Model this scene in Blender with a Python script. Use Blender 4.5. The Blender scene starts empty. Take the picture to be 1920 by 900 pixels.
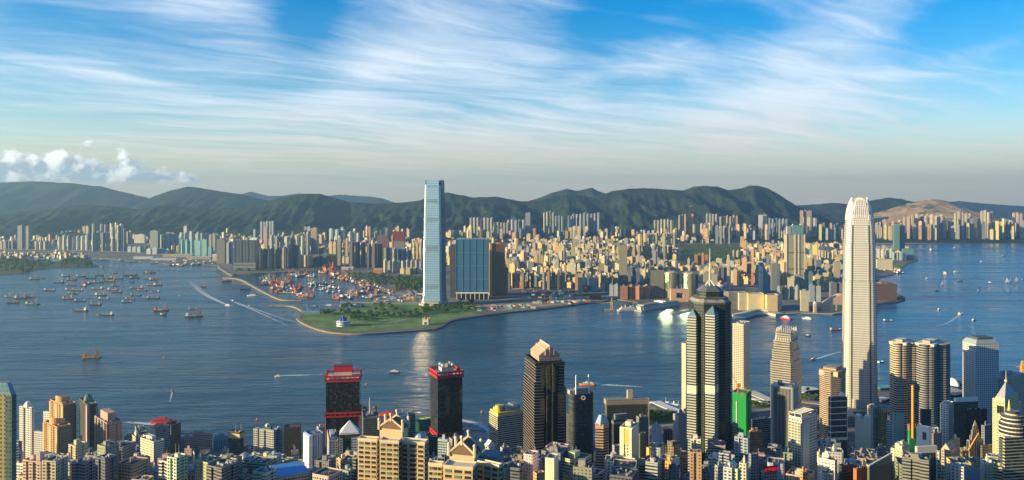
import bpy, math, random
from mathutils import Vector, noise as mnoise
from mathutils.geometry import tessellate_polygon
S = bpy.context.scene
C = S.collection
R = math.radians
# ------------------------------------------------------------------ camera
F, HZ, H = 1500.0, 374.0, 400.0          # focal length in photo pixels, eye level row, eye height in metres
cam = bpy.data.cameras.new('camera'); cam.sensor_width = 36; cam.lens = F / 1920 * 36
cam.shift_y = -(450 - HZ) / 1920; cam.clip_start = 1; cam.clip_end = 90000
co = bpy.data.objects.new('camera', cam); C.objects.link(co)
co.location = (0, 0, H); co.rotation_euler = (R(90), 0, 0); S.camera = co
# ------------------------------------------------------------------ exposure, sun, sky
S.render.engine = 'CYCLES'
S.view_settings.view_transform = 'Standard'; S.view_settings.look = 'None'
S.view_settings.exposure = 1.2; S.view_settings.gamma = 1
S.cycles.sample_clamp_indirect = 80; S.cycles.max_bounces = 6; S.cycles.volume_bounces = 0
S.cycles.use_denoising = True
AZ, EL = -106.0, 11.5                    # sun: degrees right of straight ahead, degrees above the horizon
SD = Vector((math.sin(R(AZ)) * math.cos(R(EL)), math.cos(R(AZ)) * math.cos(R(EL)), math.sin(R(EL))))
sl = bpy.data.lights.new('sun', 'SUN'); sl.energy = 5.0; sl.angle = R(0.5); sl.color = (1.0, 0.76, 0.38)
so = bpy.data.objects.new('sun', sl); C.objects.link(so); so.rotation_euler = SD.to_track_quat('Z', 'Y').to_euler()
so.location = (-3000, 0, 3000)
W = bpy.data.worlds.new('World'); S.world = W; W.use_nodes = True


class NT:
    """tiny helper for wiring shader nodes"""
    def __init__(s, tree): s.t = tree; s.n = tree.nodes; s.l = tree.links
    def new(s, typ, **k):
        n = s.n.new(typ)
        for a, b in k.items(): setattr(n, a, b)
        return n
    def put(s, sock, v):
        if hasattr(v, 'is_linked') or hasattr(v, 'links'): s.l.new(v, sock)
        else: sock.default_value = v
    def m(s, op, a, b=None, c=None, clamp=False):
        n = s.new('ShaderNodeMath', operation=op, use_clamp=clamp)
        s.put(n.inputs[0], a)
        if b is not None: s.put(n.inputs[1], b)
        if c is not None: s.put(n.inputs[2], c)
        return n.outputs[0]
    def vm(s, op, a, b=None):
        n = s.new('ShaderNodeVectorMath', operation=op); s.put(n.inputs[0], a)
        if b is not None: s.put(n.inputs[1], b)
        return n.outputs[0]
    def mix(s, f, a, b, mode='MIX'):
        n = s.new('ShaderNodeMix', data_type='RGBA', blend_type=mode)
        s.put(n.inputs[0], f)
        for i, v in ((6, a), (7, b)):
            if isinstance(v, tuple) and len(v) == 3: v = v + (1,)
            s.put(n.inputs[i], v)
        return n.outputs[2]
    def noise(s, vec, scale, detail=4, rough=.5, dist=0.0, out=0):
        n = s.new('ShaderNodeTexNoise'); s.put(n.inputs['Vector'], vec)
        n.inputs['Scale'].default_value = scale; n.inputs['Detail'].default_value = detail
        n.inputs['Roughness'].default_value = rough; n.inputs['Distortion'].default_value = dist
        return n.outputs[out]
    def sstep(s, v, lo, hi, a=0.0, b=1.0):
        n = s.new('ShaderNodeMapRange', interpolation_type='SMOOTHSTEP')
        s.put(n.inputs[0], v); s.put(n.inputs[1], lo); s.put(n.inputs[2], hi); s.put(n.inputs[3], a); s.put(n.inputs[4], b)
        return n.outputs[0]
    def xyz(s, v):
        n = s.new('ShaderNodeSeparateXYZ'); s.put(n.inputs[0], v); return n.outputs
    def vec(s, x, y, z=0.0):
        n = s.new('ShaderNodeCombineXYZ')
        for i, q in enumerate((x, y, z)): s.put(n.inputs[i], q)
        return n.outputs[0]


def build_sky():
    t = NT(W.node_tree); t.n.clear()
    out = t.new('ShaderNodeOutputWorld'); bg = t.new('ShaderNodeBackground'); bg.inputs[1].default_value = 0.09
    t.l.new(bg.outputs[0], out.inputs[0])
    sky = t.new('ShaderNodeTexSky', sky_type='NISHITA'); sky.sun_disc = False
    sky.sun_elevation = R(EL); sky.sun_rotation = R(AZ); sky.altitude = 300
    sky.air_density = 1.0; sky.dust_density = 0.6; sky.ozone_density = 2.5
    hs = t.new('ShaderNodeHueSaturation'); hs.inputs['Saturation'].default_value = 1.6; hs.inputs['Value'].default_value = 1.05
    hs.inputs['Hue'].default_value = 0.508
    t.l.new(sky.outputs[0], hs.inputs['Color'])
    d = t.new('ShaderNodeTexCoord').outputs['Generated']
    x, y, z = t.xyz(d)[:3]
    yy = t.m('MAXIMUM', t.m('ABSOLUTE', y), .12)
    a = t.m('DIVIDE', x, yy); e = t.m('DIVIDE', z, yy)          # bearing and height of the view direction
    # ice cloud sheet: a plane far overhead, so its bands run together towards the horizon
    k = t.m('ADD', t.m('MAXIMUM', z, 0.0), .07)
    px, py = t.m('DIVIDE', x, k), t.m('DIVIDE', y, k)
    p = t.vec(px, py, 0.0)
    wob = t.noise(p, .55, 3, .5, 0, 1)
    pw = t.vm('ADD', p, t.vm('MULTIPLY', wob, (.9, .9, 0)))
    def streak(ang, sc, off, scale, det, rough, dist):
        r = t.new('ShaderNodeVectorRotate', rotation_type='Z_AXIS'); t.put(r.inputs['Vector'], pw); r.inputs['Angle'].default_value = R(ang)
        return t.noise(t.vm('ADD', t.vm('MULTIPLY', r.outputs[0], sc), off), scale, det, rough, dist)
    n1 = streak(-62, (.34, 1.05, 1), (3.1, 1.7, 0), 1.0, 8, .60, .5)
    n2 = streak(-30, (.55, 2.3, 1), (7.1, 4.7, 0), 1.5, 8, .60, .6)
    nn = t.m('ADD', t.m('MULTIPLY', n1, .55), t.m('MULTIPLY', n2, .45))
    # where the sheet is thick and where it opens up
    def blob(cx, cy, rx, ry, amp, tilt=0.0):
        ca, ce = (cx - 960) / F, (HZ - cy) / F
        u = t.m('SUBTRACT', a, ca); v = t.m('SUBTRACT', e, ce)
        c_, s_ = math.cos(R(tilt)), math.sin(R(tilt))
        u2 = t.m('ADD', t.m('MULTIPLY', u, c_), t.m('MULTIPLY', v, s_))
        v2 = t.m('SUBTRACT', t.m('MULTIPLY', v, c_), t.m('MULTIPLY', u, s_))
        q = t.m('ADD', t.m('POWER', t.m('DIVIDE', u2, rx / F), 2.0), t.m('POWER', t.m('DIVIDE', v2, ry / F), 2.0))
        return t.m('MULTIPLY', t.m('EXPONENT', t.m('MULTIPLY', q, -1.0)), amp)
    tot = None
    for b in SKY_BLOBS:
        q = blob(*b); tot = q if tot is None else t.m('ADD', tot, q)
    front = t.sstep(y, 0.0, .25)
    bias = t.m('MULTIPLY', tot, front)
    dens = t.sstep(t.m('ADD', t.m('ADD', nn, bias), t.sstep(z, .16, .02, 0, .13)), .39, .82)
    veil = t.sstep(z, .14, .012, 0.0, .70)
    dens = t.m('MULTIPLY', dens, t.m('MULTIPLY', t.sstep(y, -.1, .35, .12, .9), t.sstep(z, .75, .35)))   # cloud thinned overhead and behind to cut the fill light
    dens = t.m('MAXIMUM', dens, veil)
    warm = t.sstep(z, .02, .13)
    ccol = t.mix(warm, (4.7, 4.1, 3.15), (4.4, 4.9, 5.4))
    shade = t.m('ADD', .82, t.m('MULTIPLY', n2, .36))
    ccol = t.mix(1.0, ccol, t.vec(shade, shade, shade), 'MULTIPLY')
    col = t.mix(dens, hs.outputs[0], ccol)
    # heaped cloud low on the left, two small ones further right
    q = t.vec(t.m('MULTIPLY', a, 26.0), t.m('MULTIPLY', e, 34.0), 0.0)
    cn = t.noise(q, 1.0, 7, .55, .15)
    cn2 = t.noise(t.vm('ADD', q, (-.32, .30, 0)), 1.0, 5, .55, .15)
    def heap(x0, x1, base, top, thr=.45):
        a0, a1, e0, e1 = (x0 - 960) / F, (x1 - 960) / F, (HZ - base) / F, (HZ - top) / F
        mid, hw = (a0 + a1) / 2, (a1 - a0) / 2
        u = t.m('DIVIDE', t.m('SUBTRACT', a, mid), hw)
        env = t.m('SUBTRACT', 1.0, t.m('POWER', t.m('ABSOLUTE', u), 2.2))
        v = t.m('DIVIDE', t.m('SUBTRACT', e, e0), e1 - e0)
        up = t.m('SUBTRACT', t.m('MULTIPLY', env, 1.0), v)
        val = t.m('ADD', t.m('MULTIPLY', up, .55), t.m('SUBTRACT', cn, .5))
        return t.m('MULTIPLY', t.sstep(val, .02, .16), t.sstep(v, -.12, .14)), v
    h1, v1 = heap(-260, 400, 342, 276)
    h2, _ = heap(415, 470, 312, 288)
    h3, _ = heap(1310, 1410, 287, 258)
    lit = t.m('ADD', t.m('MULTIPLY', t.m('SUBTRACT', cn, cn2), 5.0), t.m('MULTIPLY', v1, .75), None, True)
    hcol = t.mix(lit, (2.6, 3.0, 3.5), (7.6, 7.5, 6.8))
    col = t.mix(t.m('MULTIPLY', h1, t.m('MULTIPLY', front, .93)), col, hcol)
    col = t.mix(t.m('MULTIPLY', t.m('ADD', t.m('MULTIPLY', h2, .5), t.m('MULTIPLY', h3, .55)), front), col, (4.6, 4.4, 4.0))
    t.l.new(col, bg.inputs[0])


SKY_BLOBS = [  # centre column, row, half width, half height in photo pixels, amount, tilt
    (820, 60, 200, 130, .18, 20), (1000, 250, 700, 60, .12, 3), (420, 40, 160, 50, .12, -20), (200, 140, 330, 80, .08, 0), (1250, 120, 140, 30, .10, 10),
    (1540, 90, 190, 80, .15, 35), (1500, 200, 340, 45, .14, 14), (610, 190, 180, 25, .10, 6), (1850, 90, 120, 20, .10, 20), (700, 130, 120, 40, .08, 30),
    (575, 40, 60, 60, -.22, -60), (1130, 60, 80, 50, -.18, 10), (1360, 50, 120, 26, -.12, 0), (1800, 40, 110, 60, -.16, 20),
    (620, 235, 260, 14, -.05, 4), (60, 60, 120, 60, -.06, 0), (90, 235, 160, 22, -.10, 0), (1830, 200, 160, 50, -.08, 16)]
build_sky()


# ------------------------------------------------------------------ pixels to places
def gp(x, y, z=0.0):
    Y = (H - z) * F / (y - HZ); return (x - 960) / F * Y, Y
def zt(y, Y): return H - (y - HZ) * Y / F
def ypx(z, Y): return HZ + (H - z) * F / Y
def xpx(X, Y): return 960 + X / Y * F


# ------------------------------------------------------------------ meshes
class MB:
    def __init__(s): s.v = []; s.f = []; s.uv = []; s.mi = []; s.col = []; s.c = (1, 1, 1)
    def face(s, pts, uv=None, mi=0):
        b = len(s.v); s.v += [tuple(p) for p in pts]; n = len(pts)
        s.f.append(tuple(range(b, b + n))); s.uv.append(uv or [(0, 0)] * n); s.mi.append(mi); s.col.append(s.c)
    def loft(s, rings, pu=3.4, pv=3.2, mi=0, cap=True, capmi=None, bottom=False):
        """rings: list of lists of xyz with equal counts, bottom to top; sides carry uv counted in window cells"""
        for r0, r1 in zip(rings, rings[1:]):
            n = len(r0)
            for i in range(n):
                j = (i + 1) % n
                L = (Vector(r0[j]) - Vector(r0[i])).length; k = max(1, round(L / pu))
                z0, z1 = r0[i][2] / pv, r1[i][2] / pv
                s.face((r0[i], r0[j], r1[j], r1[i]), [(0, z0), (k, z0), (k, z1), (0, z1)], mi)
        if cap: s.face(rings[-1], None, mi if capmi is None else capmi)
        if bottom: s.face(rings[0][::-1], None, mi)
    def prism(s, poly, z0, z1, pu=3.4, pv=3.2, mi=0, cap=True, capmi=None, bottom=False, top=None):
        top = top or poly
        s.loft([[(x, y, z0) for x, y in poly], [(x, y, z1) for x, y in top]], pu, pv, mi, cap, capmi, bottom)
    def box(s, cx, cy, z0, sx, sy, sz, rot=0.0, mi=0, bottom=True):
        c_, s_ = math.cos(rot), math.sin(rot)
        poly = [(cx + x * c_ - y * s_, cy + x * s_ + y * c_) for x, y in ((-sx/2, -sy/2), (sx/2, -sy/2), (sx/2, sy/2), (-sx/2, sy/2))]
        s.prism(poly, z0, z0 + sz, mi=mi, bottom=bottom)
    def tube(s, p, q, r, r2=None, n=6, mi=0, cap=True):
        p, q = Vector(p), Vector(q); d = (q - p).normalized(); r2 = r if r2 is None else r2
        u = d.orthogonal().normalized(); w = d.cross(u)
        a = [p + (u * math.cos(i / n * 2 * math.pi) + w * math.sin(i / n * 2 * math.pi)) * r for i in range(n)]
        b = [q + (u * math.cos(i / n * 2 * math.pi) + w * math.sin(i / n * 2 * math.pi)) * r2 for i in range(n)]
        for i in range(n): j = (i + 1) % n; s.face((a[i], a[j], b[j], b[i]), None, mi)
        if cap: s.face(b, None, mi); s.face(a[::-1], None, mi)
    def ball(s, c, r, seg=8, rings=5, sq=(1, 1, 1), mi=0, jit=0, lo=-.5):
        g = []
        for i in range(rings + 1):
            th = math.pi * (lo + (.5 - lo) * i / rings)
            row = []
            for j in range(seg):
                ph = 2 * math.pi * j / seg
                k = r * (1 + (random.random() - .5) * jit)
                row.append((c[0] + k * math.cos(th) * math.cos(ph) * sq[0], c[1] + k * math.cos(th) * math.sin(ph) * sq[1], c[2] + k * math.sin(th) * sq[2]))
            g.append(row)
        for i in range(rings):
            for j in range(seg):
                k = (j + 1) % seg; s.face((g[i][j], g[i][k], g[i+1][k], g[i+1][j]), None, mi)
    def build(s, name, mats, parent=None, smooth=False, weld=False):
        me = bpy.data.meshes.new(name); me.from_pydata(s.v, [], s.f)
        uv = me.uv_layers.new(name='UVMap'); flat = []
        for u in s.uv:
            for q in u: flat += q
        uv.data.foreach_set('uv', flat)
        ca = me.color_attributes.new('paint', 'FLOAT_COLOR', 'CORNER'); fc = []
        for f, c_ in zip(s.f, s.col): fc += (tuple(c_) + (1,)) * len(f)
        ca.data.foreach_set('color', fc)
        for m_ in (mats if isinstance(mats, (list, tuple)) else [mats]): me.materials.append(m_)
        me.polygons.foreach_set('material_index', s.mi)
        if smooth: me.polygons.foreach_set('use_smooth', [True] * len(s.f))
        me.update()
        o = bpy.data.objects.new(name, me); C.objects.link(o)
        if parent is not None: attach(o, parent)
        return o


def attach(o, parent):
    o.parent = parent
    o.matrix_parent_inverse = parent.matrix_basis.inverted() if parent.parent is None else (parent.parent.matrix_basis @ parent.matrix_parent_inverse @ parent.matrix_basis).inverted()
def tag(o, label=None, cat=None, group=None, kind=None):
    if label: o['label'] = label
    if cat: o['category'] = cat
    if group: o['group'] = group
    if kind: o['kind'] = kind
    return o
def empty(name, loc, label=None, cat=None, group=None):
    o = bpy.data.objects.new(name, None); C.objects.link(o); o.location = loc; o.empty_display_size = 1
    return tag(o, label, cat, group)
def copy_tree(o, parent=None):
    c = o.copy(); C.objects.link(c)
    if parent is not None: c.parent = parent
    for ch in list(o.children): copy_tree(ch, c)
    return c


# ------------------------------------------------------------------ materials
MC = {}
def c4(c): return tuple(c) + (1,)
def pbr(name):
    m = bpy.data.materials.new(name); m.use_nodes = True; t = NT(m.node_tree)
    return m, t, t.n['Principled BSDF']
def plain(name, col, rough=.7, metal=0.0, var=.18, scale=.15, spec=.4):
    k = ('plain', name)
    if k in MC: return MC[k]
    m, t, b = pbr(name)
    g = t.new('ShaderNodeNewGeometry').outputs['Position']
    n = t.noise(g, scale, 5, .6)
    f = t.m('ADD', 1 - var, t.m('MULTIPLY', n, 2 * var))
    t.put(b.inputs['Base Color'], t.mix(1.0, c4(col), t.vec(f, f, f), 'MULTIPLY'))
    b.inputs['Roughness'].default_value = rough; b.inputs['Metallic'].default_value = metal; b.inputs['Specular IOR Level'].default_value = spec
    MC[k] = m; return m
PAT = {'grid': (.58, .50), 'punch': (.42, .42), 'band': (1.01, .52), 'thin': (1.01, .34), 'deep': (1.01, .68), 'vert': (.5, 1.01), 'curtain': (.9, .84), 'none': (0, 0), 'fine': (.7, .6), 'wide': (.8, .45)}
def facade(col, pat='grid', glass=(.028, .036, .042), gr=.18, met=0.0, wr=.65, paint=False, pale_mix=.22):
    """painted or clad wall with window cells counted by the uv map"""
    k = ('facade', col, pat, glass, gr, met, wr, paint, pale_mix)
    if k in MC: return MC[k]
    fu, fv = PAT[pat]
    m, t, b = pbr('facade_' + pat)
    uv = t.new('ShaderNodeUVMap').outputs[0]
    u, v = t.xyz(uv)[:2]
    geo = t.new('ShaderNodeNewGeometry'); nz = t.xyz(geo.outputs['True Normal'])[2]; pos = geo.outputs['Position']
    side = t.m('LESS_THAN', t.m('ABSOLUTE', nz), .5)
    off_u, off_v = (1 - fu) / 2, .28
    mu = t.m('MULTIPLY', t.m('GREATER_THAN', t.m('FRACT', u), off_u), t.m('LESS_THAN', t.m('FRACT', u), off_u + fu)) if fu < 1 else 1.0
    mv = t.m('LESS_THAN', t.m('FRACT', t.m('ADD', v, off_v)), fv) if fv < 1 else 1.0
    win = t.m('MULTIPLY', t.m('MULTIPLY', mu, mv), side)
    wn = t.new('ShaderNodeTexWhiteNoise', noise_dimensions='3D')
    px, py, pz = t.xyz(pos)[:3]
    t.put(wn.inputs['Vector'], t.vec(t.m('FLOOR', u), t.m('FLOOR', t.m('ADD', v, off_v)), t.m('FLOOR', t.m('MULTIPLY', t.m('ADD', px, py), .02))))
    rnd = wn.outputs['Value']
    cur = t.m('MULTIPLY', t.m('POWER', rnd, 4.0), pale_mix)  # some windows paler at random, as if curtained
    gl = t.mix(cur, c4(glass), (.42, .40, .34, 1))
    st = t.noise(t.vm('MULTIPLY', pos, (.35, .35, .05)), 1.0, 4, .6)
    big = t.noise(pos, .03, 3, .5)
    f = t.m('ADD', .70, t.m('ADD', t.m('MULTIPLY', st, .36), t.m('MULTIPLY', big, .24)))
    if paint:
        at = t.new('ShaderNodeAttribute'); at.attribute_name = 'paint'; base = at.outputs['Color']
    else: base = c4(col)
    wall = t.mix(1.0, base, t.vec(f, f, f), 'MULTIPLY')
    rn = t.noise(pos, .16, 4, .7)
    roofc = t.mix(t.sstep(rn, .35, .7), (.17, .17, .165, 1), (.40, .38, .34, 1))
    wall = t.mix(side, roofc, wall)
    t.put(b.inputs['Base Color'], t.mix(win, wall, gl))
    t.put(b.inputs['Roughness'], t.m('ADD', wr, t.m('MULTIPLY', win, gr - wr)))
    t.put(b.inputs['Metallic'], t.m('MULTIPLY', win, met))
    b.inputs['Specular IOR Level'].default_value = .5
    MC[k] = m; return m
def coloured(name, rough=.6):
    """paint taken from the object's own colour"""
    k = ('obj', name)
    if k in MC: return MC[k]
    m, t, b = pbr(name)
    oi = t.new('ShaderNodeObjectInfo')
    n = t.noise(t.new('ShaderNodeNewGeometry').outputs['Position'], .5, 3, .6)
    f = t.m('ADD', .75, t.m('MULTIPLY', n, .5))
    t.put(b.inputs['Base Color'], t.mix(1.0, oi.outputs['Color'], t.vec(f, f, f), 'MULTIPLY'))
    b.inputs['Roughness'].default_value = rough
    MC[k] = m; return m
# ------------------------------------------------------------------ water
def build_water():
    m, t, b = pbr('sea_water')
    pos = t.new('ShaderNodeNewGeometry').outputs['Position']
    big = t.noise(pos, .0011, 4, .6, .5)
    east = t.sstep(t.m('ADD', t.xyz(pos)[0], t.m('MULTIPLY', big, 1400.0)), 400.0, 2400.0)      # base colour turns bluer towards the east
    deep = t.mix(t.sstep(big, .35, .65), t.mix(east, (.010, .052, .082, 1), (.012, .13, .25, 1)), t.mix(east, (.015, .085, .135, 1), (.016, .18, .34, 1)))
    t.put(b.inputs['Base Color'], deep)
    st = t.noise(t.vm('MULTIPLY', pos, (.0008, .0042, 0)), 1.0, 5, .65, .8)
    t.put(b.inputs['Roughness'], t.sstep(st, .35, .7, .10, .34))
    b.inputs['IOR'].default_value = 1.33; b.inputs['Specular IOR Level'].default_value = .40
    n1 = t.noise(t.vm('MULTIPLY', pos, (.32, 1.1, 1)), .045, 5, .62, .4)
    n2 = t.noise(t.vm('MULTIPLY', pos, (.35, 1.1, 1)), .010, 3, .5, .3)
    hgt = t.m('ADD', t.m('MULTIPLY', n1, 2.3), t.m('MULTIPLY', n2, 6.0))
    bp = t.new('ShaderNodeBump'); bp.inputs['Strength'].default_value = .8; bp.inputs['Distance'].default_value = 2.4
    t.put(bp.inputs['Height'], hgt); t.l.new(bp.outputs[0], b.inputs['Normal'])
    s = MB(); s.face(((-30000, -3000, 0), (30000, -3000, 0), (30000, 30000, 0), (-30000, 30000, 0)))
    tag(s.build('water', m), 'blue grey harbour water ruffled by wind', 'water', None, 'structure')
build_water()


# ------------------------------------------------------------------ hills
def hill_mat(name, lo, hi, rock=None, rockamt=0.0):
    m, t, b = pbr(name)
    pos = t.new('ShaderNodeNewGeometry').outputs['Position']
    n = t.noise(pos, .004, 6, .65); n2 = t.noise(pos, .03, 4, .7)
    f = t.sstep(t.m('ADD', t.m('MULTIPLY', n, .7), t.m('MULTIPLY', n2, .3)), .38, .62)
    col = t.mix(f, c4(lo), c4(hi))
    if rock:
        z = t.xyz(pos)[2]
        r = t.noise(t.vm('MULTIPLY', pos, (.5, .5, 2.2)), .006, 6, .7)
        col = t.mix(t.sstep(r, .62 - rockamt, .72 - rockamt), col, c4(rock))
    t.put(b.inputs['Base Color'], col); b.inputs['Roughness'].default_value = .95; b.inputs['Specular IOR Level'].default_value = .1
    bp = t.new('ShaderNodeBump'); bp.inputs['Strength'].default_value = 1.0; bp.inputs['Distance'].default_value = 34
    t.put(bp.inputs['Height'], t.noise(pos, .02, 6, .7)); t.l.new(bp.outputs[0], b.inputs['Normal'])
    return m
def interp(pts, x):
    if x <= pts[0][0]: return pts[0][1]
    for (a, b), (c_, d) in zip(pts, pts[1:]):
        if x <= c_:
            u = (x - a) / (c_ - a); return b + (d - b) * u
    return pts[-1][1]
def ridged(x, y, s, seed):
    v = 0; a = 1; tot = 0
    for o in range(5):
        n = mnoise.noise(Vector((x / s, y / s, seed + o * 7.3))); v += a * (1 - abs(n) * 2); tot += a; a *= .5; s *= .5
    return v / tot
def ridge(name, label, sil, Y, front, back, mat, foot=0.0, rough=.20, seed=1, nx=260, ny=70, gully=900.0, sharp=1.15):
    x0, x1 = sil[0][0], sil[-1][0]
    vs = []; fs = []
    for j in range(ny + 1):
        q = j / ny; Yj = Y - front + q * (front + back)
        d = (Yj - Y) / (front if Yj < Y else back)
        for i in range(nx + 1):
            px = x0 + (x1 - x0) * i / nx
            X = (px - 960) / F * Y * (1 + .0 * d)
            jig = mnoise.noise(Vector((X / 2500, Yj / 2500, seed))) * 220
            top = zt(interp(sil, px), Y) + (mnoise.noise(Vector((X / 260, seed, 0))) + .6 * mnoise.noise(Vector((X / 90, seed, 3)))) * 11
            rg = ridged(X + jig, Yj * .45, gully, seed)
            dd = min(1, abs(d)); prof = (1 - dd ** sharp)
            g2 = ridged(X * 1.3 - jig, Yj * .35 + X * .3, gully * .33, seed + 5)
            prof = prof - (rough * 1.25 * (1 - rg) + rough * .55 * (1 - g2)) * math.sin(math.pi * min(1, dd * 1.05)) ** .8 * .9
            zz = foot + (top - foot) * max(0, prof)
            if dd > .97: zz = min(zz, foot)
            vs.append((X, Yj, zz if prof > 0 else foot - 3))
    for j in range(ny):
        for i in range(nx):
            a = j * (nx + 1) + i; fs.append((a, a + 1, a + nx + 2, a + nx + 1))
    me = bpy.data.meshes.new(name); me.from_pydata(vs, [], fs); me.materials.append(mat)
    me.polygons.foreach_set('use_smooth', [True] * len(fs)); me.update()
    o = bpy.data.objects.new(name, me); C.objects.link(o)
    return tag(o, label, 'hill', None, 'structure')
HG = hill_mat('hill_scrub', (.010, .024, .018), (.040, .062, .028), (.20, .17, .12), .0)
HF = hill_mat('hill_far', (.016, .032, .024), (.036, .056, .034))
HQ = hill_mat('quarry_rock', (.34, .24, .13), (.52, .38, .22), (.06, .09, .035), .10)
ridge('hills', 'long green scrub ridge with a rocky lion-shaped summit behind the city',
      [(-160, 404), (0, 400), (60, 396), (100, 391), (150, 383), (200, 386), (260, 392), (300, 385), (340, 388), (400, 392), (440, 390), (480, 384), (510, 374), (545, 366), (570, 364), (600, 363), (620, 369), (650, 377), (700, 382),
       (750, 380), (790, 374), (820, 364), (840, 360), (870, 366), (890, 371), (930, 368), (960, 374), (980, 378), (1010, 375), (1040, 368), (1075, 364), (1105, 369), (1140, 361), (1180, 352), (1230, 353), (1280, 357), (1300, 350),
       (1325, 348), (1345, 350), (1365, 356), (1390, 352), (1405, 348), (1420, 347), (1440, 352), (1460, 365), (1480, 377), (1500, 389), (1540, 404)], 9600, 1550, 1800, HG, 40, .42, 3, 480, 110, 560)
ridge('hills', 'huge hazy mountain at far left, its top under the heaped cloud',
      [(-200, 352), (-60, 344), (0, 342), (60, 340), (130, 343), (190, 350), (240, 362), (280, 372), (330, 386), (390, 398), (450, 410)], 14500, 3000, 3000, HF, 20, .24, 11, 160, 50, 1300)
ridge('hills', 'hazy blue peak left of centre with a rounded summit',
      [(200, 412), (240, 394), (270, 376), (290, 367), (320, 357), (350, 350), (375, 352), (410, 358), (450, 364), (490, 373), (530, 381), (620, 400)], 12600, 2300, 2500, HF, 20, .24, 17, 160, 50, 1200)
ridge('hills', 'pale distant hills seen through the gap left of the tallest tower',
      [(380, 384), (430, 368), (470, 358), (500, 366), (530, 366), (560, 361), (600, 366), (640, 364), (690, 367), (715, 371), (740, 379), (780, 382), (840, 390)], 20000, 3000, 2500, HF, 0, .2, 23, 140, 36, 1500)
ridge('hills', 'twin pointed grey green peak behind the main ridge',
      [(940, 392), (985, 378), (1015, 368), (1035, 360), (1062, 352), (1080, 356), (1095, 353), (1110, 350), (1122, 357), (1140, 362), (1200, 374)], 12000, 1900, 2000, HF, 40, .22, 29, 120, 40, 900)
ridge('hills', 'low dark hills between the lion-shaped summit and the ribbed skyscraper',
      [(1440, 398), (1490, 384), (1520, 383), (1560, 379), (1590, 382), (1620, 378), (1645, 372), (1668, 369), (1690, 372), (1715, 378), (1745, 388), (1800, 402)], 11600, 1900, 2000, HF, 40, .22, 31, 140, 40, 900)
ridge('hills', 'pale hills along the right horizon beyond the quarry',
      [(1740, 392), (1770, 379), (1800, 377), (1840, 381), (1880, 384), (1930, 387), (2000, 384), (2100, 390)], 17000, 2500, 2500, HF, 0, .2, 37, 100, 36, 1400)
ridge('hills', 'quarried hill with tan terraced slopes and a green top',
      [(1610, 412), (1640, 402), (1680, 388), (1710, 379), (1745, 373), (1765, 375), (1785, 380), (1810, 389), (1840, 399), (1880, 410)], 10400, 1500, 1600, HQ, 40, .10, 41, 160, 60, 700)
ridge('hills', 'gentle green rise under the apartment estates at the ridge foot',
      [(-160, 448), (200, 446), (300, 444), (480, 440), (700, 436), (900, 430), (1000, 427), (1100, 427), (1200, 430), (1300, 431), (1450, 433), (1600, 434), (1700, 430), (1800, 430), (2050, 432)], 8200, 900, 1200, HG, 4, .10, 43, 260, 40, 600)


# ------------------------------------------------------------------ land across the harbour
def ground_mat(name, cols, scale=.006):
    m, t, b = pbr(name)
    pos = t.new('ShaderNodeNewGeometry').outputs['Position']
    n = t.noise(pos, scale, 5, .65); n2 = t.noise(pos, scale * 14, 4, .7)
    c_ = t.mix(t.sstep(n, .38, .60), c4(cols[0]), c4(cols[1])); c_ = t.mix(t.sstep(n2, .45, .7), c_, c4(cols[2]))
    t.put(b.inputs['Base Color'], c_); b.inputs['Roughness'].default_value = .9
    return m
def sheet(name, pts, z, mat, label, cat, skirt=None, kind='structure', group=None):
    """flat polygon given as ground points; skirt: depth of its vertical edge"""
    P = [Vector((x, y, z)) for x, y in pts]; s = MB()
    for tri in tessellate_polygon([P]):
        q = [P[i] for i in tri]
        if (q[1] - q[0]).cross(q[2] - q[0]).z < 0: q.reverse()
        s.face(q)
    if skirt:
        n = len(P)
        area = sum(P[i].x * P[(i + 1) % n].y - P[(i + 1) % n].x * P[i].y for i in range(n))
        for i in range(n):
            a, b = P[i], P[(i + 1) % n]
            if area < 0: a, b = b, a
            d = Vector((0, 0, skirt)); s.face((a - d, b - d, b, a))
    return tag(s.build(name, mat), label, cat, group, kind)
KPX = [(-260, 470), (0, 476), (100, 480), (160, 482), (205, 485), (240, 489), (300, 492), (320, 497), (380, 496), (408, 497), (415, 504), (437, 516), (441, 513), (470, 513), (560, 509), (600, 507), (640, 507), (655, 513), (690, 527),
       (720, 540), (745, 556), (752, 563), (740, 571), (712, 575), (690, 578), (650, 583), (600, 586), (566, 583), (556, 592), (563, 602), (590, 614), (620, 622), (660, 625), (700, 624), (760, 620), (815, 616), (828, 611), (838, 603), (860, 597), (900, 591),
       (950, 585), (1000, 580), (1050, 574), (1100, 567), (1128, 566), (1150, 560), (1195, 566), (1290, 566), (1300, 584), (1350, 588), (1385, 597), (1400, 597), (1425, 591), (1450, 588), (1480, 588), (1560, 590), (1600, 586), (1640, 590),
       (1645, 569), (1680, 563), (1697, 559), (1690, 553), (1665, 548), (1650, 538), (1645, 532), (1650, 520), (1675, 514), (1690, 503), (1700, 494), (1722, 488), (1712, 474), (1696, 468), (1644, 466), (1642, 459), (1700, 458), (1800, 456), (1920, 453), (2200, 450)]
KP = [gp(x, y, 3) for x, y in KPX] + [(9000, 10500), (-9000, 10500)]
GK = ground_mat('city_ground', ((.10, .10, .095), (.20, .19, .17), (.045, .06, .035)))
sheet('land', KP, 3.0, GK, 'flat reclaimed land on the far side of the harbour', 'land', 6)
GRASS = ground_mat('rough_grass', ((.06, .15, .02), (.15, .29, .035), (.13, .13, .05)), .016)
SAND = ground_mat('bare_earth', ((.30, .24, .16), (.40, .33, .23), (.20, .17, .12)), .01)
CONC = plain('pale_concrete', (.40, .38, .33), .85)
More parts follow.
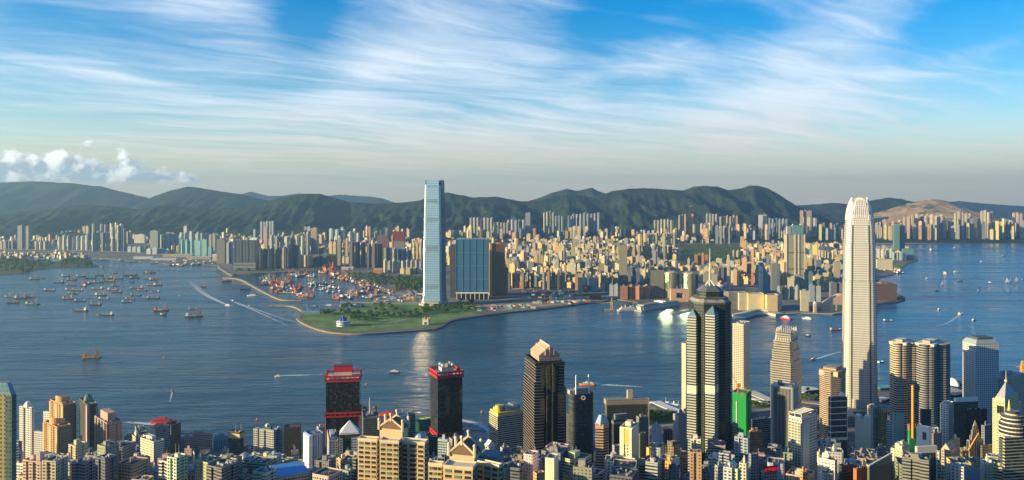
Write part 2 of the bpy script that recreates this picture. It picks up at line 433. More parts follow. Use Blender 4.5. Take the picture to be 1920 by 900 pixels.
STONE = plain('seawall_stone', (.25, .215, .15), .9, 0, .5, .08)
DSTONE = plain('dark_seawall_stone', (.10, .10, .09), .9, 0, .3, .08)
ASPH = plain('asphalt', (.06, .06, .06), .9)
sheet('grass_field', [gp(x, y, 3.1) for x, y in [(561, 592), (570, 585), (610, 584), (660, 578), (700, 566), (760, 566), (830, 572), (900, 572), (912, 583), (850, 597), (835, 601), (824, 610), (812, 613), (700, 621), (660, 621.5), (622, 619), (592, 611), (568, 601)]], 3.1, GRASS, 'green grass tip of the reclaimed headland', 'grass')
sheet('bare_ground', [gp(x, y, 3.1) for x, y in [(913, 581), (905, 572), (960, 566), (1040, 560), (1100, 556), (1126, 564), (1100, 564), (1050, 571), (1000, 577), (950, 582)]], 3.1, SAND, 'bare sandy building ground along the quay', 'building site')
sheet('bare_ground', [gp(x, y, 3.1) for x, y in [(950, 566), (955, 545), (1040, 540), (1120, 545), (1128, 556), (1050, 559)]], 3.1, plain('dug_earth', (.10, .085, .07), .95, 0, .4, .03), 'dark dug earth of the station building site', 'building site')
sheet('bare_ground', [gp(x, y, 3.1) for x, y in [(700, 556), (752, 548), (790, 553), (790, 566), (700, 571)]], 3.1, plain('toll_concrete', (.26, .24, .20), .9, 0, .25, .03), 'pale concrete toll plaza by the boat basin', 'plaza')
sheet('bare_ground', [gp(x, y, 3.1) for x, y in [(1270, 442), (1345, 443), (1345, 452), (1270, 452)]], 3.1, SAND, 'open sandy ground below the ridge', 'open ground')
sheet('airfield', [gp(x, y, 3.1) for x, y in [(1400, 452), (1590, 449), (1720, 454), (1920, 449.5), (1920, 452), (1700, 457), (1645, 458), (1590, 457), (1400, 458)]], 3.1, SAND, 'long flat sandy strip of the old runway', 'open ground')
sheet('grass_field', [gp(x, y, 3.1) for x, y in [(1668, 513), (1688, 503), (1697, 494), (1680, 494), (1660, 508)]], 3.1, GRASS, 'small green waterside lawn near the teal towers', 'grass')


def strip(s, px, z, w, ht=0.0):
    """ribbon along pixel points laid on the ground, w metres wide; ht: thickness"""
    P = [Vector(gp(x, y, z) + (z,)) for x, y in px]; L = []
    for i, p in enumerate(P):
        d = (P[min(i + 1, len(P) - 1)] - P[max(i - 1, 0)]); d.z = 0; d.normalize(); n = Vector((-d.y, d.x, 0)) * w / 2; L.append((p + n, p - n))
    up = Vector((0, 0, ht))
    for (a, b), (c_, d) in zip(L, L[1:]):
        s.face((a, b, d, c_))
        if ht: s.face((a - up, a, c_, c_ - up)); s.face((b, b - up, d - up, d))
    if ht:
        for (a, b), fl in ((L[0], 1), (L[-1], 0)):
            q = (a, a - up, b - up, b); s.face(q if fl else q[::-1])
def smooth_px(pts, n=6):
    out = []
    for i in range(len(pts) - 1):
        p0, p1, p2, p3 = pts[max(i - 1, 0)], pts[i], pts[i + 1], pts[min(i + 2, len(pts) - 1)]
        for k in range(n):
            u = k / n
            out.append(tuple(.5 * ((2 * p1[d]) + (p2[d] - p0[d]) * u + (2 * p0[d] - 5 * p1[d] + 4 * p2[d] - p3[d]) * u * u + (3 * p1[d] - p0[d] - 3 * p2[d] + p3[d]) * u ** 3) for d in (0, 1)))
    return out + [pts[-1]]
for pts, lab in (([(419, 520), (450, 523), (472, 534), (500, 549), (522, 559), (537, 562), (566, 562.5)], 'long curved stone breakwater outside the crowded boat basin'),
                 ([(506, 572), (545, 573), (563, 579), (571, 586)], 'short stone breakwater joining the grassy headland')):
    s = MB(); strip(s, smooth_px(pts), 4.2, 13, 7); tag(s.build('breakwater', STONE), lab, 'breakwater')
s = MB(); strip(s, smooth_px([(572, 586.5), (559, 593), (566, 602.5), (592, 614.5), (622, 622), (660, 625), (700, 624), (760, 620), (814, 616)]), 3.6, 13, 5)
tag(s.build('seawall', STONE), 'tan stone seawall around the grassy headland', 'seawall')
s = MB(); strip(s, smooth_px([(815, 616), (829, 611), (839, 603), (860, 597.5), (900, 591.5), (950, 585.5), (1000, 580.5), (1050, 574.5), (1100, 567.5), (1128, 566.5)]), 3.7, 11, 5)
tag(s.build('seawall', DSTONE), 'dark stone seawall along the building site quay', 'seawall')
s = MB(); strip(s, smooth_px([(409, 498), (416, 504.5), (437, 516.5)]), 3.6, 14, 5)
tag(s.build('seawall', STONE), 'sunlit stone seawall left of the grey glass slab', 'seawall')
for pts, z, w, lab in (([(640, 566), (760, 567.5), (900, 567), (960, 560), (1050, 552), (1140, 548)], 5, 22, 'elevated coastal road behind the green headland'),
                       ([(726, 545), (740, 556), (752, 566)], 4, 12, 'short access road across the toll plaza'),
                       ([(762, 540), (770, 548), (775, 556), (781, 566)], 5, 13, 'curving ramp road left of the tallest tower'),
                       ([(772, 540), (781, 548), (786, 556), (790, 566)], 5, 13, 'second curving ramp road beside the tallest tower'),
                       ([(0, 467), (180, 470), (300, 476), (400, 483)], 9, 26, 'long pale viaduct road across the left shore'),
                       ([(700, 612), (760, 598), (800, 585), (830, 575)], 3.6, 8, 'pale path across the grassy headland'),
                       ([(740, 606), (770, 596), (790, 588)], 3.6, 5, 'narrow footpath on the grassy headland')):
    s = MB(); strip(s, smooth_px(pts), z, w, 1.6); tag(s.build('road', plain('road_concrete', (.30, .28, .24), .9)), lab, 'road', None, 'structure')


# ------------------------------------------------------------------ home shore and hillside
SHORE = [(-700, 842), (560, 842), (758, 838), (764, 806), (812, 806), (818, 838), (1100, 838), (1205, 808), (1222, 772), (1275, 770), (1385, 765), (1400, 742), (1440, 750), (1490, 738), (1530, 728), (1590, 735), (1650, 728), (1700, 735), (1800, 738), (1870, 702), (2600, 690)]
SHX = sorted(gp(x, y, 4) for x, y in SHORE)
HILL = [(-3000, 150), (-900, 330), (-300, 395), (-80, 388), (40, 362), (200, 268), (400, 150), (600, 78), (800, 36), (1000, 13), (1180, 4.5), (9000, 4)]
def hk(X, Y):
    z = interp(HILL, Y)
    if X < -500: z = max(z, 260 * math.exp(-((X + 1550) / 480) ** 2 - ((Y - 480) / 300) ** 2))
    return z
def build_home():
    s = MB(); nx, ny = 150, 60
    xs = [-3200 + 6400 * i / nx for i in range(nx + 1)]
    g = []
    for X in xs:
        ys = interp(SHX, X); col = []
        for j in range(ny + 1):
            Y = ys if j == 0 else ys - (ys + 2600) * (j / ny) ** 1.15
            n = mnoise.noise(Vector((X / 160, Y / 160, 2))) * 10 if Y < 350 else 0
            col.append((X, Y, 4 if j == 0 else hk(X, Y) + n * min(1, max(0, (350 - Y) / 300)) * (0 if abs(X) < 60 and -80 < Y < 60 else 1)))
        g.append(col)
    for i in range(nx):
        a, b = g[i][0], g[i + 1][0]
        s.face(((b[0], b[1], -4), (a[0], a[1], -4), a, b))
        for j in range(ny): s.face((g[i][j + 1], g[i + 1][j + 1], g[i + 1][j], g[i][j]))
    m, t, b = pbr('hillside')
    pos = t.new('ShaderNodeNewGeometry').outputs['Position']
    n = t.noise(pos, .02, 5, .6); y = t.xyz(pos)[1]
    green = t.mix(t.sstep(n, .4, .6), (.03, .055, .02, 1), (.07, .10, .035, 1)); grey = t.mix(t.sstep(n, .4, .6), (.07, .07, .07, 1), (.16, .155, .15, 1))
    t.put(b.inputs['Base Color'], t.mix(t.sstep(y, 500, 750), green, grey)); b.inputs['Roughness'].default_value = .9
    tag(s.build('ground', m), 'steep hillside falling to the crowded near shore', 'ground', None, 'structure')
build_home()
# ------------------------------------------------------------------ air
def build_haze():
    m = bpy.data.materials.new('haze_air'); m.use_nodes = True; t = NT(m.node_tree); t.n.clear()
    o = t.new('ShaderNodeOutputMaterial'); v = t.new('ShaderNodeVolumePrincipled')
    v.inputs['Color'].default_value = (.40, .70, 1.0, 1); v.inputs['Density'].default_value = HAZE; v.inputs['Anisotropy'].default_value = .5
    t.l.new(v.outputs[0], o.inputs['Volume'])
    s = MB(); s.box(0, 11500, -8, 36000, 30000, 1150)
    ob = s.build('haze', m); tag(ob, 'thin evening haze filling the air over the harbour', 'haze', None, 'stuff')
HAZE = 4.0e-5
build_haze()
# ------------------------------------------------------------------ buildings: shared shapes
def corner(xl, xm, xr, Y, th, deflt=.8, most=70):
    """footprint of a turned rectangle whose near edge stands at column xm and whose side edges reach columns xl and xr"""
    k = lambda x: (x - 960) / F
    if xr - xm > 2 and th < 60: th = max(th, min(60, math.degrees(math.atan(k(xr))) + 16))     # keep the right side in view
    t_ = R(th)
    cx, cy = k(xm) * Y, Y
    lx, ly = -math.cos(t_), math.sin(t_); rx, ry = math.sin(t_), math.cos(t_)
    def ext(kk, dx, dy):
        den = dx - kk * dy
        if abs(den) < 1e-4: return None
        a = (kk * cy - cx) / den
        return a if 1 < a < most else (most if a >= most else None)
    a = ext(k(xl), lx, ly) if xl < xm else None
    b = ext(k(xr), rx, ry) if xr > xm else None
    if a is None and b is None: a = b = 15
    if a is None: a = max(10, b * deflt)
    if b is None: b = max(10, a * deflt)
    return [(cx, cy), (cx + b * rx, cy + b * ry), (cx + b * rx + a * lx, cy + b * ry + a * ly), (cx + a * lx, cy + a * ly)]
def lerp2(p, q, u): return (p[0] + (q[0] - p[0]) * u, p[1] + (q[1] - p[1]) * u)
def centre(poly): n = len(poly); return (sum(p[0] for p in poly) / n, sum(p[1] for p in poly) / n)
def inset(poly, k):
    c_ = centre(poly); return [lerp2(c_, p, k) for p in poly]
def quad_at(poly, u0, u1, v0, v1):
    """sub-rectangle of a 4-corner footprint; u runs along its right face, v along its left face"""
    a, b, c_, d = poly
    f = lambda u, v: lerp2(lerp2(a, b, u), lerp2(d, c_, u), v)
    return [f(u0, v0), f(u1, v0), f(u1, v1), f(u0, v1)]
def bays(poly, step=7.0, depth=1.4):
    """recesses along every side, as on apartment towers"""
    out = []; n = len(poly); cx, cy = centre(poly)
    for i in range(n):
        p, q = poly[i], poly[(i + 1) % n]; L = math.dist(p, q)
        k = max(1, int(L / step / 2)) * 2 + 1
        ux, uy = (q[0] - p[0]) / L, (q[1] - p[1]) / L; nx, ny = -uy, ux
        if (cx - p[0]) * nx + (cy - p[1]) * ny < 0: nx, ny = -nx, -ny
        if k < 3 or L < step * 1.6: out.append(p); continue
        for j in range(k):
            d = depth if j % 2 else 0
            for u in (j / k, (j + 1) / k):
                x = p[0] + (q[0] - p[0]) * u + nx * d; y = p[1] + (q[1] - p[1]) * u + ny * d
                if j == k - 1 and u == 1: continue
                out.append((x, y))
    return out
def rounded(poly, r, seg=4):
    out = []; n = len(poly)
    for i in range(n):
        p = Vector(poly[i]); a = (Vector(poly[i - 1]) - p); b = (Vector(poly[(i + 1) % n]) - p)
        rr = min(r, a.length * .48, b.length * .48); a = p + a.normalized() * rr; b = p + b.normalized() * rr
        for k in range(seg + 1):
            u = k / seg; q = a.lerp(p, u).lerp(p.lerp(b, u), u); out.append((q.x, q.y))
    return out
def disc(cx, cy, r, n=20): return [(cx + r * math.cos(2 * math.pi * i / n), cy + r * math.sin(2 * math.pi * i / n)) for i in range(n)]
ROOF = plain('roof_screed', (.20, .195, .185), .9, 0, .35, .12)
ROOFD = plain('dark_roof', (.09, .09, .09), .9, 0, .35, .12)
PLANT = plain('plant_room_render', (.34, .33, .31), .85, 0, .25, .2)
METAL = plain('grey_metal', (.40, .41, .42), .45, .6)
WHITE = plain('white_paint', (.75, .75, .72), .6, 0, .12)
RED = plain('red_paint', (.52, .025, .03), .6, 0, .3, .3)
ORANGE = plain('orange_paint', (.66, .21, .03), .6, 0, .3, .3)
YELLOW = plain('yellow_paint', (.66, .38, .05), .6, 0, .3, .3)
def solid(name, col, **k): return plain(name, col, **k)


def roof_kit(rng, root, poly, z, kit, col=None):
    """parapet, plant rooms, tanks and masts standing on a roof"""
    pm = plain('parapet_%.2f_%.2f_%.2f' % col, col, .8) if col else PLANT
    c_ = centre(poly); size = math.sqrt(abs(sum(poly[i][0] * poly[(i + 1) % len(poly)][1] - poly[(i + 1) % len(poly)][0] * poly[i][1] for i in range(len(poly)))) / 2)
    s = MB(); ins = inset(poly, 1 - 1.2 / max(size, 6)); h = 1.3; n = len(poly)
    for i in range(n):
        j = (i + 1) % n
        o0, o1, i0, i1 = poly[i], poly[j], ins[i], ins[j]
        P = lambda q, zz: (q[0], q[1], zz)
        s.face((P(o0, z), P(o1, z), P(o1, z + h), P(o0, z + h))); s.face((P(i1, z), P(i0, z), P(i0, z + h), P(i1, z + h)))
        s.face((P(o0, z + h), P(o1, z + h), P(i1, z + h), P(i0, z + h)))
    s.build('parapet', pm, root)
    s = MB(); s.face([(x, y, z + .05) for x, y in ins]); s.build('roof', ROOFD if 'd' in kit else ROOF, root)
    if len(poly) != 4:
        w = size * .5; a = rng.uniform(0, .6)
        q = [(c_[0] + x * math.cos(a) - y * math.sin(a), c_[1] + x * math.sin(a) + y * math.cos(a)) for x, y in ((w/2, -w/2), (w/2, w/2), (-w/2, w/2), (-w/2, -w/2))]
        quad = [q[3], q[0], q[1], q[2]]
    else: quad = ins
    if 'p' in kit:
        u0, v0 = rng.uniform(.15, .35), rng.uniform(.2, .4)
        s = MB(); b = quad_at(quad, u0, u0 + rng.uniform(.3, .45), v0, v0 + rng.uniform(.3, .45)); hh = rng.uniform(3.5, 6.5)
        s.prism(b, z, z + hh)
        if rng.random() < .4: b2 = quad_at(b, .1, rng.uniform(.4, .8), .15, rng.uniform(.5, .85)); s.prism(b2, z + hh, z + hh + 2.4)
        s.build('plant_room', pm, root)
    if 'q' in kit:
        s = MB()
        for _ in range(rng.randint(5, 9)):
            u0, v0 = rng.uniform(.05, .8), rng.uniform(.05, .8)
            s.prism(quad_at(quad, u0, u0 + rng.uniform(.06, .16), v0, v0 + rng.uniform(.06, .16)), z, z + rng.uniform(1.0, 2.8))
        s.build('roof_units', METAL, root)
    if 't' in kit:
        u0, v0 = rng.uniform(.5, .7), rng.uniform(.1, .6); b = centre(quad_at(quad, u0, u0 + .2, v0, v0 + .2))
        s = MB(); s.prism(disc(b[0], b[1], size * .07 + .6, 8), z, z + 3.2); s.build('water_tank', WHITE, root)
    if 'a' in kit:
        s = MB()
        for _ in range(2):
            b = centre(quad_at(quad, rng.uniform(.1, .7), .8, rng.uniform(.1, .7), .8)); s.tube((b[0], b[1], z), (b[0], b[1], z + rng.uniform(7, 13)), .35, .15, 5)
        s.build('antenna', METAL, root)
def base_of(poly):
    c_ = centre(poly); return hk(c_[0], c_[1]) - 3 if c_[1] < 2200 else 1.0
def tower(name, label, cat, poly, z1, col, pat='grid', kit='pq', shape='', z0=None, pu=3.4, pv=3.2, mat=None, group=None, rng=None, capcol=None):
    """ordinary building: an empty at the foot, walls, parapet, roof and roof gear"""
    rng = rng or random.Random(hash(label) % 1000 if False else len(label) * 7 + int(abs(poly[0][0])))
    z0 = base_of(poly) if z0 is None else z0
    c_ = centre(poly)
    root = empty(name, (c_[0], c_[1], z0), label, cat, group)
    fp = bays(poly) if 'b' in shape else rounded(poly, float(6 if 'r' in shape else 3)) if ('r' in shape or 'c' in shape) else poly
    if 'o' in shape: fp = rounded(poly, 12, 1)
    s = MB(); s.prism(fp, z0, z1, pu, pv, cap=False)
    s.build('wall', mat or facade(col, pat), root)
    roof_kit(rng, root, fp if 'b' not in shape else poly, z1, kit, capcol or tuple(min(.8, v) for v in col))
    return root
def gabled(s, poly, z, h, over=0.6):
    """gable roof over a 4-corner footprint, ridge running along its left-face direction"""
    a, b, c_, d = [lerp2(centre(poly), p, 1 + over / 10) for p in poly]
    r0, r1 = lerp2(a, b, .5), lerp2(d, c_, .5)
    P = lambda q, zz: (q[0], q[1], zz)
    s.face((P(a, z), P(b, z), P(r0, z + h))); s.face((P(c_, z), P(d, z), P(r1, z + h)))
    s.face((P(b, z), P(c_, z), P(r1, z + h), P(r0, z + h))); s.face((P(d, z), P(a, z), P(r0, z + h), P(r1, z + h)))
    s.face((P(d, z), P(c_, z), P(b, z), P(a, z)))
def pyramid(s, poly, z, h, top=0.0, mi=0):
    c_ = centre(poly)
    s.loft([[(x, y, z) for x, y in poly], [lerp2(c_, p, max(top, .02)) + (z + h,) for p in poly]], mi=mi)


# ------------------------------------------------------------------ the harbour's far side: landmark towers
def ring_sq(cx, cy, hw, ch, rot, z):
    """square of half width hw with corners cut by ch (0..1), turned by rot"""
    pts = [(1, -1 + ch), (1, 1 - ch), (1 - ch, 1), (-1 + ch, 1), (-1, 1 - ch), (-1, -1 + ch), (-1 + ch, -1), (1 - ch, -1)]
    c_, s_ = math.cos(rot), math.sin(rot)
    return [(cx + (x * c_ - y * s_) * hw, cy + (x * s_ + y * c_) * hw, z) for x, y in pts]
def tallest():
    Y = 2990; X = (815 - 960) / F * (Y + 36)
    root = empty('skyscraper', (X, Y + 30, 3), 'tallest pale blue glass tower, slightly tapering, on the far waterfront', 'skyscraper')
    glass = facade((.34, .47, .54), 'fine', (.30, .46, .56), .22, .25, .3)
    prof = [(12, 42), (40, 39.5), (80, 38), (150, 37.5), (230, 37), (330, 35.5), (400, 34), (455, 32.5)]
    s = MB(); rot = R(-9)
    s.loft([ring_sq(X, Y + 36, hw * .93, .12, rot, z) for z, hw in prof], 4.0, 4.3, cap=True); s.build('wall', glass, root)
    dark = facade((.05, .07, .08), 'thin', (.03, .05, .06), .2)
    for fx, nm in ((0, 'facade_panel'), (1, 'facade_panel'), (2, 'facade_panel'), (3, 'facade_panel')):
        s = MB(); a = rot + fx * math.pi / 2; rings = []
        for z, hw in prof + [(473, 31.6)]:
            h1 = hw * .93; w = h1 * .80
            pts = [(-w, -h1 - 1.6), (w, -h1 - 1.6), (w, -h1 + 1.0), (-w, -h1 + 1.0)]
            rings.append([(X + x * math.cos(a) - y * math.sin(a), Y + 36 + x * math.sin(a) + y * math.cos(a), z) for x, y in pts])
        s.loft(rings, 4.0, 8.6); s.build(nm, facade((.14, .26, .40), 'fine', (.33, .56, .80), .22, .2, .3) if fx in (0, 3) else dark, root)  # sky's reflection put into the front and left panels' colour; others stay dark
        for zz, hh in ((66, 18), (206, 26), (318, 16), (388, 14), (448, 5)):
            hw = interp(prof, zz + hh / 2) * .93
            s = MB(); k = int(hh / 4.5)
            for i in range(max(1, k)):
                w = hw * .66; y0 = -hw - 1.9; z0 = zz + i * 4.6
                pts = [(-w, y0), (w, y0), (w, y0 + .5), (-w, y0 + .5)]
                q = [(X + x * math.cos(a) - y * math.sin(a), Y + 36 + x * math.sin(a) + y * math.cos(a)) for x, y in pts]
                s.prism(q, z0, z0 + 2.2, bottom=True)
            s.build('louvre', plain('louvre_metal', (.10, .14, .16), .5), root)
    s = MB(); rings = []; a = R(-34.2)
    for z, hw in prof:
        h1 = hw * .93; qx, qy = -h1 * .90, -h1 * .97; c_, s_ = math.cos(rot), math.sin(rot); bx_, by_ = X + qx * c_ - qy * s_, Y + 36 + qx * s_ + qy * c_
        rings.append([(bx_ + x * math.cos(a) - y * math.sin(a), by_ + x * math.sin(a) + y * math.cos(a), z) for x, y in ((.9, -.5), (.9, 2), (-.9, 2), (-.9, -.5))])
    s.loft(rings); s.build('corner_glint_facet', plain('mirror_glass', (.80, .74, .70), .11, 1.0, .02), root)  # mirror facet added at the corner, angled to glint sun onto the water
    s = MB(); s.loft([ring_sq(X, Y + 36, 47, .4, rot, 2), ring_sq(X, Y + 36, 45, .4, rot, 20)], 6, 6)
    s.build('podium', facade((.45, .44, .38), 'thin'), root)
    s = MB(); s.loft([ring_sq(X, Y + 36, 54, .5, rot, 2), ring_sq(X, Y + 36, 54, .5, rot, 9)], 6, 6); s.build('terrace', CONC, root)
tallest()
def front_slab(name, label, x0, x1, yt, yb, depth, mat, z0=None, kit='q', pu=4.0, pv=3.6, shape='', cat='tower', th=0, cap=None, group=None):
    """building facing the viewer, given by the columns and rows of its front"""
    Y = (H - 3) * F / (yb - HZ)
    poly = corner(x0, x1, x1, Y, th, most=400) if th == 0 else corner(x0, (x0 + x1) / 2, x1, Y, th, most=400)
    if th == 0:
        a, b, c_, d = poly; poly = [a, (a[0], a[1] + depth), (d[0], d[1] + depth), d]
    return tower(name, label, cat, poly, zt(yt, Y), (.4, .4, .4), 'grid', kit, shape, 1.0, pu, pv, mat, group, cap if cap else None)
def blue_block():
    Y = 400 * F / (563 - HZ); z1 = zt(449, Y)
    k = lambda x: (x - 960) / F * Y
    root = empty('tower', (k(885), Y, 3), 'broad deep blue glass slab tower with white grid lines on stilts', 'tower')
    s = MB(); x0, x1 = k(855), k(917); zb = zt(548, Y)
    s.prism([(x1, Y), (x1, Y + 42), (x0, Y + 42), (x0, Y)], zb, z1, 3.4, 3.4); s.build('wall', facade((.07, .19, .32), 'fine', (.025, .12, .29), .25, .0, .3, pale_mix=.04), root)
    s = MB()
    for i in range(6):
        x = x0 + (x1 - x0) * i / 5; s.box(x, Y - .6, zb, .8, 1.6, z1 - zb + 3)
    for i in range(1, 4): s.box((x0 + x1) / 2, Y - .5, zb + (z1 - zb) * i / 4, x1 - x0, 1.2, .8)
    s.build('grid_frame', plain('pale_blue_metal', (.24, .36, .47), .4), root)
    s = MB(); s.box((x0 + x1) / 2, Y + 20, zb - 5, x1 - x0 + 2, 43, 5); s.build('transfer_beam', WHITE, root)
    for i in range(8):
        s = MB(); s.box(x0 + 3 + (x1 - x0 - 6) * i / 7, Y + 2, 2, 2.4, 3, zb - 7); s.build('column', WHITE, root)
    s = MB(); s.box((x0 + x1) / 2, Y + 25, 2, x1 - x0 - 4, 30, zb - 7.2); s.build('lobby', facade((.06, .07, .08), 'curtain'), root)
    s = MB(); s.box((x0 + x1) / 2, Y + 20, z1, x1 - x0 - 8, 26, 5)
    for i in range(9): s.box(x0 + 4 + (x1 - x0 - 8) * i / 8, Y + 2, z1, 1, 2, 7)
    s.build('roof_frame', plain('pale_blue_metal', (.32, .42, .50), .4), root)
blue_block()
front_slab('tower', 'dark grey tower wing tucked behind the deep blue glass slab', 844, 856, 458, 558, 30, facade((.10, .105, .11), 'vert'))
def brown_pair():
    Y = 400 * F / (556 - HZ)
    for x0, xm, x1, yt, lab in ((917, 921, 947, 458, 'dark brown tower with sunlit orange edge beside the blue glass slab'), (947, 950, 953, 503, 'slim beige stair tower right of the dark brown tower')):
        poly = corner(x0, xm, x1, Y, 82); z1 = zt(yt, Y)
        r = tower('tower', lab, 'tower', poly, z1, (.44, .22, .09) if x1 == 947 else (.42, .38, .30), 'vert', 'qd', '', 2, 3.6, 3.4)
        if x1 == 947:
            s = MB(); a, b, c_, d = poly
            q = quad_at(poly, -.09, .06, -.03, 1.0); s.prism(q, 2, z1 + 4); s.build('edge_panel', plain('orange_cladding', (.70, .33, .06), .5), r)
            s = MB(); s.prism(quad_at(poly, .5, .75, .2, .6), z1, z1 + 5); s.build('crown', ORANGE, r)
brown_pair()
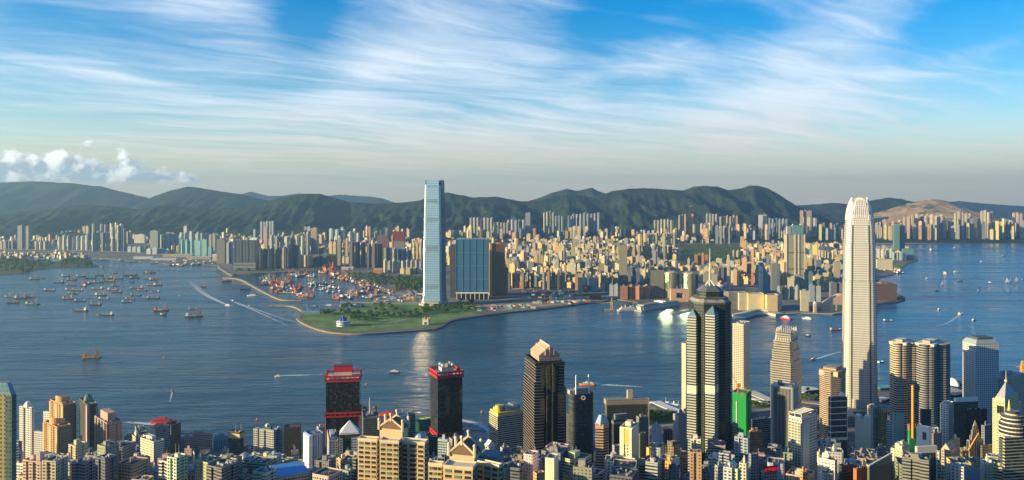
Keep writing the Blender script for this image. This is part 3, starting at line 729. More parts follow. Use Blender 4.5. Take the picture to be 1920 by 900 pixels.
# row of explicit blocks: x0, x1, top row, foot row, count, colour, pattern, label words (look), where
CR, PK, GY, BG, WH, SL = (.64, .51, .27), (.55, .40, .25), (.36, .35, .30), (.24, .30, .34), (.66, .65, .60), (.10, .14, .19)
YE, TQ, OR, BR, OL, TL = (.62, .46, .18), (.16, .50, .52), (.62, .24, .07), (.20, .13, .09), (.34, .33, .18), (.07, .22, .24)
ROWS = [
 (-6, 33, 451, 468, 6, GY, 'pale grey slab', 'at the far left edge'), (34, 45, 423, 468, 1, BG, 'tall blue grey tower with sunlit edge', 'standing alone at far left'), (45, 57, 425, 468, 1, GY, 'tall grey tower', 'joined to its blue grey twin at far left'),
 (57, 105, 453, 468, 6, WH, 'low pale block', 'beyond the wooded islet'), (108, 168, 442, 470, 7, WH, 'white tower', 'in the white row behind the wooded islet'), (115, 120, 434, 446, 1, (.03, .28, .16), 'green netted block', 'peeping over the white row'),
 (146, 152, 432, 446, 1, OR, 'bright orange block', 'peeping over the white row'), (121, 144, 434, 446, 3, CR, 'small cream block', 'behind the white row'), (155, 168, 425, 446, 2, CR, 'tall cream tower', 'behind the end of the white row'),
 (171, 207, 434, 472, 4, BG, 'slim blue grey tower', 'right of the white row'), (172, 202, 421, 436, 4, GY, 'pale grey block', 'behind the slim blue grey towers'), (207, 238, 424, 472, 3, BG, 'broad blue grey tower', 'right of the slim blue grey towers'), (205, 232, 419, 436, 3, CR, 'pale tower top', 'behind the broad blue grey towers'),
 (236, 248, 433, 458, 2, PK, 'pinkish tower', 'right of the broad blue grey towers'), (252, 274, 440, 456, 1, WH, 'wide white block', 'below the hazy hills at left'), (240, 275, 463, 474, 4, (.42, .52, .56), 'low pale blue shed', 'along the left viaduct'), (275, 320, 466, 477, 4, (.48, .56, .58), 'low pale shed', 'right along the left viaduct'),
 (282, 299, 433, 467, 1, BG, 'tall blue grey tower with peaked top', 'left of the turquoise blocks'), (300, 335, 440, 466, 5, (.40, .45, .50), 'grey blue block', 'just left of the turquoise blocks'), (312, 330, 436, 446, 2, PK, 'pale pink block', 'behind the turquoise blocks'),
 (336, 364, 435, 456, 3, (.52, .62, .60), 'pale green white tower', 'behind the turquoise blocks'), (345, 352, 424, 440, 1, WH, 'tall slim white tower', 'rising over the turquoise blocks'), (368, 390, 436, 456, 3, (.46, .60, .62), 'pale aqua tower', 'behind the turquoise blocks'), (392, 406, 440, 470, 2, GY, 'plain grey tower', 'left of the big grey glass slab'),
 (338, 365, 449, 479, 3, TQ, 'turquoise block', 'near the red boats on the left shore'), (366, 391, 449, 480, 2, (.30, .62, .58), 'pale turquoise block', 'near the red boats on the left shore'), (320, 358, 461, 477, 4, CR, 'small cream block', 'in front of the turquoise blocks'), (391, 399, 464, 482, 1, (.14, .42, .50), 'teal block', 'in front of the turquoise blocks'),
 (407, 425, 449, 494, 1, (.13, .17, .16), 'dark green grey glass tower', 'on the seawall corner'), (425, 436, 452, 494, 2, (.45, .47, .50), 'pale ribbed tower', 'between the dark glass slabs'),
 (480, 491, 466, 502, 1, (.14, .15, .16), 'dark grey tower', 'right of the big grey glass slab'), (491, 540, 466, 504, 4, (.22, .20, .17), 'grey brown tower', 'in the front row left of the boat basin'), (505, 582, 442, 477, 8, (.40, .41, .40), 'grey white tower', 'in the long row behind the grey brown towers'), (495, 503, 426, 470, 1, PK, 'tall lone pink grey tower', 'below the pale hillside slabs'),
 (488, 514, 415, 426, 5, (.40, .46, .50), 'pale slab', 'high on the dark hillside'), (515, 522, 432, 442, 1, YE, 'small yellow block', 'behind the long grey row'), (526, 560, 432, 442, 4, CR, 'small cream block', 'behind the long grey row'), (570, 583, 424, 446, 2, (.42, .44, .46), 'tall grey tower', 'behind the end of the long row'), (583, 596, 428, 476, 1, (.34, .29, .23), 'tall grey beige tower', 'at the end of the long row'),
 (541, 561, 460, 502, 2, (.15, .17, .18), 'slate tower', 'left of the boat basin park'), (561, 586, 478, 500, 3, CR, 'low cream block', 'beside the slate towers'), (586, 620, 477, 499, 2, (.05, .09, .14), 'low navy glass block', 'behind the boat basin'), (617, 632, 452, 499, 2, CR, 'cream and grey tower', 'behind the boat basin'), (633, 641, 446, 498, 1, GY, 'tall slim grey tower', 'behind the boat basin'),
 (616, 648, 430, 454, 3, (.38, .48, .52), 'tall blue white tower', 'behind the cream and grey towers'), (653, 675, 435, 458, 3, WH, 'white tower', 'behind the dark gold-edged towers'), (648, 653, 447, 480, 1, PK, 'slim pinkish tower', 'left of the dark gold-edged towers'), (640, 656, 482, 494, 2, CR, 'small cream block', 'between the boat basin and the gold-edged towers'),
 (655, 718, 456, 502, 6, (.13, .12, .11), 'dark tower with sunlit gold edge', 'behind the boat basin'), (718, 735, 462, 502, 2, (.28, .30, .22), 'green tan tower', 'right of the dark gold-edged towers'), (735, 773, 467, 494, 4, (.15, .22, .32), 'slate blue tower', 'left of the tallest tower'),
 (718, 793, 488, 512, 9, (.54, .53, .48), 'white grey apartment tower', 'behind the dark tree belt'), (750, 793, 503, 514, 4, CR, 'low cream block', 'at the edge of the tree belt'), (773, 793, 455, 486, 3, CR, 'cream tower', 'immediately left of the tallest tower'),
 (950, 959, 487, 512, 1, CR, 'cream tower', 'right of the dark brown tower'), (960, 1003, 489, 514, 3, (.20, .21, .23), 'wide grey slab', 'right of the dark brown tower'), (950, 1003, 512, 541, 6, (.24, .22, .19), 'grey brown tenement', 'in the row above the red site hut'), (1016, 1060, 510, 543, 5, (.30, .27, .23), 'brown grey tenement', 'behind the dockside building site'),
 (1084, 1120, 522, 546, 2, (.40, .48, .46), 'wide pale teal slab', 'behind the dockside building site'), (1078, 1084, 515, 545, 1, (.62, .30, .10), 'slim orange block', 'beside the pale teal slabs'), (1076, 1110, 490, 512, 3, (.24, .33, .31), 'grey teal slab', 'in the city behind the building site'), (1128, 1140, 531, 547, 2, (.32, .36, .33), 'grey green tower', 'right of the pale teal slabs'),
 (1160, 1177, 460, 533, 1, (.36, .33, .18), 'tall slim olive gold tower', 'behind the naval dock'), (1177, 1200, 500, 534, 3, (.09, .15, .24), 'blue glass block', 'right of the tall slim olive gold tower'), (1142, 1160, 533, 556, 2, (.52, .55, .58), 'white grey block', 'at the naval dock'),
 (1162, 1178, 537, 561, 1, (.30, .14, .06), 'dark rust block', 'behind the grey warship'), (1176, 1218, 536, 561, 3, (.58, .25, .05), 'orange brown block', 'behind the grey warship'), (1218, 1246, 507, 560, 1, (.20, .16, .12), 'square brown and green glass tower', 'left of the round gold towers'), (1318, 1346, 513, 541, 2, (.42, .42, .27), 'pale olive block', 'behind the spire of the dark stepped tower'),
 (1160, 1185, 461, 486, 3, (.34, .25, .16), 'brown gold tower', 'behind the tall slim olive gold tower'), (1185, 1222, 461, 488, 4, (.42, .30, .13), 'gold brown tower', 'below the yellow towers'), (1222, 1262, 462, 488, 4, (.16, .15, .13), 'dark brown tower', 'below the yellow towers'), (1195, 1235, 437, 462, 4, YE, 'yellow tower', 'in the left half of the bright yellow row'), (1241, 1268, 436, 462, 3, (.66, .54, .28), 'pale yellow tower', 'in the right half of the bright yellow row'),
 (1301, 1328, 476, 500, 4, (.50, .22, .07), 'orange brown slab', 'below the green hill left of the city park'), (1341, 1371, 424, 458, 4, (.26, .30, .33), 'tall grey tower', 'on the open ground under the ridge'), (1371, 1396, 426, 446, 4, CR, 'cream tower', 'right of the tall grey towers'), (1388, 1396, 444, 464, 1, YE, 'lone yellow tower', 'right of the tall grey towers'),
 (1410, 1447, 440, 451, 1, (.78, .40, .03), 'big yellow box building', 'on the old runway edge'), (1545, 1562, 430, 449, 2, (.75, .10, .05), 'bright red block', 'left of the ribbed pale skyscraper'), (1536, 1546, 418, 449, 1, (.38, .34, .25), 'tan tower', 'left of the bright red blocks'), (1562, 1584, 420, 448, 4, (.13, .14, .17), 'dark slate tower', 'half behind the ribbed pale skyscraper'),
 (1018, 1040, 397, 428, 4, (.38, .38, .33), 'tall grey white tower', 'in the hillside estate, left part'), (1040, 1075, 404, 430, 6, (.17, .25, .32), 'tall slate blue tower', 'in the middle of the hillside estate'), (1072, 1126, 400, 428, 8, (.27, .32, .34), 'tall blue grey tower', 'in the hillside estate, right part'), (985, 995, 399, 420, 1, (.22, .28, .33), 'lone grey blue tower', 'on the slope left of the hillside estate'),
 (950, 985, 412, 424, 5, (.40, .42, .42), 'grey white block', 'on the slope left of the hillside estate'), (880, 925, 408, 424, 7, (.44, .45, .43), 'pale tower', 'on the slope right of the tallest tower'), (882, 890, 411, 428, 1, (.13, .13, .13), 'dark tower', 'on the slope right of the tallest tower'), (925, 955, 417, 430, 5, (.56, .48, .38), 'cream tower', 'on the slope right of the tallest tower'),
 (1225, 1262, 412, 428, 6, (.50, .44, .32), 'cream block', 'at the foot of the ridge'), (1271, 1288, 402, 421, 3, (.52, .36, .24), 'pink tan tower', 'high at the foot of the ridge'), (1290, 1301, 402, 417, 2, OR, 'orange tower', 'high at the foot of the ridge'), (1323, 1346, 401, 420, 4, GY, 'grey tower', 'under the lion-shaped summit'), (1348, 1385, 405, 424, 6, (.50, .40, .30), 'tan tower', 'under the lion-shaped summit'), (1298, 1333, 420, 434, 5, (.50, .45, .33), 'cream tower', 'on the low hill under the ridge'),
 (1422, 1438, 402, 420, 2, WH, 'tall white tower', 'right below the lion-shaped summit'), (1429, 1438, 416, 436, 1, (.17, .22, .22), 'grey glass tower', 'below the two white towers'), (1440, 1478, 410, 436, 6, (.26, .33, .38), 'blue grey tower', 'right below the lion-shaped summit'), (1499, 1522, 394, 408, 3, (.44, .33, .24), 'brown tan slab', 'on the rise left of the ribbed skyscraper'), (1503, 1532, 408, 424, 3, WH, 'white tower', 'left of the ribbed skyscraper'), (1514, 1534, 426, 440, 3, (.44, .33, .22), 'tan block', 'left of the ribbed skyscraper'),
 (1534, 1560, 462, 474, 2, (.06, .11, .14), 'low dark glass block', 'left of the ribbed skyscraper'), (1538, 1566, 470, 496, 3, (.66, .56, .38), 'cream hotel block', 'left of the ribbed skyscraper'), (1518, 1526, 460, 480, 1, (.40, .33, .26), 'slim tower with domed top', 'right of the tall cream twin-ribbed tower'), (1520, 1536, 478, 505, 3, (.55, .56, .52), 'pale grey block', 'right of the tall cream twin-ribbed tower'),
 (1529, 1540, 488, 523, 1, (.14, .20, .30), 'slim slate blue tower', 'left of the ribbed skyscraper'), (1508, 1524, 510, 548, 2, (.10, .22, .26), 'teal glass tower', 'right of the tall cream twin-ribbed tower'), (1545, 1582, 505, 528, 3, (.30, .30, .33), 'grey block', 'left of the ribbed skyscraper'), (1555, 1582, 530, 556, 2, (.20, .22, .25), 'dark grey hall', 'behind the sloping pink hall'),
 (1410, 1423, 496, 522, 2, (.48, .38, .22), 'tan tower', 'left of the sail-shaped glass tower'), (1408, 1413, 511, 535, 1, (.72, .28, .04), 'slim orange tower', 'left of the sail-shaped glass tower'), (1445, 1463, 495, 545, 1, (.20, .25, .27), 'grey glass tower', 'right of the sail-shaped glass tower'), (1463, 1476, 490, 505, 2, (.50, .16, .08), 'red brown block', 'left of the tall cream twin-ribbed tower'), (1390, 1410, 478, 500, 2, (.24, .15, .12), 'red brown slab', 'in front of the park hill'),
 (1340, 1372, 500, 528, 4, (.13, .15, .18), 'dark glass block', 'behind the spire'), (1363, 1368, 478, 538, 1, (.66, .62, .52), 'very slim white tower', 'right of the spire'), (1370, 1376, 490, 525, 1, WH, 'slim white banded tower', 'right of the spire'), (1372, 1410, 470, 486, 5, (.46, .40, .32), 'tan block', 'right of the park hill'), (1456, 1500, 538, 562, 4, (.30, .32, .34), 'grey block', 'behind the long cream harbour mall'),
 (1500, 1516, 545, 585, 1, (.52, .42, .30), 'cream block with white front', 'left of the clock tower'), (1516, 1540, 535, 566, 2, (.32, .38, .42), 'blue grey block', 'behind the clock tower'),
 (1675, 1697, 421, 471, 2, (.10, .30, .31), 'tall teal glass tower', 'on the point right of the ribbed skyscraper'), (1692, 1712, 467, 487, 1, (.09, .33, .36), 'low teal glass block', 'at the tip of the point'), (1672, 1700, 473, 488, 4, (.36, .44, .50), 'blue grey block', 'at the foot of the teal towers'), (1643, 1672, 486, 506, 1, (.66, .60, .42), 'white and yellow striped hotel', 'right of the ribbed skyscraper'), (1644, 1675, 467, 484, 4, WH, 'white block', 'right of the ribbed skyscraper'),
 (1643, 1672, 418, 452, 6, (.42, .40, .33), 'tan grey tower', 'just right of the ribbed skyscraper'), (1692, 1772, 405, 440, 10, (.56, .49, .37), 'cream tower', 'below the quarried hill'), (1706, 1770, 403, 425, 7, (.55, .42, .30), 'tan tower', 'close under the quarried hill'), (1788, 1822, 398, 430, 5, (.58, .50, .34), 'pale yellow tower', 'on the far right shore'), (1804, 1842, 408, 438, 4, (.25, .27, .30), 'grey office slab', 'on the far right shore'),
 (1838, 1862, 396, 422, 4, (.58, .50, .38), 'tall cream tower', 'on the far right shore'), (1844, 1874, 416, 440, 4, (.40, .37, .33), 'grey tan block', 'on the far right shore'), (1874, 1898, 414, 438, 3, WH, 'white block', 'on the far right shore'), (1898, 1925, 400, 440, 4, (.50, .43, .34), 'tan block', 'at the far right edge'), (1700, 1900, 428, 447, 18, (.48, .43, .36), 'low waterfront block', 'along the far right quay'), (1640, 1720, 430, 447, 8, (.38, .36, .32), 'grey waterfront block', 'behind the old runway at right'),
]
ORD = 'first second third fourth fifth sixth seventh eighth ninth tenth eleventh twelfth thirteenth fourteenth fifteenth sixteenth seventeenth eighteenth nineteenth'.split()
TENS = ['', '', 'twent', 'thirt', 'fort', 'fift', 'sixt', 'sevent', 'eight', 'ninet']
def nth(i):
    i += 1
    if i < 20: return ORD[i - 1]
    if i >= 100: return 'hundred and ' + nth(i - 101) if i > 100 else 'hundredth'
    t_, u = divmod(i, 10); return TENS[t_] + ('ieth' if u == 0 else 'y-' + ORD[u - 1])
OCC = []                                    # columns and rows already taken (photo pixels): x0, x1, foot row
USED = set()
def uniq(lab):
    assert lab not in USED, lab
    USED.add(lab); return lab
FARMAT = {p: facade((.4, .4, .4), p, (.11, .12, .13), .25, 0, .7, True, .1) for p in ('grid', 'band', 'vert', 'wide')}
def plan_cross(cx, cy, w, d, rot):
    a, b = w / 2, d / 2; p, q = a * .52, b * .52
    pts = [(p, -b), (p, -q), (a, -q), (a, q), (p, q), (p, b), (-p, b), (-p, q), (-a, q), (-a, -q), (-p, -q), (-p, -b)]
    c_, s_ = math.cos(rot), math.sin(rot); return [(cx + x * c_ - y * s_, cy + x * s_ + y * c_) for x, y in pts]
def plan_rect(cx, cy, w, d, rot):
    c_, s_ = math.cos(rot), math.sin(rot)
    return [(cx + x * c_ - y * s_, cy + x * s_ + y * c_) for x, y in ((w/2, -d/2), (w/2, d/2), (-w/2, d/2), (-w/2, -d/2))]
def far_block(name, cat, label, cx, cy, w, d, rot, z1, col, pat, rng, plan='rect', group=None, s=None, roofgear=True):
    poly = plan_cross(cx, cy, w, d, rot) if plan == 'cross' else plan_rect(cx, cy, w, d, rot)
    m = s or MB(); m.c = col
    m.prism(poly, 1, z1, 3.6, 3.3)
    g = MB() if s is None else m; g.c = tuple(v * .9 + .06 for v in col)
    if roofgear:
        for _ in range(rng.choice((1, 1, 2))):
            u, v = rng.uniform(-.2, .2) * w, rng.uniform(-.2, .2) * d
            g.box(cx + u * math.cos(rot), cy + v, z1 - .01, w * rng.uniform(.2, .45), d * rng.uniform(.2, .45), rng.uniform(3, 7), rot)
    if s is not None: return None
    o = m.build(name, FARMAT[pat]); tag(o, uniq(label), cat, group)
    if roofgear: g.build('plant_room', FARMAT[pat], o)
    return o
rngK = random.Random(5)
for x0, x1, yt, yb, n, col, look, where in ROWS:
    OCC.append((x0, x1, yb))
    slope = yb < 442
    for i in range(n):
        a = x0 + (x1 - x0) * i / n; b = x0 + (x1 - x0) * (i + 1) / n
        Y = 7750 + rngK.uniform(-200, 200) if slope else 397 * F / (yb - HZ) + rngK.uniform(-20, 20)
        pxw = (b - a) * (.93 if n > 1 else 1); w = pxw * Y / F
        d = min(w, 30) if w > 22 else w
        tall = (yb - yt) > (b - a) * 1.3
        plan = 'cross' if tall and n > 2 and 'slab' not in look and 'glass' not in look else 'rect'
        rot = -R(rngK.choice((12, 20, 28, 35)) if n > 1 and plan == 'cross' else rngK.uniform(6, 18) if n > 1 else 10)
        k = 1 / (abs(math.cos(rot)) + abs(math.sin(rot)) * d / w) if True else 1 if plan == 'rect' else 1.0
        jit = rngK.uniform(-.04, .04) if n > 1 else 0
        cc = tuple(min(.85, max(.01, v * rngK.uniform(.88, 1.1))) for v in col)
        z1 = zt(yt + (yb - yt) * (rngK.uniform(-.05, .09) if n > 1 else 0), Y)
        nm = 'office_tower' if 'glass' in look or 'office' in look else 'tower_block' if tall else 'city_block'
        lab = (nth(i) + ' ' if n > 1 else '') + look + (' from left' if n > 1 else '') + ' ' + where
        far_block(nm, nm.replace('_', ' '), lab, ((a + b) / 2 - 960) / F * (Y + d / 2), Y + d / 2, w * k, d * k, rot, z1, cc, 'vert' if 'glass' in look else rngK.choice(('grid', 'vert', 'wide')) if tall else 'wide', rngK, plan, 'rows of blocks across the harbour')
# ------------------------------------------------------------------ other landmarks across the harbour
def place(x, yb, z=3): X, Y = gp(x, yb, z); return X, Y
def round_gold(x0, x1, yt, yb, lab):
    Y = 397 * F / (yb - HZ); r = (x1 - x0) / 2 * Y / F; X = ((x0 + x1) / 2 - 960) / F * Y; z1 = zt(yt, Y)
    root = empty('tower', (X, Y + r, 3), lab, 'tower')
    s = MB(); s.prism(disc(X, Y + r, r, 28), 2, z1, 3.5, 3.6, cap=False); s.build('wall', facade((.46, .40, .22), 'band', (.42, .36, .20), .13, .85, .35), root)
    s = MB(); s.prism(disc(X, Y + r, r * 1.02, 28), z1, z1 + 3); s.build('parapet', plain('gold_trim', (.55, .45, .28), .5), root)
    s = MB(); s.box(X, Y + r, z1 + 3, r * .9, r * .8, 4); s.build('plant_room', PLANT, root)
    a = R(-43); s = MB(); s.box(X + math.sin(a) * r * .96, Y + r - math.cos(a) * r * .96, 40, 17, 3, z1 - 42, a); s.build('glint_facet', plain('green_mirror_glass', (.50, .78, .60), .13, 1.0, .02), root)  # flat mirror facet added to throw green sun glitter on the water
    s = MB(); q = plan_rect(X + r * .75, Y + r * 1.3, r * .9, r * 1.4, 0); s.prism(q, 2, z1 - 3, 3.5, 3.6); s.build('side_wing', facade((.05, .14, .11), 'band', (.03, .08, .07), .15), root)
round_gold(1247, 1273, 512, 560, 'round gold glass tower behind the pink arch block, left of its twin')
round_gold(1282, 1308, 514, 560, 'round gold glass tower nearest the dark stepped tower, right of its twin')
def arch_block():
    Y = 397 * F / (566 - HZ); k = lambda x: (x - 960) / F * Y
    root = empty('arch_building', (k(1274), Y, 3), 'pink stone block with a big square opening in front of round towers', 'building')
    m = facade((.58, .36, .23), 'none'); z1 = zt(542, Y); za, zb = zt(549, Y), zt(559, Y)
    s = MB()
    s.box((k(1258) + k(1268)) / 2, Y + 12, 2, k(1268) - k(1258), 24, z1 - 2); s.box((k(1281) + k(1291)) / 2, Y + 12, 2, k(1291) - k(1281), 24, z1 - 2)
    s.box((k(1268) + k(1281)) / 2, Y + 12, za, k(1281) - k(1268), 23.8, z1 - za - .01); s.build('wall', m, root)
    s = MB(); s.box((k(1268) + k(1281)) / 2, Y + 12, 2, k(1281) - k(1268), 23.8, zb - 2); s.build('base', m, root)
    s = MB()
    for x in (1270, 1279): s.tube((k(x), Y + 6, z1), (k(x), Y + 6, z1 + 14), .5, .3, 5)
    s.build('mast', WHITE, root)
arch_block()
def cream_twin():                          # the tall cream tower with vertical ribs and a glass crown
    Y = 397 * F / (533 - HZ); k = lambda x: (x - 960) / F * Y
    root = empty('skyscraper', (k(1492), Y, 3), 'tall cream twin-ribbed tower with a teal glass box crown', 'skyscraper')
    z1, zc = zt(440, Y), zt(422, Y)
    m = facade((.50, .44, .30), 'grid', (.10, .10, .08)); rib = plain('pale_rib', (.62, .57, .44), .6)
    s = MB(); s.box((k(1475) + k(1509)) / 2, Y + 18, 2, k(1509) - k(1475), 34, z1 - 2); s.build('wall', m, root)
    for x, w in ((1475, 2.5), (1491, 5), (1498, 3), (1509, 2.5)):
        s = MB(); s.box(k(x), Y + .6, 2, w * 1.4, 3, z1 - 1); s.build('rib', rib, root)
    for y in (474, 505):
        s = MB(); s.box((k(1475) + k(1509)) / 2, Y + .9, zt(y, Y), k(1509) - k(1475) + 1, 2.6, 3); s.build('dark_band', ROOFD, root)
    s = MB(); s.box((k(1474) + k(1511)) / 2, Y + 18, z1, k(1511) - k(1474), 36, 3); s.build('cornice', METAL, root)
    s = MB(); s.box((k(1487) + k(1506)) / 2, Y + 18, z1 + 3, k(1506) - k(1487), 26, zc - z1 - 4); s.build('crown', facade((.16, .34, .32), 'curtain', (.12, .30, .29), .15), root)
    s = MB(); s.box((k(1477) + k(1485)) / 2, Y + 18, z1 + 3, k(1485) - k(1477), 20, (zc - z1) * .8); s.build('plant_room', PLANT, root)
    for x in (1489, 1503):
        s = MB(); s.tube((k(x), Y + 18, zc), (k(x), Y + 18, zc + 4), 3, 3, 8); s.build('water_tank', WHITE, root)
cream_twin()
def sail_tower():
    Y = 397 * F / (549 - HZ); k = lambda x: (x - 960) / F * Y
    root = empty('skyscraper', (k(1432), Y, 3), 'sail-shaped blue glass tower with a curved sloping edge', 'skyscraper')
    rings = []
    for i in range(9):
        u = i / 8; z = 2 + (zt(493, Y) - 2) * u
        xr = k(1445) - (k(1445) - k(1431)) * u ** 1.7; xl = k(1425)
        rings.append([(xr, Y, z), (xr, Y + 26, z), (xl, Y + 26, z), (xl, Y, z)])
    s = MB(); s.loft(rings, 3.5, 3.6); s.build('wall', facade((.12, .24, .30), 'fine', (.10, .22, .30), .15), root)
    s = MB(); s.box(k(1427), Y - 1.5, 2, k(1430) - k(1424), 5, zt(500, Y)); s.build('edge_panel', plain('pale_rib', (.62, .57, .44), .6), root)
    s = MB(); s.box(k(1427), Y - 4.2, zt(512, Y), 5, .6, 7); s.build('opening', ROOFD, root)
sail_tower()
def mall():
    Y = 397 * F / (585 - HZ); k = lambda x: (x - 960) / F * Y
    for x0, x1, yt, dy, col, pat, lab in ((1362, 1374, 548, 60, (.62, .52, .34), 'punch', 'cream block at the left end of the long harbour mall'), (1374, 1392, 549, 55, (.30, .29, .27), 'band', 'grey louvred part of the long harbour mall'), (1392, 1408, 550, 40, (.66, .56, .36), 'punch', 'cream corner block of the long harbour mall'),
                                 (1408, 1438, 551, 34, (.72, .60, .33), 'none', 'long blank cream wall of the harbour mall'), (1440, 1460, 554, 12, (.74, .56, .26), 'none', 'golden poster wall at the end of the harbour mall')):
        poly = [(k(x1), Y + dy), (k(x1), Y + dy + 45), (k(x0), Y + dy + 45), (k(x0), Y + dy)]
        r = tower('mall', uniq(lab), 'shopping mall', poly, zt(yt, Y + dy), col, pat, 'q', '', 2, 4, 4, rng=rngK)
    poly = [(k(1480), Y + 80), (k(1478), Y + 110), (k(1461), Y + 55), (k(1461), Y + 12)]
    tower('mall', 'long grey side wall of the harbour mall facing the ferry pier', 'shopping mall', poly, zt(553, Y + 12), (.38, .36, .34), 'none', '', '', 2)
mall()
def ocean_pier():                           # long white pier building with a bridge-like end
    a = Vector(gp(1203, 585)); b = Vector(gp(1275, 572)); d = (b - a); L = d.length; d.normalize(); n = Vector((-d.y, d.x))
    root = empty('pier', (a.x, a.y, 0), 'long white pier terminal jutting into the harbour by the warship', 'pier')
    P = lambda u, v: (a.x + d.x * u + n.x * v, a.y + d.y * u + n.y * v)
    def blk(s, u0, u1, v0, v1, z0, z1): s.prism([P(u0, v0), P(u1, v0), P(u1, v1), P(u0, v1)], z0, z1, 5, 4)
    s = MB(); blk(s, 0, L, 0, 42, -2, 4); s.build('deck', CONC, root)
    s = MB(); blk(s, 18, L, 4, 38, 4, 14); s.build('hall', facade((.60, .62, .60), 'thin'), root)
    s = MB(); blk(s, 24, L * .5, 8, 34, 14, 22); blk(s, 10, 30, 10, 32, 4, 18); s.build('upper_deck', facade((.66, .67, .64), 'band'), root)
    s = MB(); blk(s, L * .52, L, 8, 34, 14, 15.5); s.build('roof', plain('green_roof', (.16, .24, .17), .9), root)
    s = MB(); blk(s, L * .55, L * .58, 2, 40, 14, 24); blk(s, L * .62, L * .65, 2, 40, 14, 24); s.build('gantry', WHITE, root)
ocean_pier()
s = MB(); strip(s, [(1257, 588), (1300, 581), (1330, 574)], 3, 16, 6); tag(s.build('pier', CONC), 'low concrete jetty right of the white pier terminal', 'pier')
def star_pier():                            # curved mall pier in front of the long cream mall
    root = empty('pier', gp(1400, 588) + (0,), 'pale curved promenade roofs in front of the cream mall', 'pier')
    s = MB(); strip(s, smooth_px([(1362, 597), (1390, 592), (1412, 586), (1440, 585), (1462, 588)]), 9, 40, 12); s.build('deck', plain('pier_roof', (.52, .48, .40), .8), root)
    s = MB(); strip(s, smooth_px([(1370, 590), (1392, 586), (1415, 580), (1440, 580)]), 17, 18, 7); s.build('roof', plain('roof_pale', (.62, .56, .44), .8), root)
    s = MB(); strip(s, smooth_px([(1352, 600), (1372, 596), (1392, 594)]), 14, 34, 10); s.build('glass_roof', facade((.34, .44, .50), 'curtain', (.25, .36, .44)), root)
star_pier()
s = MB(); strip(s, [(1462, 589), (1500, 586), (1525, 587), (1560, 588), (1582, 584)], 4.5, 14, 6); tag(s.build('promenade', CONC), 'concrete promenade below the sloping pink hall', 'promenade')
def hall():
    Y = 397 * F / (582 - HZ); k = lambda x: (x - 960) / F * Y
    root = empty('concert_hall', (k(1560), Y, 3), 'pink windowless hall with a sweeping sloped roof by the clock tower', 'concert hall')
    z = [zt(y, Y) for y in (575, 568, 562, 555, 552)]; xs = [k(x) for x in (1541, 1550, 1560, 1572, 1580)]
    s = MB()
    fr = [(xs[i], Y, z[i]) for i in range(5)]; bk = [(x, y + 40, zz) for x, y, zz in fr]
    s.face([(xs[0], Y, 2), (xs[4], Y, 2)] + fr[::-1]); s.face(([(xs[0], Y + 40, 2), (xs[4], Y + 40, 2)] + bk[::-1])[::-1])
    for i in range(4): s.face((fr[i], fr[i + 1], bk[i + 1], bk[i]))
    s.face(((xs[0], Y + 40, 2), (xs[0], Y, 2), fr[0], bk[0])); s.face(((xs[4], Y, 2), (xs[4], Y + 40, 2), bk[4], fr[4]))
    s.build('wall', plain('pink_tile', (.56, .36, .26), .7), root)
    for x in (1563, 1571, 1576):
        s = MB(); s.box(k(x), Y - .4, 3, 7, 1, 20); s.build('window', plain('green_glass', (.05, .16, .11), .2), root)
    X, Yc = gp(1528, 586, 3)
    root = empty('clock_tower', (X, Yc, 3), 'slim pink clock tower with a domed top on the promenade', 'clock tower')
    s = MB(); s.box(X, Yc, 2, 9, 9, 32); s.build('shaft', plain('pink_tile', (.56, .36, .26), .7), root)
    s = MB(); s.box(X, Yc, 34, 7, 7, 5); s.ball((X, Yc, 39), 3.5, lo=0); s.build('dome', WHITE, root)
    s = MB(); s.box(X, Yc - 4.6, 28, 4, .3, 4); s.build('clock_face', WHITE, root)
hall()
def quay_block():
    Y = 397 * F / (563 - HZ); k = lambda x: (x - 960) / F * Y
    poly = [(k(1682), Y), (k(1686), Y + 60), (k(1640), Y + 80), (k(1640), Y)]
    tower('office_block', 'big dark brown block on its own quay right of the ribbed skyscraper', 'office block', poly, zt(533, Y), (.19, .11, .085), 'thin', 'pq', '', 2, 4, 3.4)
    s = MB(); strip(s, smooth_px([(1640, 569), (1672, 567), (1694, 560), (1686, 553)]), 4, 12, 6); tag(s.build('seawall', DSTONE), 'dark seawall around the brown block on its quay', 'seawall')
quay_block()
def big_glass():                            # wide grey glass slab at the seawall
    Y = 397 * F / (505 - HZ); k = lambda x: (x - 960) / F * Y
    root = empty('slab_block', (k(458), Y, 3), 'big dark grey glass slab on a white podium at the seawall', 'slab block')
    s = MB(); s.prism([(k(480), Y + 10), (k(480), Y + 60), (k(437), Y + 60), (k(437), Y + 10)], 2, zt(450, Y + 10), 4, 3.4); s.build('wall', facade((.17, .20, .21), 'band', (.04, .06, .075), .15), root)
    s = MB(); s.prism([(k(479.5), Y), (k(479.5), Y + 70), (k(437), Y + 70), (k(437), Y)], 1, zt(493, Y), 5, 8); s.build('podium', facade((.52, .55, .56), 'deep'), root)
    for i in range(7):
        s = MB(); x = k(437) + (k(480) - k(437)) * (i + .5) / 7; s.box(x, Y + 10, 20, 2.4 if i % 2 else 5, 2, zt(451, Y + 10) - 20); s.build('pier', plain('slab_pier', (.12, .14, .15) if i % 2 else (.05, .06, .07), .6) if i % 2 else plain('slab_shaft', (.05, .06, .07), .4), root)
    s = MB(); s.prism([(k(479), Y + 20), (k(479), Y + 50), (k(466), Y + 50), (k(466), Y + 20)], zt(450, Y + 10), zt(446, Y)); s.build('plant_room', WHITE, root)
big_glass()
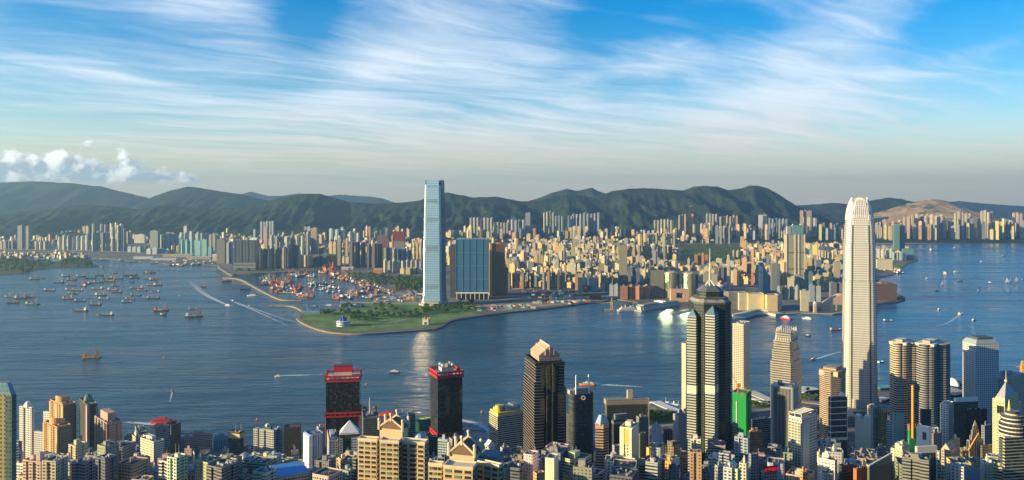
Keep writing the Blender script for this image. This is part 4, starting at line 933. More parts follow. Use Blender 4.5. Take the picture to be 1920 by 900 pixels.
def netted_tower():
    Y = 397 * F / (492 - HZ); k = lambda x: (x - 960) / F * Y
    root = empty('netted_tower', (k(746), Y, 3), 'unfinished tower in maroon, grey and green netting with crane on top', 'unfinished tower')
    ys = [(467, 470, (.03, .14, .09)), (452, 467, (.22, .22, .23)), (436, 452, (.20, .05, .075))]
    poly = lambda: [(k(758), Y), (k(758), Y + 36), (k(735), Y + 36), (k(735), Y)]
    prev = 2
    for y0, y1, col in ys:
        s = MB(); s.prism(poly(), prev, zt(y0 if col[1] < .2 else 452, Y) if False else zt({(.03, .14, .09): 467, (.22, .22, .23): 452, (.20, .05, .075): 434}[col], Y)); s.build('netting', plain('netting_%.2f' % col[0], col, .95), root); prev = zt({(.03, .14, .09): 467, (.22, .22, .23): 452, (.20, .05, .075): 434}[col], Y)
    s = MB(); s.box(k(735.8), Y - .6, 2, 6, 1.2, prev - 20); s.build('hoist', plain('orange_cladding', (.70, .33, .06), .5), root)
    s = MB()
    for q in (739, 748): s.tube((k(q), Y + 15, prev), (k(q), Y + 15, prev + 14), 1, .8, 4); s.tube((k(q) - 6, Y + 15, prev + 10), (k(q) + 22, Y + 15, prev + 20), 1, .5, 4)
    s.build('crane', plain('green_paint', (.03, .25, .14), .6), root)
    Y = 397 * F / (490 - HZ)
    tower('netted_tower', 'lower unfinished block in dull red netting left of the maroon tower', 'unfinished tower', [(k(728), Y), (k(728), Y + 30), (k(707), Y + 30), (k(707), Y)], zt(442, Y), (.17, .10, .12), 'none', 'q', '', 2)
netted_tower()


# ------------------------------------------------------------------ the rest of the city over there
REG = [  # pixel boxes for feet: x0, x1, y0, y1, how many, height range m, colours
    (955, 1160, 452, 540, 1000, (22, 62)), (1160, 1345, 448, 530, 470, (22, 58)), (1345, 1585, 463, 545, 820, (22, 62)), (840, 960, 440, 500, 120, (22, 55)),
    (955, 1290, 430, 455, 210, (30, 95)), (1290, 1590, 424, 448, 150, (30, 85)), (596, 800, 446, 478, 170, (20, 60)), (400, 600, 445, 470, 130, (25, 70)),
    (0, 400, 448, 466, 130, (18, 55)), (640, 960, 424, 446, 140, (25, 70)), (1640, 1925, 428, 446, 130, (30, 80)), (1640, 1700, 466, 486, 24, (15, 35)), (0, 160, 466, 484, 60, (8, 20))]
KEEP = [(1268, 1392, 456, 500), (1270, 1345, 438, 453), (1395, 1590, 447, 461), (945, 1135, 541, 580), (640, 795, 502, 560), (840, 960, 500, 570), (793, 836, 440, 580), (1140, 1215, 534, 580), (1216, 1312, 508, 580), (1358, 1482, 535, 600), (915, 1000, 455, 465), (1640, 1925, 447, 460)]
PAL = [(0.67, 0.53, 0.25), (0.71, 0.59, 0.31), (0.59, 0.45, 0.24), (0.54, 0.42, 0.22), (0.41, 0.36, 0.24), (0.48, 0.39, 0.25), (0.26, 0.27, 0.27), (0.63, 0.39, 0.2), (0.73, 0.52, 0.15), (0.3, 0.34, 0.37), (0.69, 0.61, 0.39), (0.43, 0.25, 0.12), (0.14, 0.2, 0.22), (0.75, 0.66, 0.43)]
LOOKS = ['cream', 'pale cream', 'tan', 'dull tan', 'grey', 'warm grey', 'dark grey', 'pinkish brown', 'yellow', 'blue grey', 'off white', 'brown', 'slate', 'white']
fill = []
for x0, x1, y0, y1, n, hr in REG:
    for _ in range(n):
        for _try in range(12):
            x, y = rngK.uniform(x0, x1), y0 + (y1 - y0) * rngK.random() ** .85
            if any(a <= x <= b and c_ <= y <= d for a, b, c_, d in KEEP): continue
            if any(a - 1 <= x <= b + 1 and yb - 4 < y < yb + 7 for a, b, yb in OCC): continue
            Y = 397 * F / (y - HZ); w = rngK.uniform(16, 40); wp = w / Y * F
            if any(abs(x - q[0]) < (wp + q[3]) * .33 and abs(y - q[1]) < 2.8 for q in fill): continue
            h = 1.12 * (hr[0] + (hr[1] - hr[0]) * rngK.random() ** 1.5) * (1.6 if rngK.random() < .10 else .85)
            # stay clear of what stands in front or of rows behind that must show
            fill.append((x, y, Y, wp, w, h, rngK.randrange(len(PAL)))); break
fill.sort(key=lambda q: -q[3] * q[5] / q[2])
ZON = [(240, 'left of the turquoise blocks'), (400, 'around the turquoise blocks'), (600, 'behind the big grey glass slab'), (790, 'left of the tallest tower'), (960, 'right of the tallest tower'), (1060, 'behind the red site hut'), (1160, 'behind the dockside building site'), (1250, 'behind the round gold towers'), (1345, 'around the park hill'), (1440, 'behind the cream harbour mall'), (1530, 'around the cream twin-ribbed tower'), (1600, 'left of the ribbed skyscraper'), (1760, 'below the quarried hill'), (2000, 'on the far right shore')]
def zone(x, y):
    z = next(w for lim, w in ZON if x < lim)
    return z, ('lowest' if y > 505 else 'lower' if y > 478 else 'middle' if y > 455 else 'upper' if y > 438 else 'topmost')
top = fill[:285]; rest = fill[285:]
keyed = {}
for q in top:
    sz = 'tall' if q[5] > 62 else 'low' if q[5] < 32 else 'mid-height'
    keyed.setdefault((zone(q[0], q[1]), LOOKS[q[6]], sz), []).append(q)
for ((zn, band), look, sz), qs in keyed.items():
    qs.sort()
    for i, (x, y, Y, wp, w, h, ci) in enumerate(qs):
        lab = f'{nth(i) + " " if len(qs) > 1 else ""}{sz} {look} building{" from left" if len(qs) > 1 else ""} in {band} streets {zn}'
        cc = tuple(min(.85, v * rngK.uniform(.85, 1.12)) for v in PAL[ci])
        far_block('apartment_building', 'apartment building', lab, (x - 960) / F * Y, Y, w, w * rngK.uniform(.6, 1), -R(rngK.uniform(8, 50)), 3 + h, cc, rngK.choice(('grid', 'wide', 'vert', 'band')), rngK, rngK.choice(('rect', 'rect', 'cross')), 'streets of buildings across the harbour')
s = MB()
for x, y, Y, wp, w, h, ci in rest:
    far_block('', '', '', (x - 960) / F * Y, Y, w, w * rngK.uniform(.6, 1), -R(rngK.uniform(8, 50)), 3 + h, tuple(min(.85, v * rngK.uniform(.85, 1.12)) for v in PAL[ci]), 'grid', rngK, 'rect', s=s)
for zone_ in ((1700, 1930, 410, 432, 130), (1000, 1300, 424, 438, 70), (640, 1000, 422, 436, 55), (1300, 1590, 418, 434, 60), (1640, 1700, 412, 430, 20), (330, 640, 434, 448, 45)):   # estates up the slopes
    for _ in range(zone_[4]):
        x = rngK.uniform(zone_[0], zone_[1]); yt = rngK.uniform(zone_[2], zone_[3]); Y = rngK.uniform(7500, 7950); w = rngK.uniform(18, 30)
        far_block('', '', '', (x - 960) / F * Y, Y, w, w * .8, -R(rngK.uniform(8, 50)), zt(yt, Y), tuple(min(.85, v * rngK.uniform(.85, 1.1)) for v in rngK.choice(PAL)), 'grid', rngK, 'rect', s=s)
tag(s.build('distant_buildings', FARMAT['grid']), 'mass of small distant buildings filling the far shore and lower slopes', 'distant buildings', None, 'stuff')
# ------------------------------------------------------------------ near shore: landmark towers
def louvred(col, dark=(.02, .03, .03)): return facade(col, 'band', dark, .25)
def pale_skyscraper():                      # ribbed pale skyscraper, the tallest on the near shore
    Y = 1455; cy = Y + 30; X = (1611 - 960) / F * cy
    root = empty('skyscraper', (X, cy, 3), 'tallest near skyscraper, ribbed pale silver with a claw-like crown of fins', 'skyscraper')
    prof = [(20, 29), (80, 28.7), (170, 27.8), (250, 27), (251, 26.3), (318, 25.9), (319, 25.1), (352, 24.2), (353, 23.2), (372, 22), (373, 20.8), (386, 19), (394, 16.5)]
    rot = R(-17)
    m = facade((.56, .555, .54), 'fine', (.37, .37, .37), .25, .35, .38)
    def ring(hw, z): return [(X + x, cy + y, z) for x, y in rounded([(p[0] - X, p[1] - cy) for p in ring_sq(X, cy, hw, .0001, rot, 0)][1::2] , hw * .9, 5)]
    def sq(hw, z):
        c_, s_ = math.cos(rot), math.sin(rot)
        P = [(x * hw, y * hw) for x, y in ((1, -1), (1, 1), (-1, 1), (-1, -1))]
        out = []
        for i in range(4):
            p, a, b = Vector(P[i]), Vector(P[i - 1]), Vector(P[(i + 1) % 4])
            u, w = (a - p).normalized(), (b - p).normalized()
            r = hw * .46
            # each corner: step in, bulge, step out
            for k in range(5):
                t_ = k / 4; q = (p + u * r).lerp(p, t_).lerp(p.lerp(p + w * r, t_), t_); out.append(q)
        return [(X + q.x * c_ - q.y * s_, cy + q.x * s_ + q.y * c_, z) for q in out]
    s = MB(); s.loft([sq(hw, z) for z, hw in prof], 3.4, 4.2); s.build('wall', m, root, True)
    # vertical dark glass seams between faces and corners
    seam = plain('seam_glass', (.05, .07, .07), .2)
    for i in range(4):
        a = rot + i * math.pi / 2
        for sd in (-1, 1):
            s = MB(); rings = []
            for z, hw in prof[:9]:
                x0 = sd * hw * .56; pts = [(x0 + 1.1, -hw - .25), (x0 + 1.1, -hw + 2), (x0 - 1.1, -hw + 2), (x0 - 1.1, -hw - .25)]
                rings.append([(X + x * math.cos(a) - y * math.sin(a), cy + x * math.sin(a) + y * math.cos(a), z) for x, y in pts])
            s.loft(rings); s.build('seam', seam, root)
        for k in range(9):                   # crown fins leaning inwards
            u = (k - 4) / 4
            s = MB(); rings = []
            for z, r in ((366, 22.6), (382, 20.4), (394, 17), (404 - abs(u) * 2.5, 13.2)):
                x0 = u * r * .62; w = .55
                if k in (0, 8): z -= 4
                pts = [(x0 + w, -r - .8), (x0 + w, -r + 1.2), (x0 - w, -r + 1.2), (x0 - w, -r - .8)]
                rings.append([(X + x * math.cos(a) - y * math.sin(a), cy + x * math.sin(a) + y * math.cos(a), z) for x, y in pts])
            s.loft(rings); s.build('crown_fin', plain('silver_fin', (.70, .69, .66), .4), root)
    for i in range(4):                       # base fins
        a = rot + i * math.pi / 2; s = MB()
        for k in range(12):
            x0 = (k - 5.5) * 2.7; y0 = -31.6
            s.box(X + x0 * math.cos(a) - y0 * math.sin(a), cy + x0 * math.sin(a) + y0 * math.cos(a), 18, 1, 1.5, 18, a)
        s.build('base_fin', plain('silver_fin', (.70, .69, .66), .4), root)
    root = empty('podium', (X, cy, 3), 'broad grey podium with a planted roof under the ribbed skyscraper', 'podium')
    poly = corner(1585, 1640, 1668, 1395, 12, most=120)
    s = MB(); s.prism([(X - 60, 1400), (X + 48, 1392), (X + 60, 1480), (X - 50, 1490)], 2, 20, 6, 5); s.build('wall', facade((.30, .30, .28), 'thin'), root)
    s = MB(); s.prism([(X - 40, 1408), (X + 36, 1402), (X + 42, 1424), (X - 36, 1428)], 20, 21.6)
    s.build('roof_garden', plain('roof_hedge', (.05, .10, .02), .9, 0, .5, .2), root)
pale_skyscraper()
def stepped_spire():                        # dark stepped tower with pale banded corner bays
    Y = 1000; k = lambda x, d=0: (x - 960) / F * (Y + d); Z = lambda y, d=0: zt(y, Y + d)
    X = k(1331, 26); cy = Y + 26
    root = empty('skyscraper', (X, cy, 10), 'dark green glass stepped tower with spire and pale banded corner bays', 'skyscraper')
    dk = facade((.035, .05, .045), 'fine', (.012, .026, .024), .10, 0, .35, pale_mix=.06)
    oc = lambda hw, z, rot=0.0: ring_sq(X, cy, hw, .42, rot, z)
    s = MB(); s.loft([oc(23.2, 0), oc(23.2, Z(572))], 3.2, 3.6); s.build('wall', dk, root)
    s = MB(); s.loft([oc(23.6, Z(572)), oc(23.6, Z(568)), oc(20.5, Z(563)), oc(20.5, Z(560))], 3, 4); s.build('shoulder', facade((.07, .08, .08), 'thin'), root)
    s = MB(); s.loft([oc(15.2, Z(566)), oc(15.2, Z(549))], 3, 3.4); s.build('upper_storey', dk, root)
    s = MB(); s.loft([oc(15.6, Z(549)), oc(9, Z(540)), oc(8, Z(539))]); s.build('roof', plain('zinc_roof', (.15, .17, .18), .4, .3), root)
    s = MB(); s.tube((X, cy, Z(540)), (X, cy, Z(510)), 1.4, .9, 8); s.tube((X, cy, Z(510)), (X, cy, Z(468)), .7, .3, 8)
    s.build('spire', plain('pale_spire', (.68, .66, .60), .4), root)
    s = MB()
    for i in range(4):
        a = i * math.pi / 2 + .6; s.tube((X + 10 * math.cos(a), cy + 10 * math.sin(a), Z(542)), (X, cy, Z(528)), .6, .4, 5)
    s.build('spire_brace', plain('pale_spire', (.68, .66, .60), .4), root)
    band = louvred((.44, .46, .43))
    for xl, xm, xr, yt, d, th in ((1288, 1305, 1310, 594, 3, 26), (1322, 1340, 1351, 590, -12, 28), (1354, 1363, 1373, 594, 22, 40)):
        b = root
        poly = corner(xl, xm, xr, Y + d, th); zt_ = Z(yt, d)
        s = MB(); s.prism(poly, 0, zt_, 40, 3.35, cap=False); s.build('corner_bay', band, b)
        s = MB(); z7 = Z(738, d); q = [lerp2(centre(poly), p, 1.02) for p in poly]; s.prism(q, z7, z7 + 9, 40); s.build('pale_band', plain('pale_band', (.66, .60, .47), .6), b)
        s = MB(); pyramid(s, inset(poly, 1.03), zt_, 9); s.build('pyramid_roof', plain('blue_glass_roof', (.16, .30, .38), .15, .2), b)
    for xl, xm, xr, d in ((1303, 1308, 1312, 2), (1340, 1345, 1352, -3)): pass
stepped_spire()
def black_tower():                          # black granite with a pink gabled crown
    Y = 1000; k = lambda x: (x - 960) / F * Y; Z = lambda y: zt(y, Y)
    root = empty('skyscraper', (k(1025), Y + 25, 8), 'black glass skyscraper with white floor edges and a pink gabled crown', 'skyscraper')
    P = corner(983, 1003, 1059, Y, 77); blk = facade((.010, .010, .012), 'none', wr=.10)
    edge = facade((.19, .17, .165), 'deep', (.005, .005, .007), .08, 0, .6, pale_mix=.02)
    s = MB(); s.prism(quad_at(P, .06, .94, .03, .97), 0, Z(680), 3, 3.6); s.build('wall', facade((.012, .012, .014), 'curtain', (.006, .007, .009), .05, pale_mix=.03), root)
    for u0, u1, yt in ((-.03, .28, 716), (.76, 1.03, 728), (.02, .24, 682), (.80, .98, 682)):
        s = MB(); s.prism(quad_at(P, u0, u1, -.03 if yt > 700 else -.012, 1.02), 0, Z(yt), 30, 3.7); s.build('corner_bay', edge, root)
    for u, v in ((.36, .40), (.56, .60)):
        s = MB(); s.prism(quad_at(P, u, v, -.03 if u < .5 else -.05, .3), 0, Z(690 if u < .5 else 683), 3, 3.7); s.build('glass_fin', facade((.03, .04, .04), 'curtain', (.03, .05, .05), .03), root)
    s = MB(); s.prism(quad_at(P, -.0, 1.0, -.02, 1.0), Z(686), Z(680)); s.build('cornice', plain('black_trim', (.03, .028, .028), .4), root)
    pk = plain('pink_granite', (.52, .32, .24), .7)
    b = quad_at(P, .18, .88, .12, .88)
    s = MB(); s.prism(b, Z(680), Z(669)); s.build('crown_wall', facade((.50, .33, .26), 'punch', (.05, .05, .06)), root)
    s = MB(); gabled(s, b, Z(669), 11.5, .4); s.build('crown_gable', pk, root)
    s = MB()
    for u in (.3, .5, .7):
        q = quad_at(b, u - .02, u + .02, -.05, 1.05); s.prism(q, Z(669), Z(669) + 12 * (1 - abs(u - .5) * 2) + .6)
    s.build('crown_rib', plain('pink_trim', (.62, .45, .36), .7), root)
black_tower()
def red_trim(xl, xm, xr, yt, Y, th, y_mid, pent, lab):
    Z = lambda y: zt(y, Y)
    P = corner(xl, xm, xr, Y, th, most=60); c_ = centre(P)
    root = empty('skyscraper', (c_[0], c_[1], 3), lab, 'skyscraper')
    s = MB(); s.prism(P, 1, Z(yt + 8), 3.2, 3.4, cap=False); s.build('wall', facade((.03, .028, .02), 'curtain', (.013, .014, .013), .07, 0, .3, pale_mix=.16), root)
    for ya, yb in ((yt, yt + 12), (y_mid, y_mid + 9)):
        n = 7; o = inset(P, 1.05); top, bot = Z(ya), Z(yb); hh = (top - bot)
        s = MB()
        for i in range(4):
            a, b = o[i], o[(i + 1) % 4]; ang = math.atan2(b[1] - a[1], b[0] - a[0]); mm = lerp2(a, b, .5)
            for z0 in (top - hh * .28, bot): s.box(mm[0], mm[1], z0, math.dist(a, b) + 1.4, 1.4, hh * .28, ang)
            for j in range(n + 1):
                q = lerp2(a, b, j / n); q = lerp2(q, c_, .015); s.box(q[0], q[1], bot, 1.6, 1.6, hh, ang)
            for j in range(n):
                q0, q1 = lerp2(lerp2(a, b, j / n), c_, .012), lerp2(lerp2(a, b, (j + 1) / n), c_, .012)
                if (j + i) % 2: s.tube(q0 + (bot + 1,), q1 + (top - 1,), .5, .5, 4)
        s.build('red_truss', RED, root)
    s = MB()
    for q in (P[0], P[3], P[1]): s.tube((q[0], q[1], 0), (q[0], q[1], Z(y_mid + 4)), .9, .9, 5)
    s.build('corner_post', plain('dull_red', (.22, .02, .02), .5), root)
    s = MB(); s.prism(inset(P, .96), Z(yt + 8), Z(yt + 6)); s.build('roof', plain('roof_pale', (.50, .46, .38), .9), root)
    zr = Z(yt + 6)
    if pent:
        s = MB(); b = quad_at(P, .22, .76, .3, .7); s.prism(b, zr, zr + 8); s.build('plant_room', plain('roof_pale', (.50, .46, .38), .9), root)
        s = MB(); s.prism(inset(b, 1.03), zr + 8, zr + 17); s.build('penthouse', plain('crimson_panel', (.62, .02, .045), .5, 0, .08), root)
        s = MB(); s.prism(inset(b, 1.05), zr + 17, zr + 18.2); s.build('penthouse_rim', plain('dark_maroon', (.12, .02, .03), .5), root)
    else:
        s = MB(); b = quad_at(P, .25, .75, .3, .7); s.prism(b, zr, zr + 9); s.build('plant_room', facade((.62, .60, .55), 'punch'), root)
        s = MB(); cx, cyy = centre(b); s.tube((cx + 3, cyy, zr + 9), (cx + 3, cyy, zr + 14), 5, 5, 10); s.build('water_tank', plain('olive_tank', (.35, .32, .12), .6), root)
        for i in range(4):
            s = MB(); q = lerp2(b[i], (cx, cyy), .2); s.ball((q[0], q[1], zr + 12.5), 2.6, lo=-.2); s.build('satellite_dish', WHITE, root)
        for i in range(5):
            s = MB(); s.tube((cx - 8 + 4 * i, cyy - 4, zr + 8), (cx - 8 + 4 * i, cyy - 4, zr + 20), .35, .15, 4); s.build('antenna', METAL, root)
red_trim(606, 611, 674, 705, 1290, 82, 774, True, 'dark glass tower with red trusses and a crimson rooftop box, left of its twin')
red_trim(807, 821, 867, 698, 1290, 68, 813, False, 'dark glass tower with red trusses and antennas on its roof, right of its twin')
def finned_tower():                         # stepped tower with white fins
    Y = 1350; Z = lambda y: zt(y, Y)
    c0 = centre(corner(1443, 1486, 1504, Y, 14)); root = empty('skyscraper', (c0[0], c0[1], 3), 'stepped grey cream tower with a comb of white fins on top', 'skyscraper')
    m = facade((.33, .31, .27), 'band', (.10, .10, .10), .2, .2)
    for i, (xl, xm, xr, yt) in enumerate(((1443, 1487, 1504, 680), (1446, 1486, 1501, 660), (1449, 1485, 1498, 642), (1452, 1484, 1496, 626))):
        P = corner(xl, xm, xr, Y + i * 3, 14); s = MB(); s.prism(rounded(P, 4, 1), 0, Z(yt), 4, 4.0); s.build('wall' if i == 0 else 'setback', m, root)
    P = corner(1453, 1484, 1496, Y + 9, 14)
    for side in range(4):
        a, b = P[side], P[(side + 1) % 4]
        for j in range(7):
            q = lerp2(a, b, (j + .5) / 7); q2 = lerp2(q, centre(P), .12)
            s = MB(); s.tube(lerp2(q, centre(P), -.03) + (Z(645),), q2 + (Z(619),), .8, .5, 4); s.build('crown_fin', plain('silver_fin', (.70, .69, .66), .4), root)
finned_tower()
def rounded_pair(xl, xm, xr, yt, Y, th, m, lab):
    Z = lambda y: zt(y, Y); P = corner(xl, xm, xr, Y, th)
    c_ = centre(P); root = empty('office_tower', (c_[0], c_[1], 3), lab, 'office tower')
    s = MB(); s.prism(rounded(P, 15, 5), 0, Z(yt + 5), 30, 3.9); s.build('wall', m, root)
    a, b, cc, d = P
    for q, r in ((lerp2(lerp2(a, d, .5), c_, .12), .30 * math.dist(a, d)), (lerp2(lerp2(a, b, .5), c_, .12), .26 * math.dist(a, b))):
        s = MB(); s.prism(disc(q[0], q[1], r * .86, 22), 0, Z(yt + 2), 40, 3.9); s.build('round_bay', m, root)
    s = MB(); s.prism(inset(P, .9), Z(yt + 5), Z(yt + 1)); s.build('roof', plain('roof_pale', (.50, .46, .38), .9), root)
    for i in range(3):
        s = MB(); s.prism(quad_at(P, .15 + .25 * i, .32 + .25 * i, .3, .65), Z(yt + 1), Z(yt - 4 + i)); s.build('plant_room', WHITE if i == 1 else PLANT, root)
rounded_pair(1664, 1700, 1718, 643, 1340, 20, facade((.60, .47, .34), 'band', (.022, .026, .032), .10, 0, .55, pale_mix=.08), 'dark banded office tower with rounded sunlit bays, left of its close twin')  # sunlit tone of this twin put into its wall colour
rounded_pair(1712, 1752, 1777, 646, 1325, 28, facade((.26, .27, .28), 'band', (.018, .024, .03), .10, 0, .55, pale_mix=.08), 'dark banded office tower with rounded shaded bays, right of its close twin')  # same tower type, its shade put into the darker wall colour
def porthole_tower():
    Y = 1400; Z = lambda y: zt(y, Y); P = corner(1805, 1830, 1873, Y, 84)
    c_ = centre(P); root = empty('office_tower', (c_[0], c_[1], 3), 'white grey tower pierced by rows of small round windows', 'office tower')
    m, t, b = pbr('porthole_wall')
    uv = t.new('ShaderNodeUVMap').outputs[0]; u, v = t.xyz(uv)[:2]
    du, dv = t.m('SUBTRACT', t.m('FRACT', u), .5), t.m('SUBTRACT', t.m('FRACT', v), .5)
    hole = t.m('LESS_THAN', t.m('ADD', t.m('MULTIPLY', du, du), t.m('MULTIPLY', dv, dv)), .085)
    t.put(b.inputs['Base Color'], t.mix(hole, (.58, .60, .60, 1), (.03, .04, .05, 1))); b.inputs['Roughness'].default_value = .5
    s = MB(); s.prism(P, 0, Z(646), 3.7, 3.7, cap=False); s.build('wall', m, root)
    s = MB(); o = inset(P, 1.01); s.loft([[(x, y, Z(646)) for x, y in o], [(x, y, Z(646) + 1) for x, y in o], [(x, y, Z(638)) for x, y in inset(P, .80)]]); s.build('roof', plain('blue_grey_roof', (.26, .32, .38), .5), root)
    s = MB(); s.prism(inset(P, .66), Z(640), Z(634)); s.build('plant_room', plain('dark_roof_box', (.08, .085, .10), .6), root)
porthole_tower()
def fluted_tower():
    Y = 1090; Z = lambda y: zt(y, Y); P = corner(1443, 1489, 1499, Y, 8)
    c_ = centre(P); root = empty('office_tower', (c_[0], c_[1], 8), 'dark vertically fluted tower with pale rounded corners and cluttered roof', 'office tower')
    s = MB(); s.prism(rounded(P, 6, 4), 0, Z(728), 2.6, 60, cap=True); s.build('wall', facade((.32, .35, .38), 'none', wr=.35), root)
    a, d = P[0], P[3]
    s = MB(); q = quad_at(P, -.03, .03, .16, .84)
    s.prism(q, 0, Z(731), 1.9, 60); s.build('glazing', facade((.20, .20, .20), 'vert', (.02, .022, .026), .15), root)
    s = MB()
    rr = random.Random(4)
    for i in range(9): s.prism(quad_at(P, *(lambda u, v: (u, u + .2, v, v + .12))(rr.uniform(.05, .75), rr.uniform(.05, .85))), Z(728), Z(728) + rr.uniform(1.5, 5))
    s.build('roof_units', plain('navy_units', (.07, .10, .17), .6), root)
fluted_tower()
def cream_gables(xs, Y, ys, lab, s2):
    """cream apartment block of three wings under a gabled centre with finial balls"""
    k = lambda x: (x - 960) / F * Y; Z = lambda y: zt(y, Y)
    root = empty('apartment_block', (k(sum(xs[:2]) / 2), Y + 10, base_of([(k(xs[0]), Y)])), lab, 'apartment block')
    wall = plain('cream_render', (.58, .46, .29), .8, 0, .16, .3); trim = plain('pale_cream_trim', (.66, .56, .40), .8); z0 = base_of([(k(xs[0]), Y)])
    gls = plain('dark_window', (.03, .045, .045), .15); gg = plain('green_window', (.10, .22, .17), .2); ac = plain('orange_ledge', (.55, .33, .17), .8)
    wings = s2
    fl = 3.05; nwin = 0; rest = MB()
    for (x0, x1, yt, d, th) in wings:
        P = corner(x0, x0 + (x1 - x0) * .86, x1, Y + d, th, 1.2, 40) if th else None
        z1 = Z(yt) if d == 0 else zt(yt, Y + d)
        wg = MB(); wg.prism(P, z0, z1, cap=False); w_o = wg.build('wing', wall, root)
        s = MB()
        o, ii = inset(P, 1.03), inset(P, .93)
        for i in range(4):
            j = (i + 1) % 4; s.face((o[i] + (z1 - .6,), o[j] + (z1 - .6,), o[j] + (z1 + 1.0,), o[i] + (z1 + 1.0,))); s.face((o[i] + (z1 + 1.0,), o[j] + (z1 + 1.0,), ii[j] + (z1 + 1.0,), ii[i] + (z1 + 1.0,))); s.face((ii[j] + (z1,), ii[i] + (z1,), ii[i] + (z1 + 1,), ii[j] + (z1 + 1,)))
        s.face([q + (z1 + .1,) for q in ii]); s.build('parapet', trim, w_o)
        # windows on the left (wide) face and right face
        for (pa, pb, cols) in ((P[3], P[0], 3), (P[0], P[1], 2)):
            L = math.dist(pa, pb); ang = math.atan2(pb[1] - pa[1], pb[0] - pa[0])
            nx, ny = math.sin(ang), -math.cos(ang)
            for f in range(15):
                zz = z1 - 2.9 - f * fl
                if zz < z0: break
                vis = zt(905, Y)
                for c_ in range(cols):
                    u = (c_ + .5) / cols; q = lerp2(pa, pb, u); w = L / cols * (.62 if c_ != 1 else .74)
                    tgt = rest
                    if nwin < 96 and zz > vis:
                        tgt = MB(); nwin += 1
                    tgt.box(q[0] + nx * .05, q[1] + ny * .05, zz, w, .5, 1.5, ang)
                    if tgt is not rest: tgt.build('window', gg if (f * 7 + c_ * 3) % 5 == 0 else gls, root)
            sl_ = MB()
            for f in range(15):
                zz = z1 - 3.5 - f * fl
                if zz < z0: break
                q = lerp2(pa, pb, .5); sl_.box(q[0] + nx * .25, q[1] + ny * .25, zz, L * .92, .7, .35, ang)
            sl_.build('ledge', ac, w_o)
    if rest.f: tag(rest.build('window', gls, root), kind='stuff')
    return root, k, Z, wall, trim
def gable_top(root, k, Y, x0, x1, ya, yb, yr, trim, wall, dep):
    Z = lambda y: zt(y, Y)
    P = corner(x0, x0 + (x1 - x0) * .80, x1, Y, 16, .8, 40)
    s = MB(); s.prism(P, Z(yb), Z(ya)); s.build('tower_room', wall, root)
    s = MB(); a, b, c_, d = P; q = [b, c_, d, a]; gabled(s, q, Z(ya), (ya - yr) * Y / F, .5); s.build('gable_roof', plain('brown_tile', (.17, .11, .075), .8, 0, .25, .5), root)
    o = inset(P, 1.04); L = Z(ya)
    s = MB()
    for i, h in ((3, 5), (0, 5), (1, 5), (2, 5)): s.prism(disc(o[i][0], o[i][1], .9, 6), Z(ya) - 1, Z(ya) + h)
    s.build('finial_post', trim, root)
    for i in range(4):
        s = MB(); s.ball((o[i][0], o[i][1], Z(ya) + 5.8), 1.15); s.build('finial_ball', trim, root)
    for u, v in (((o[3], o[0])), ((o[2], o[1]))):
        m_ = lerp2(u, v, .5); top = Z(yr) + .6
        s = MB(); s.tube(u + (Z(ya) + 1,), m_ + (top,), .7, .7, 4); s.tube(v + (Z(ya) + 1,), m_ + (top,), .7, .7, 4); s.tube(m_ + (top - 2,), m_ + (top + 2,), .8, .7, 6); s.build('gable_edge', trim, root)
        s = MB(); s.ball(m_ + (top + 2.6,), 1.15); s.build('finial_ball', trim, root)
r_, k_, Z_, w_, t_ = cream_gables((672, 802), 520, None, 'big cream apartment block with gabled rooftop and ball finials, taller of the pair', [(671, 712, 826, 0, 12), (712, 753, 829, -4, 10), (752, 803, 832, -2, 14)])
gable_top(r_, k_, 530, 712, 765, 806, 832, 788, t_, w_, 10)
s = MB(); s.ball(((787 - 960) / F * 535, 535, zt(822, 535)), 4.2, 10, 6, lo=-.1); s.build('satellite_dish', plain('pale_blue_dish', (.34, .44, .54), .5), r_)
r_, k_, Z_, w_, t_ = cream_gables((803, 940), 455, None, 'big cream apartment block with gabled rooftop and ball finials, lower of the pair', [(803, 832, 872, 4, 12), (831, 895, 879, -6, 8), (893, 942, 875, 2, 34)])
gable_top(r_, k_, 465, 843, 901, 855, 880, 832, t_, w_, 10)
s = MB(); s.prism(corner(897, 930, 944, 470, 20), zt(875, 470), zt(858, 470)); s.build('plant_room', plain('slate_blue_box', (.16, .20, .26), .7), r_)
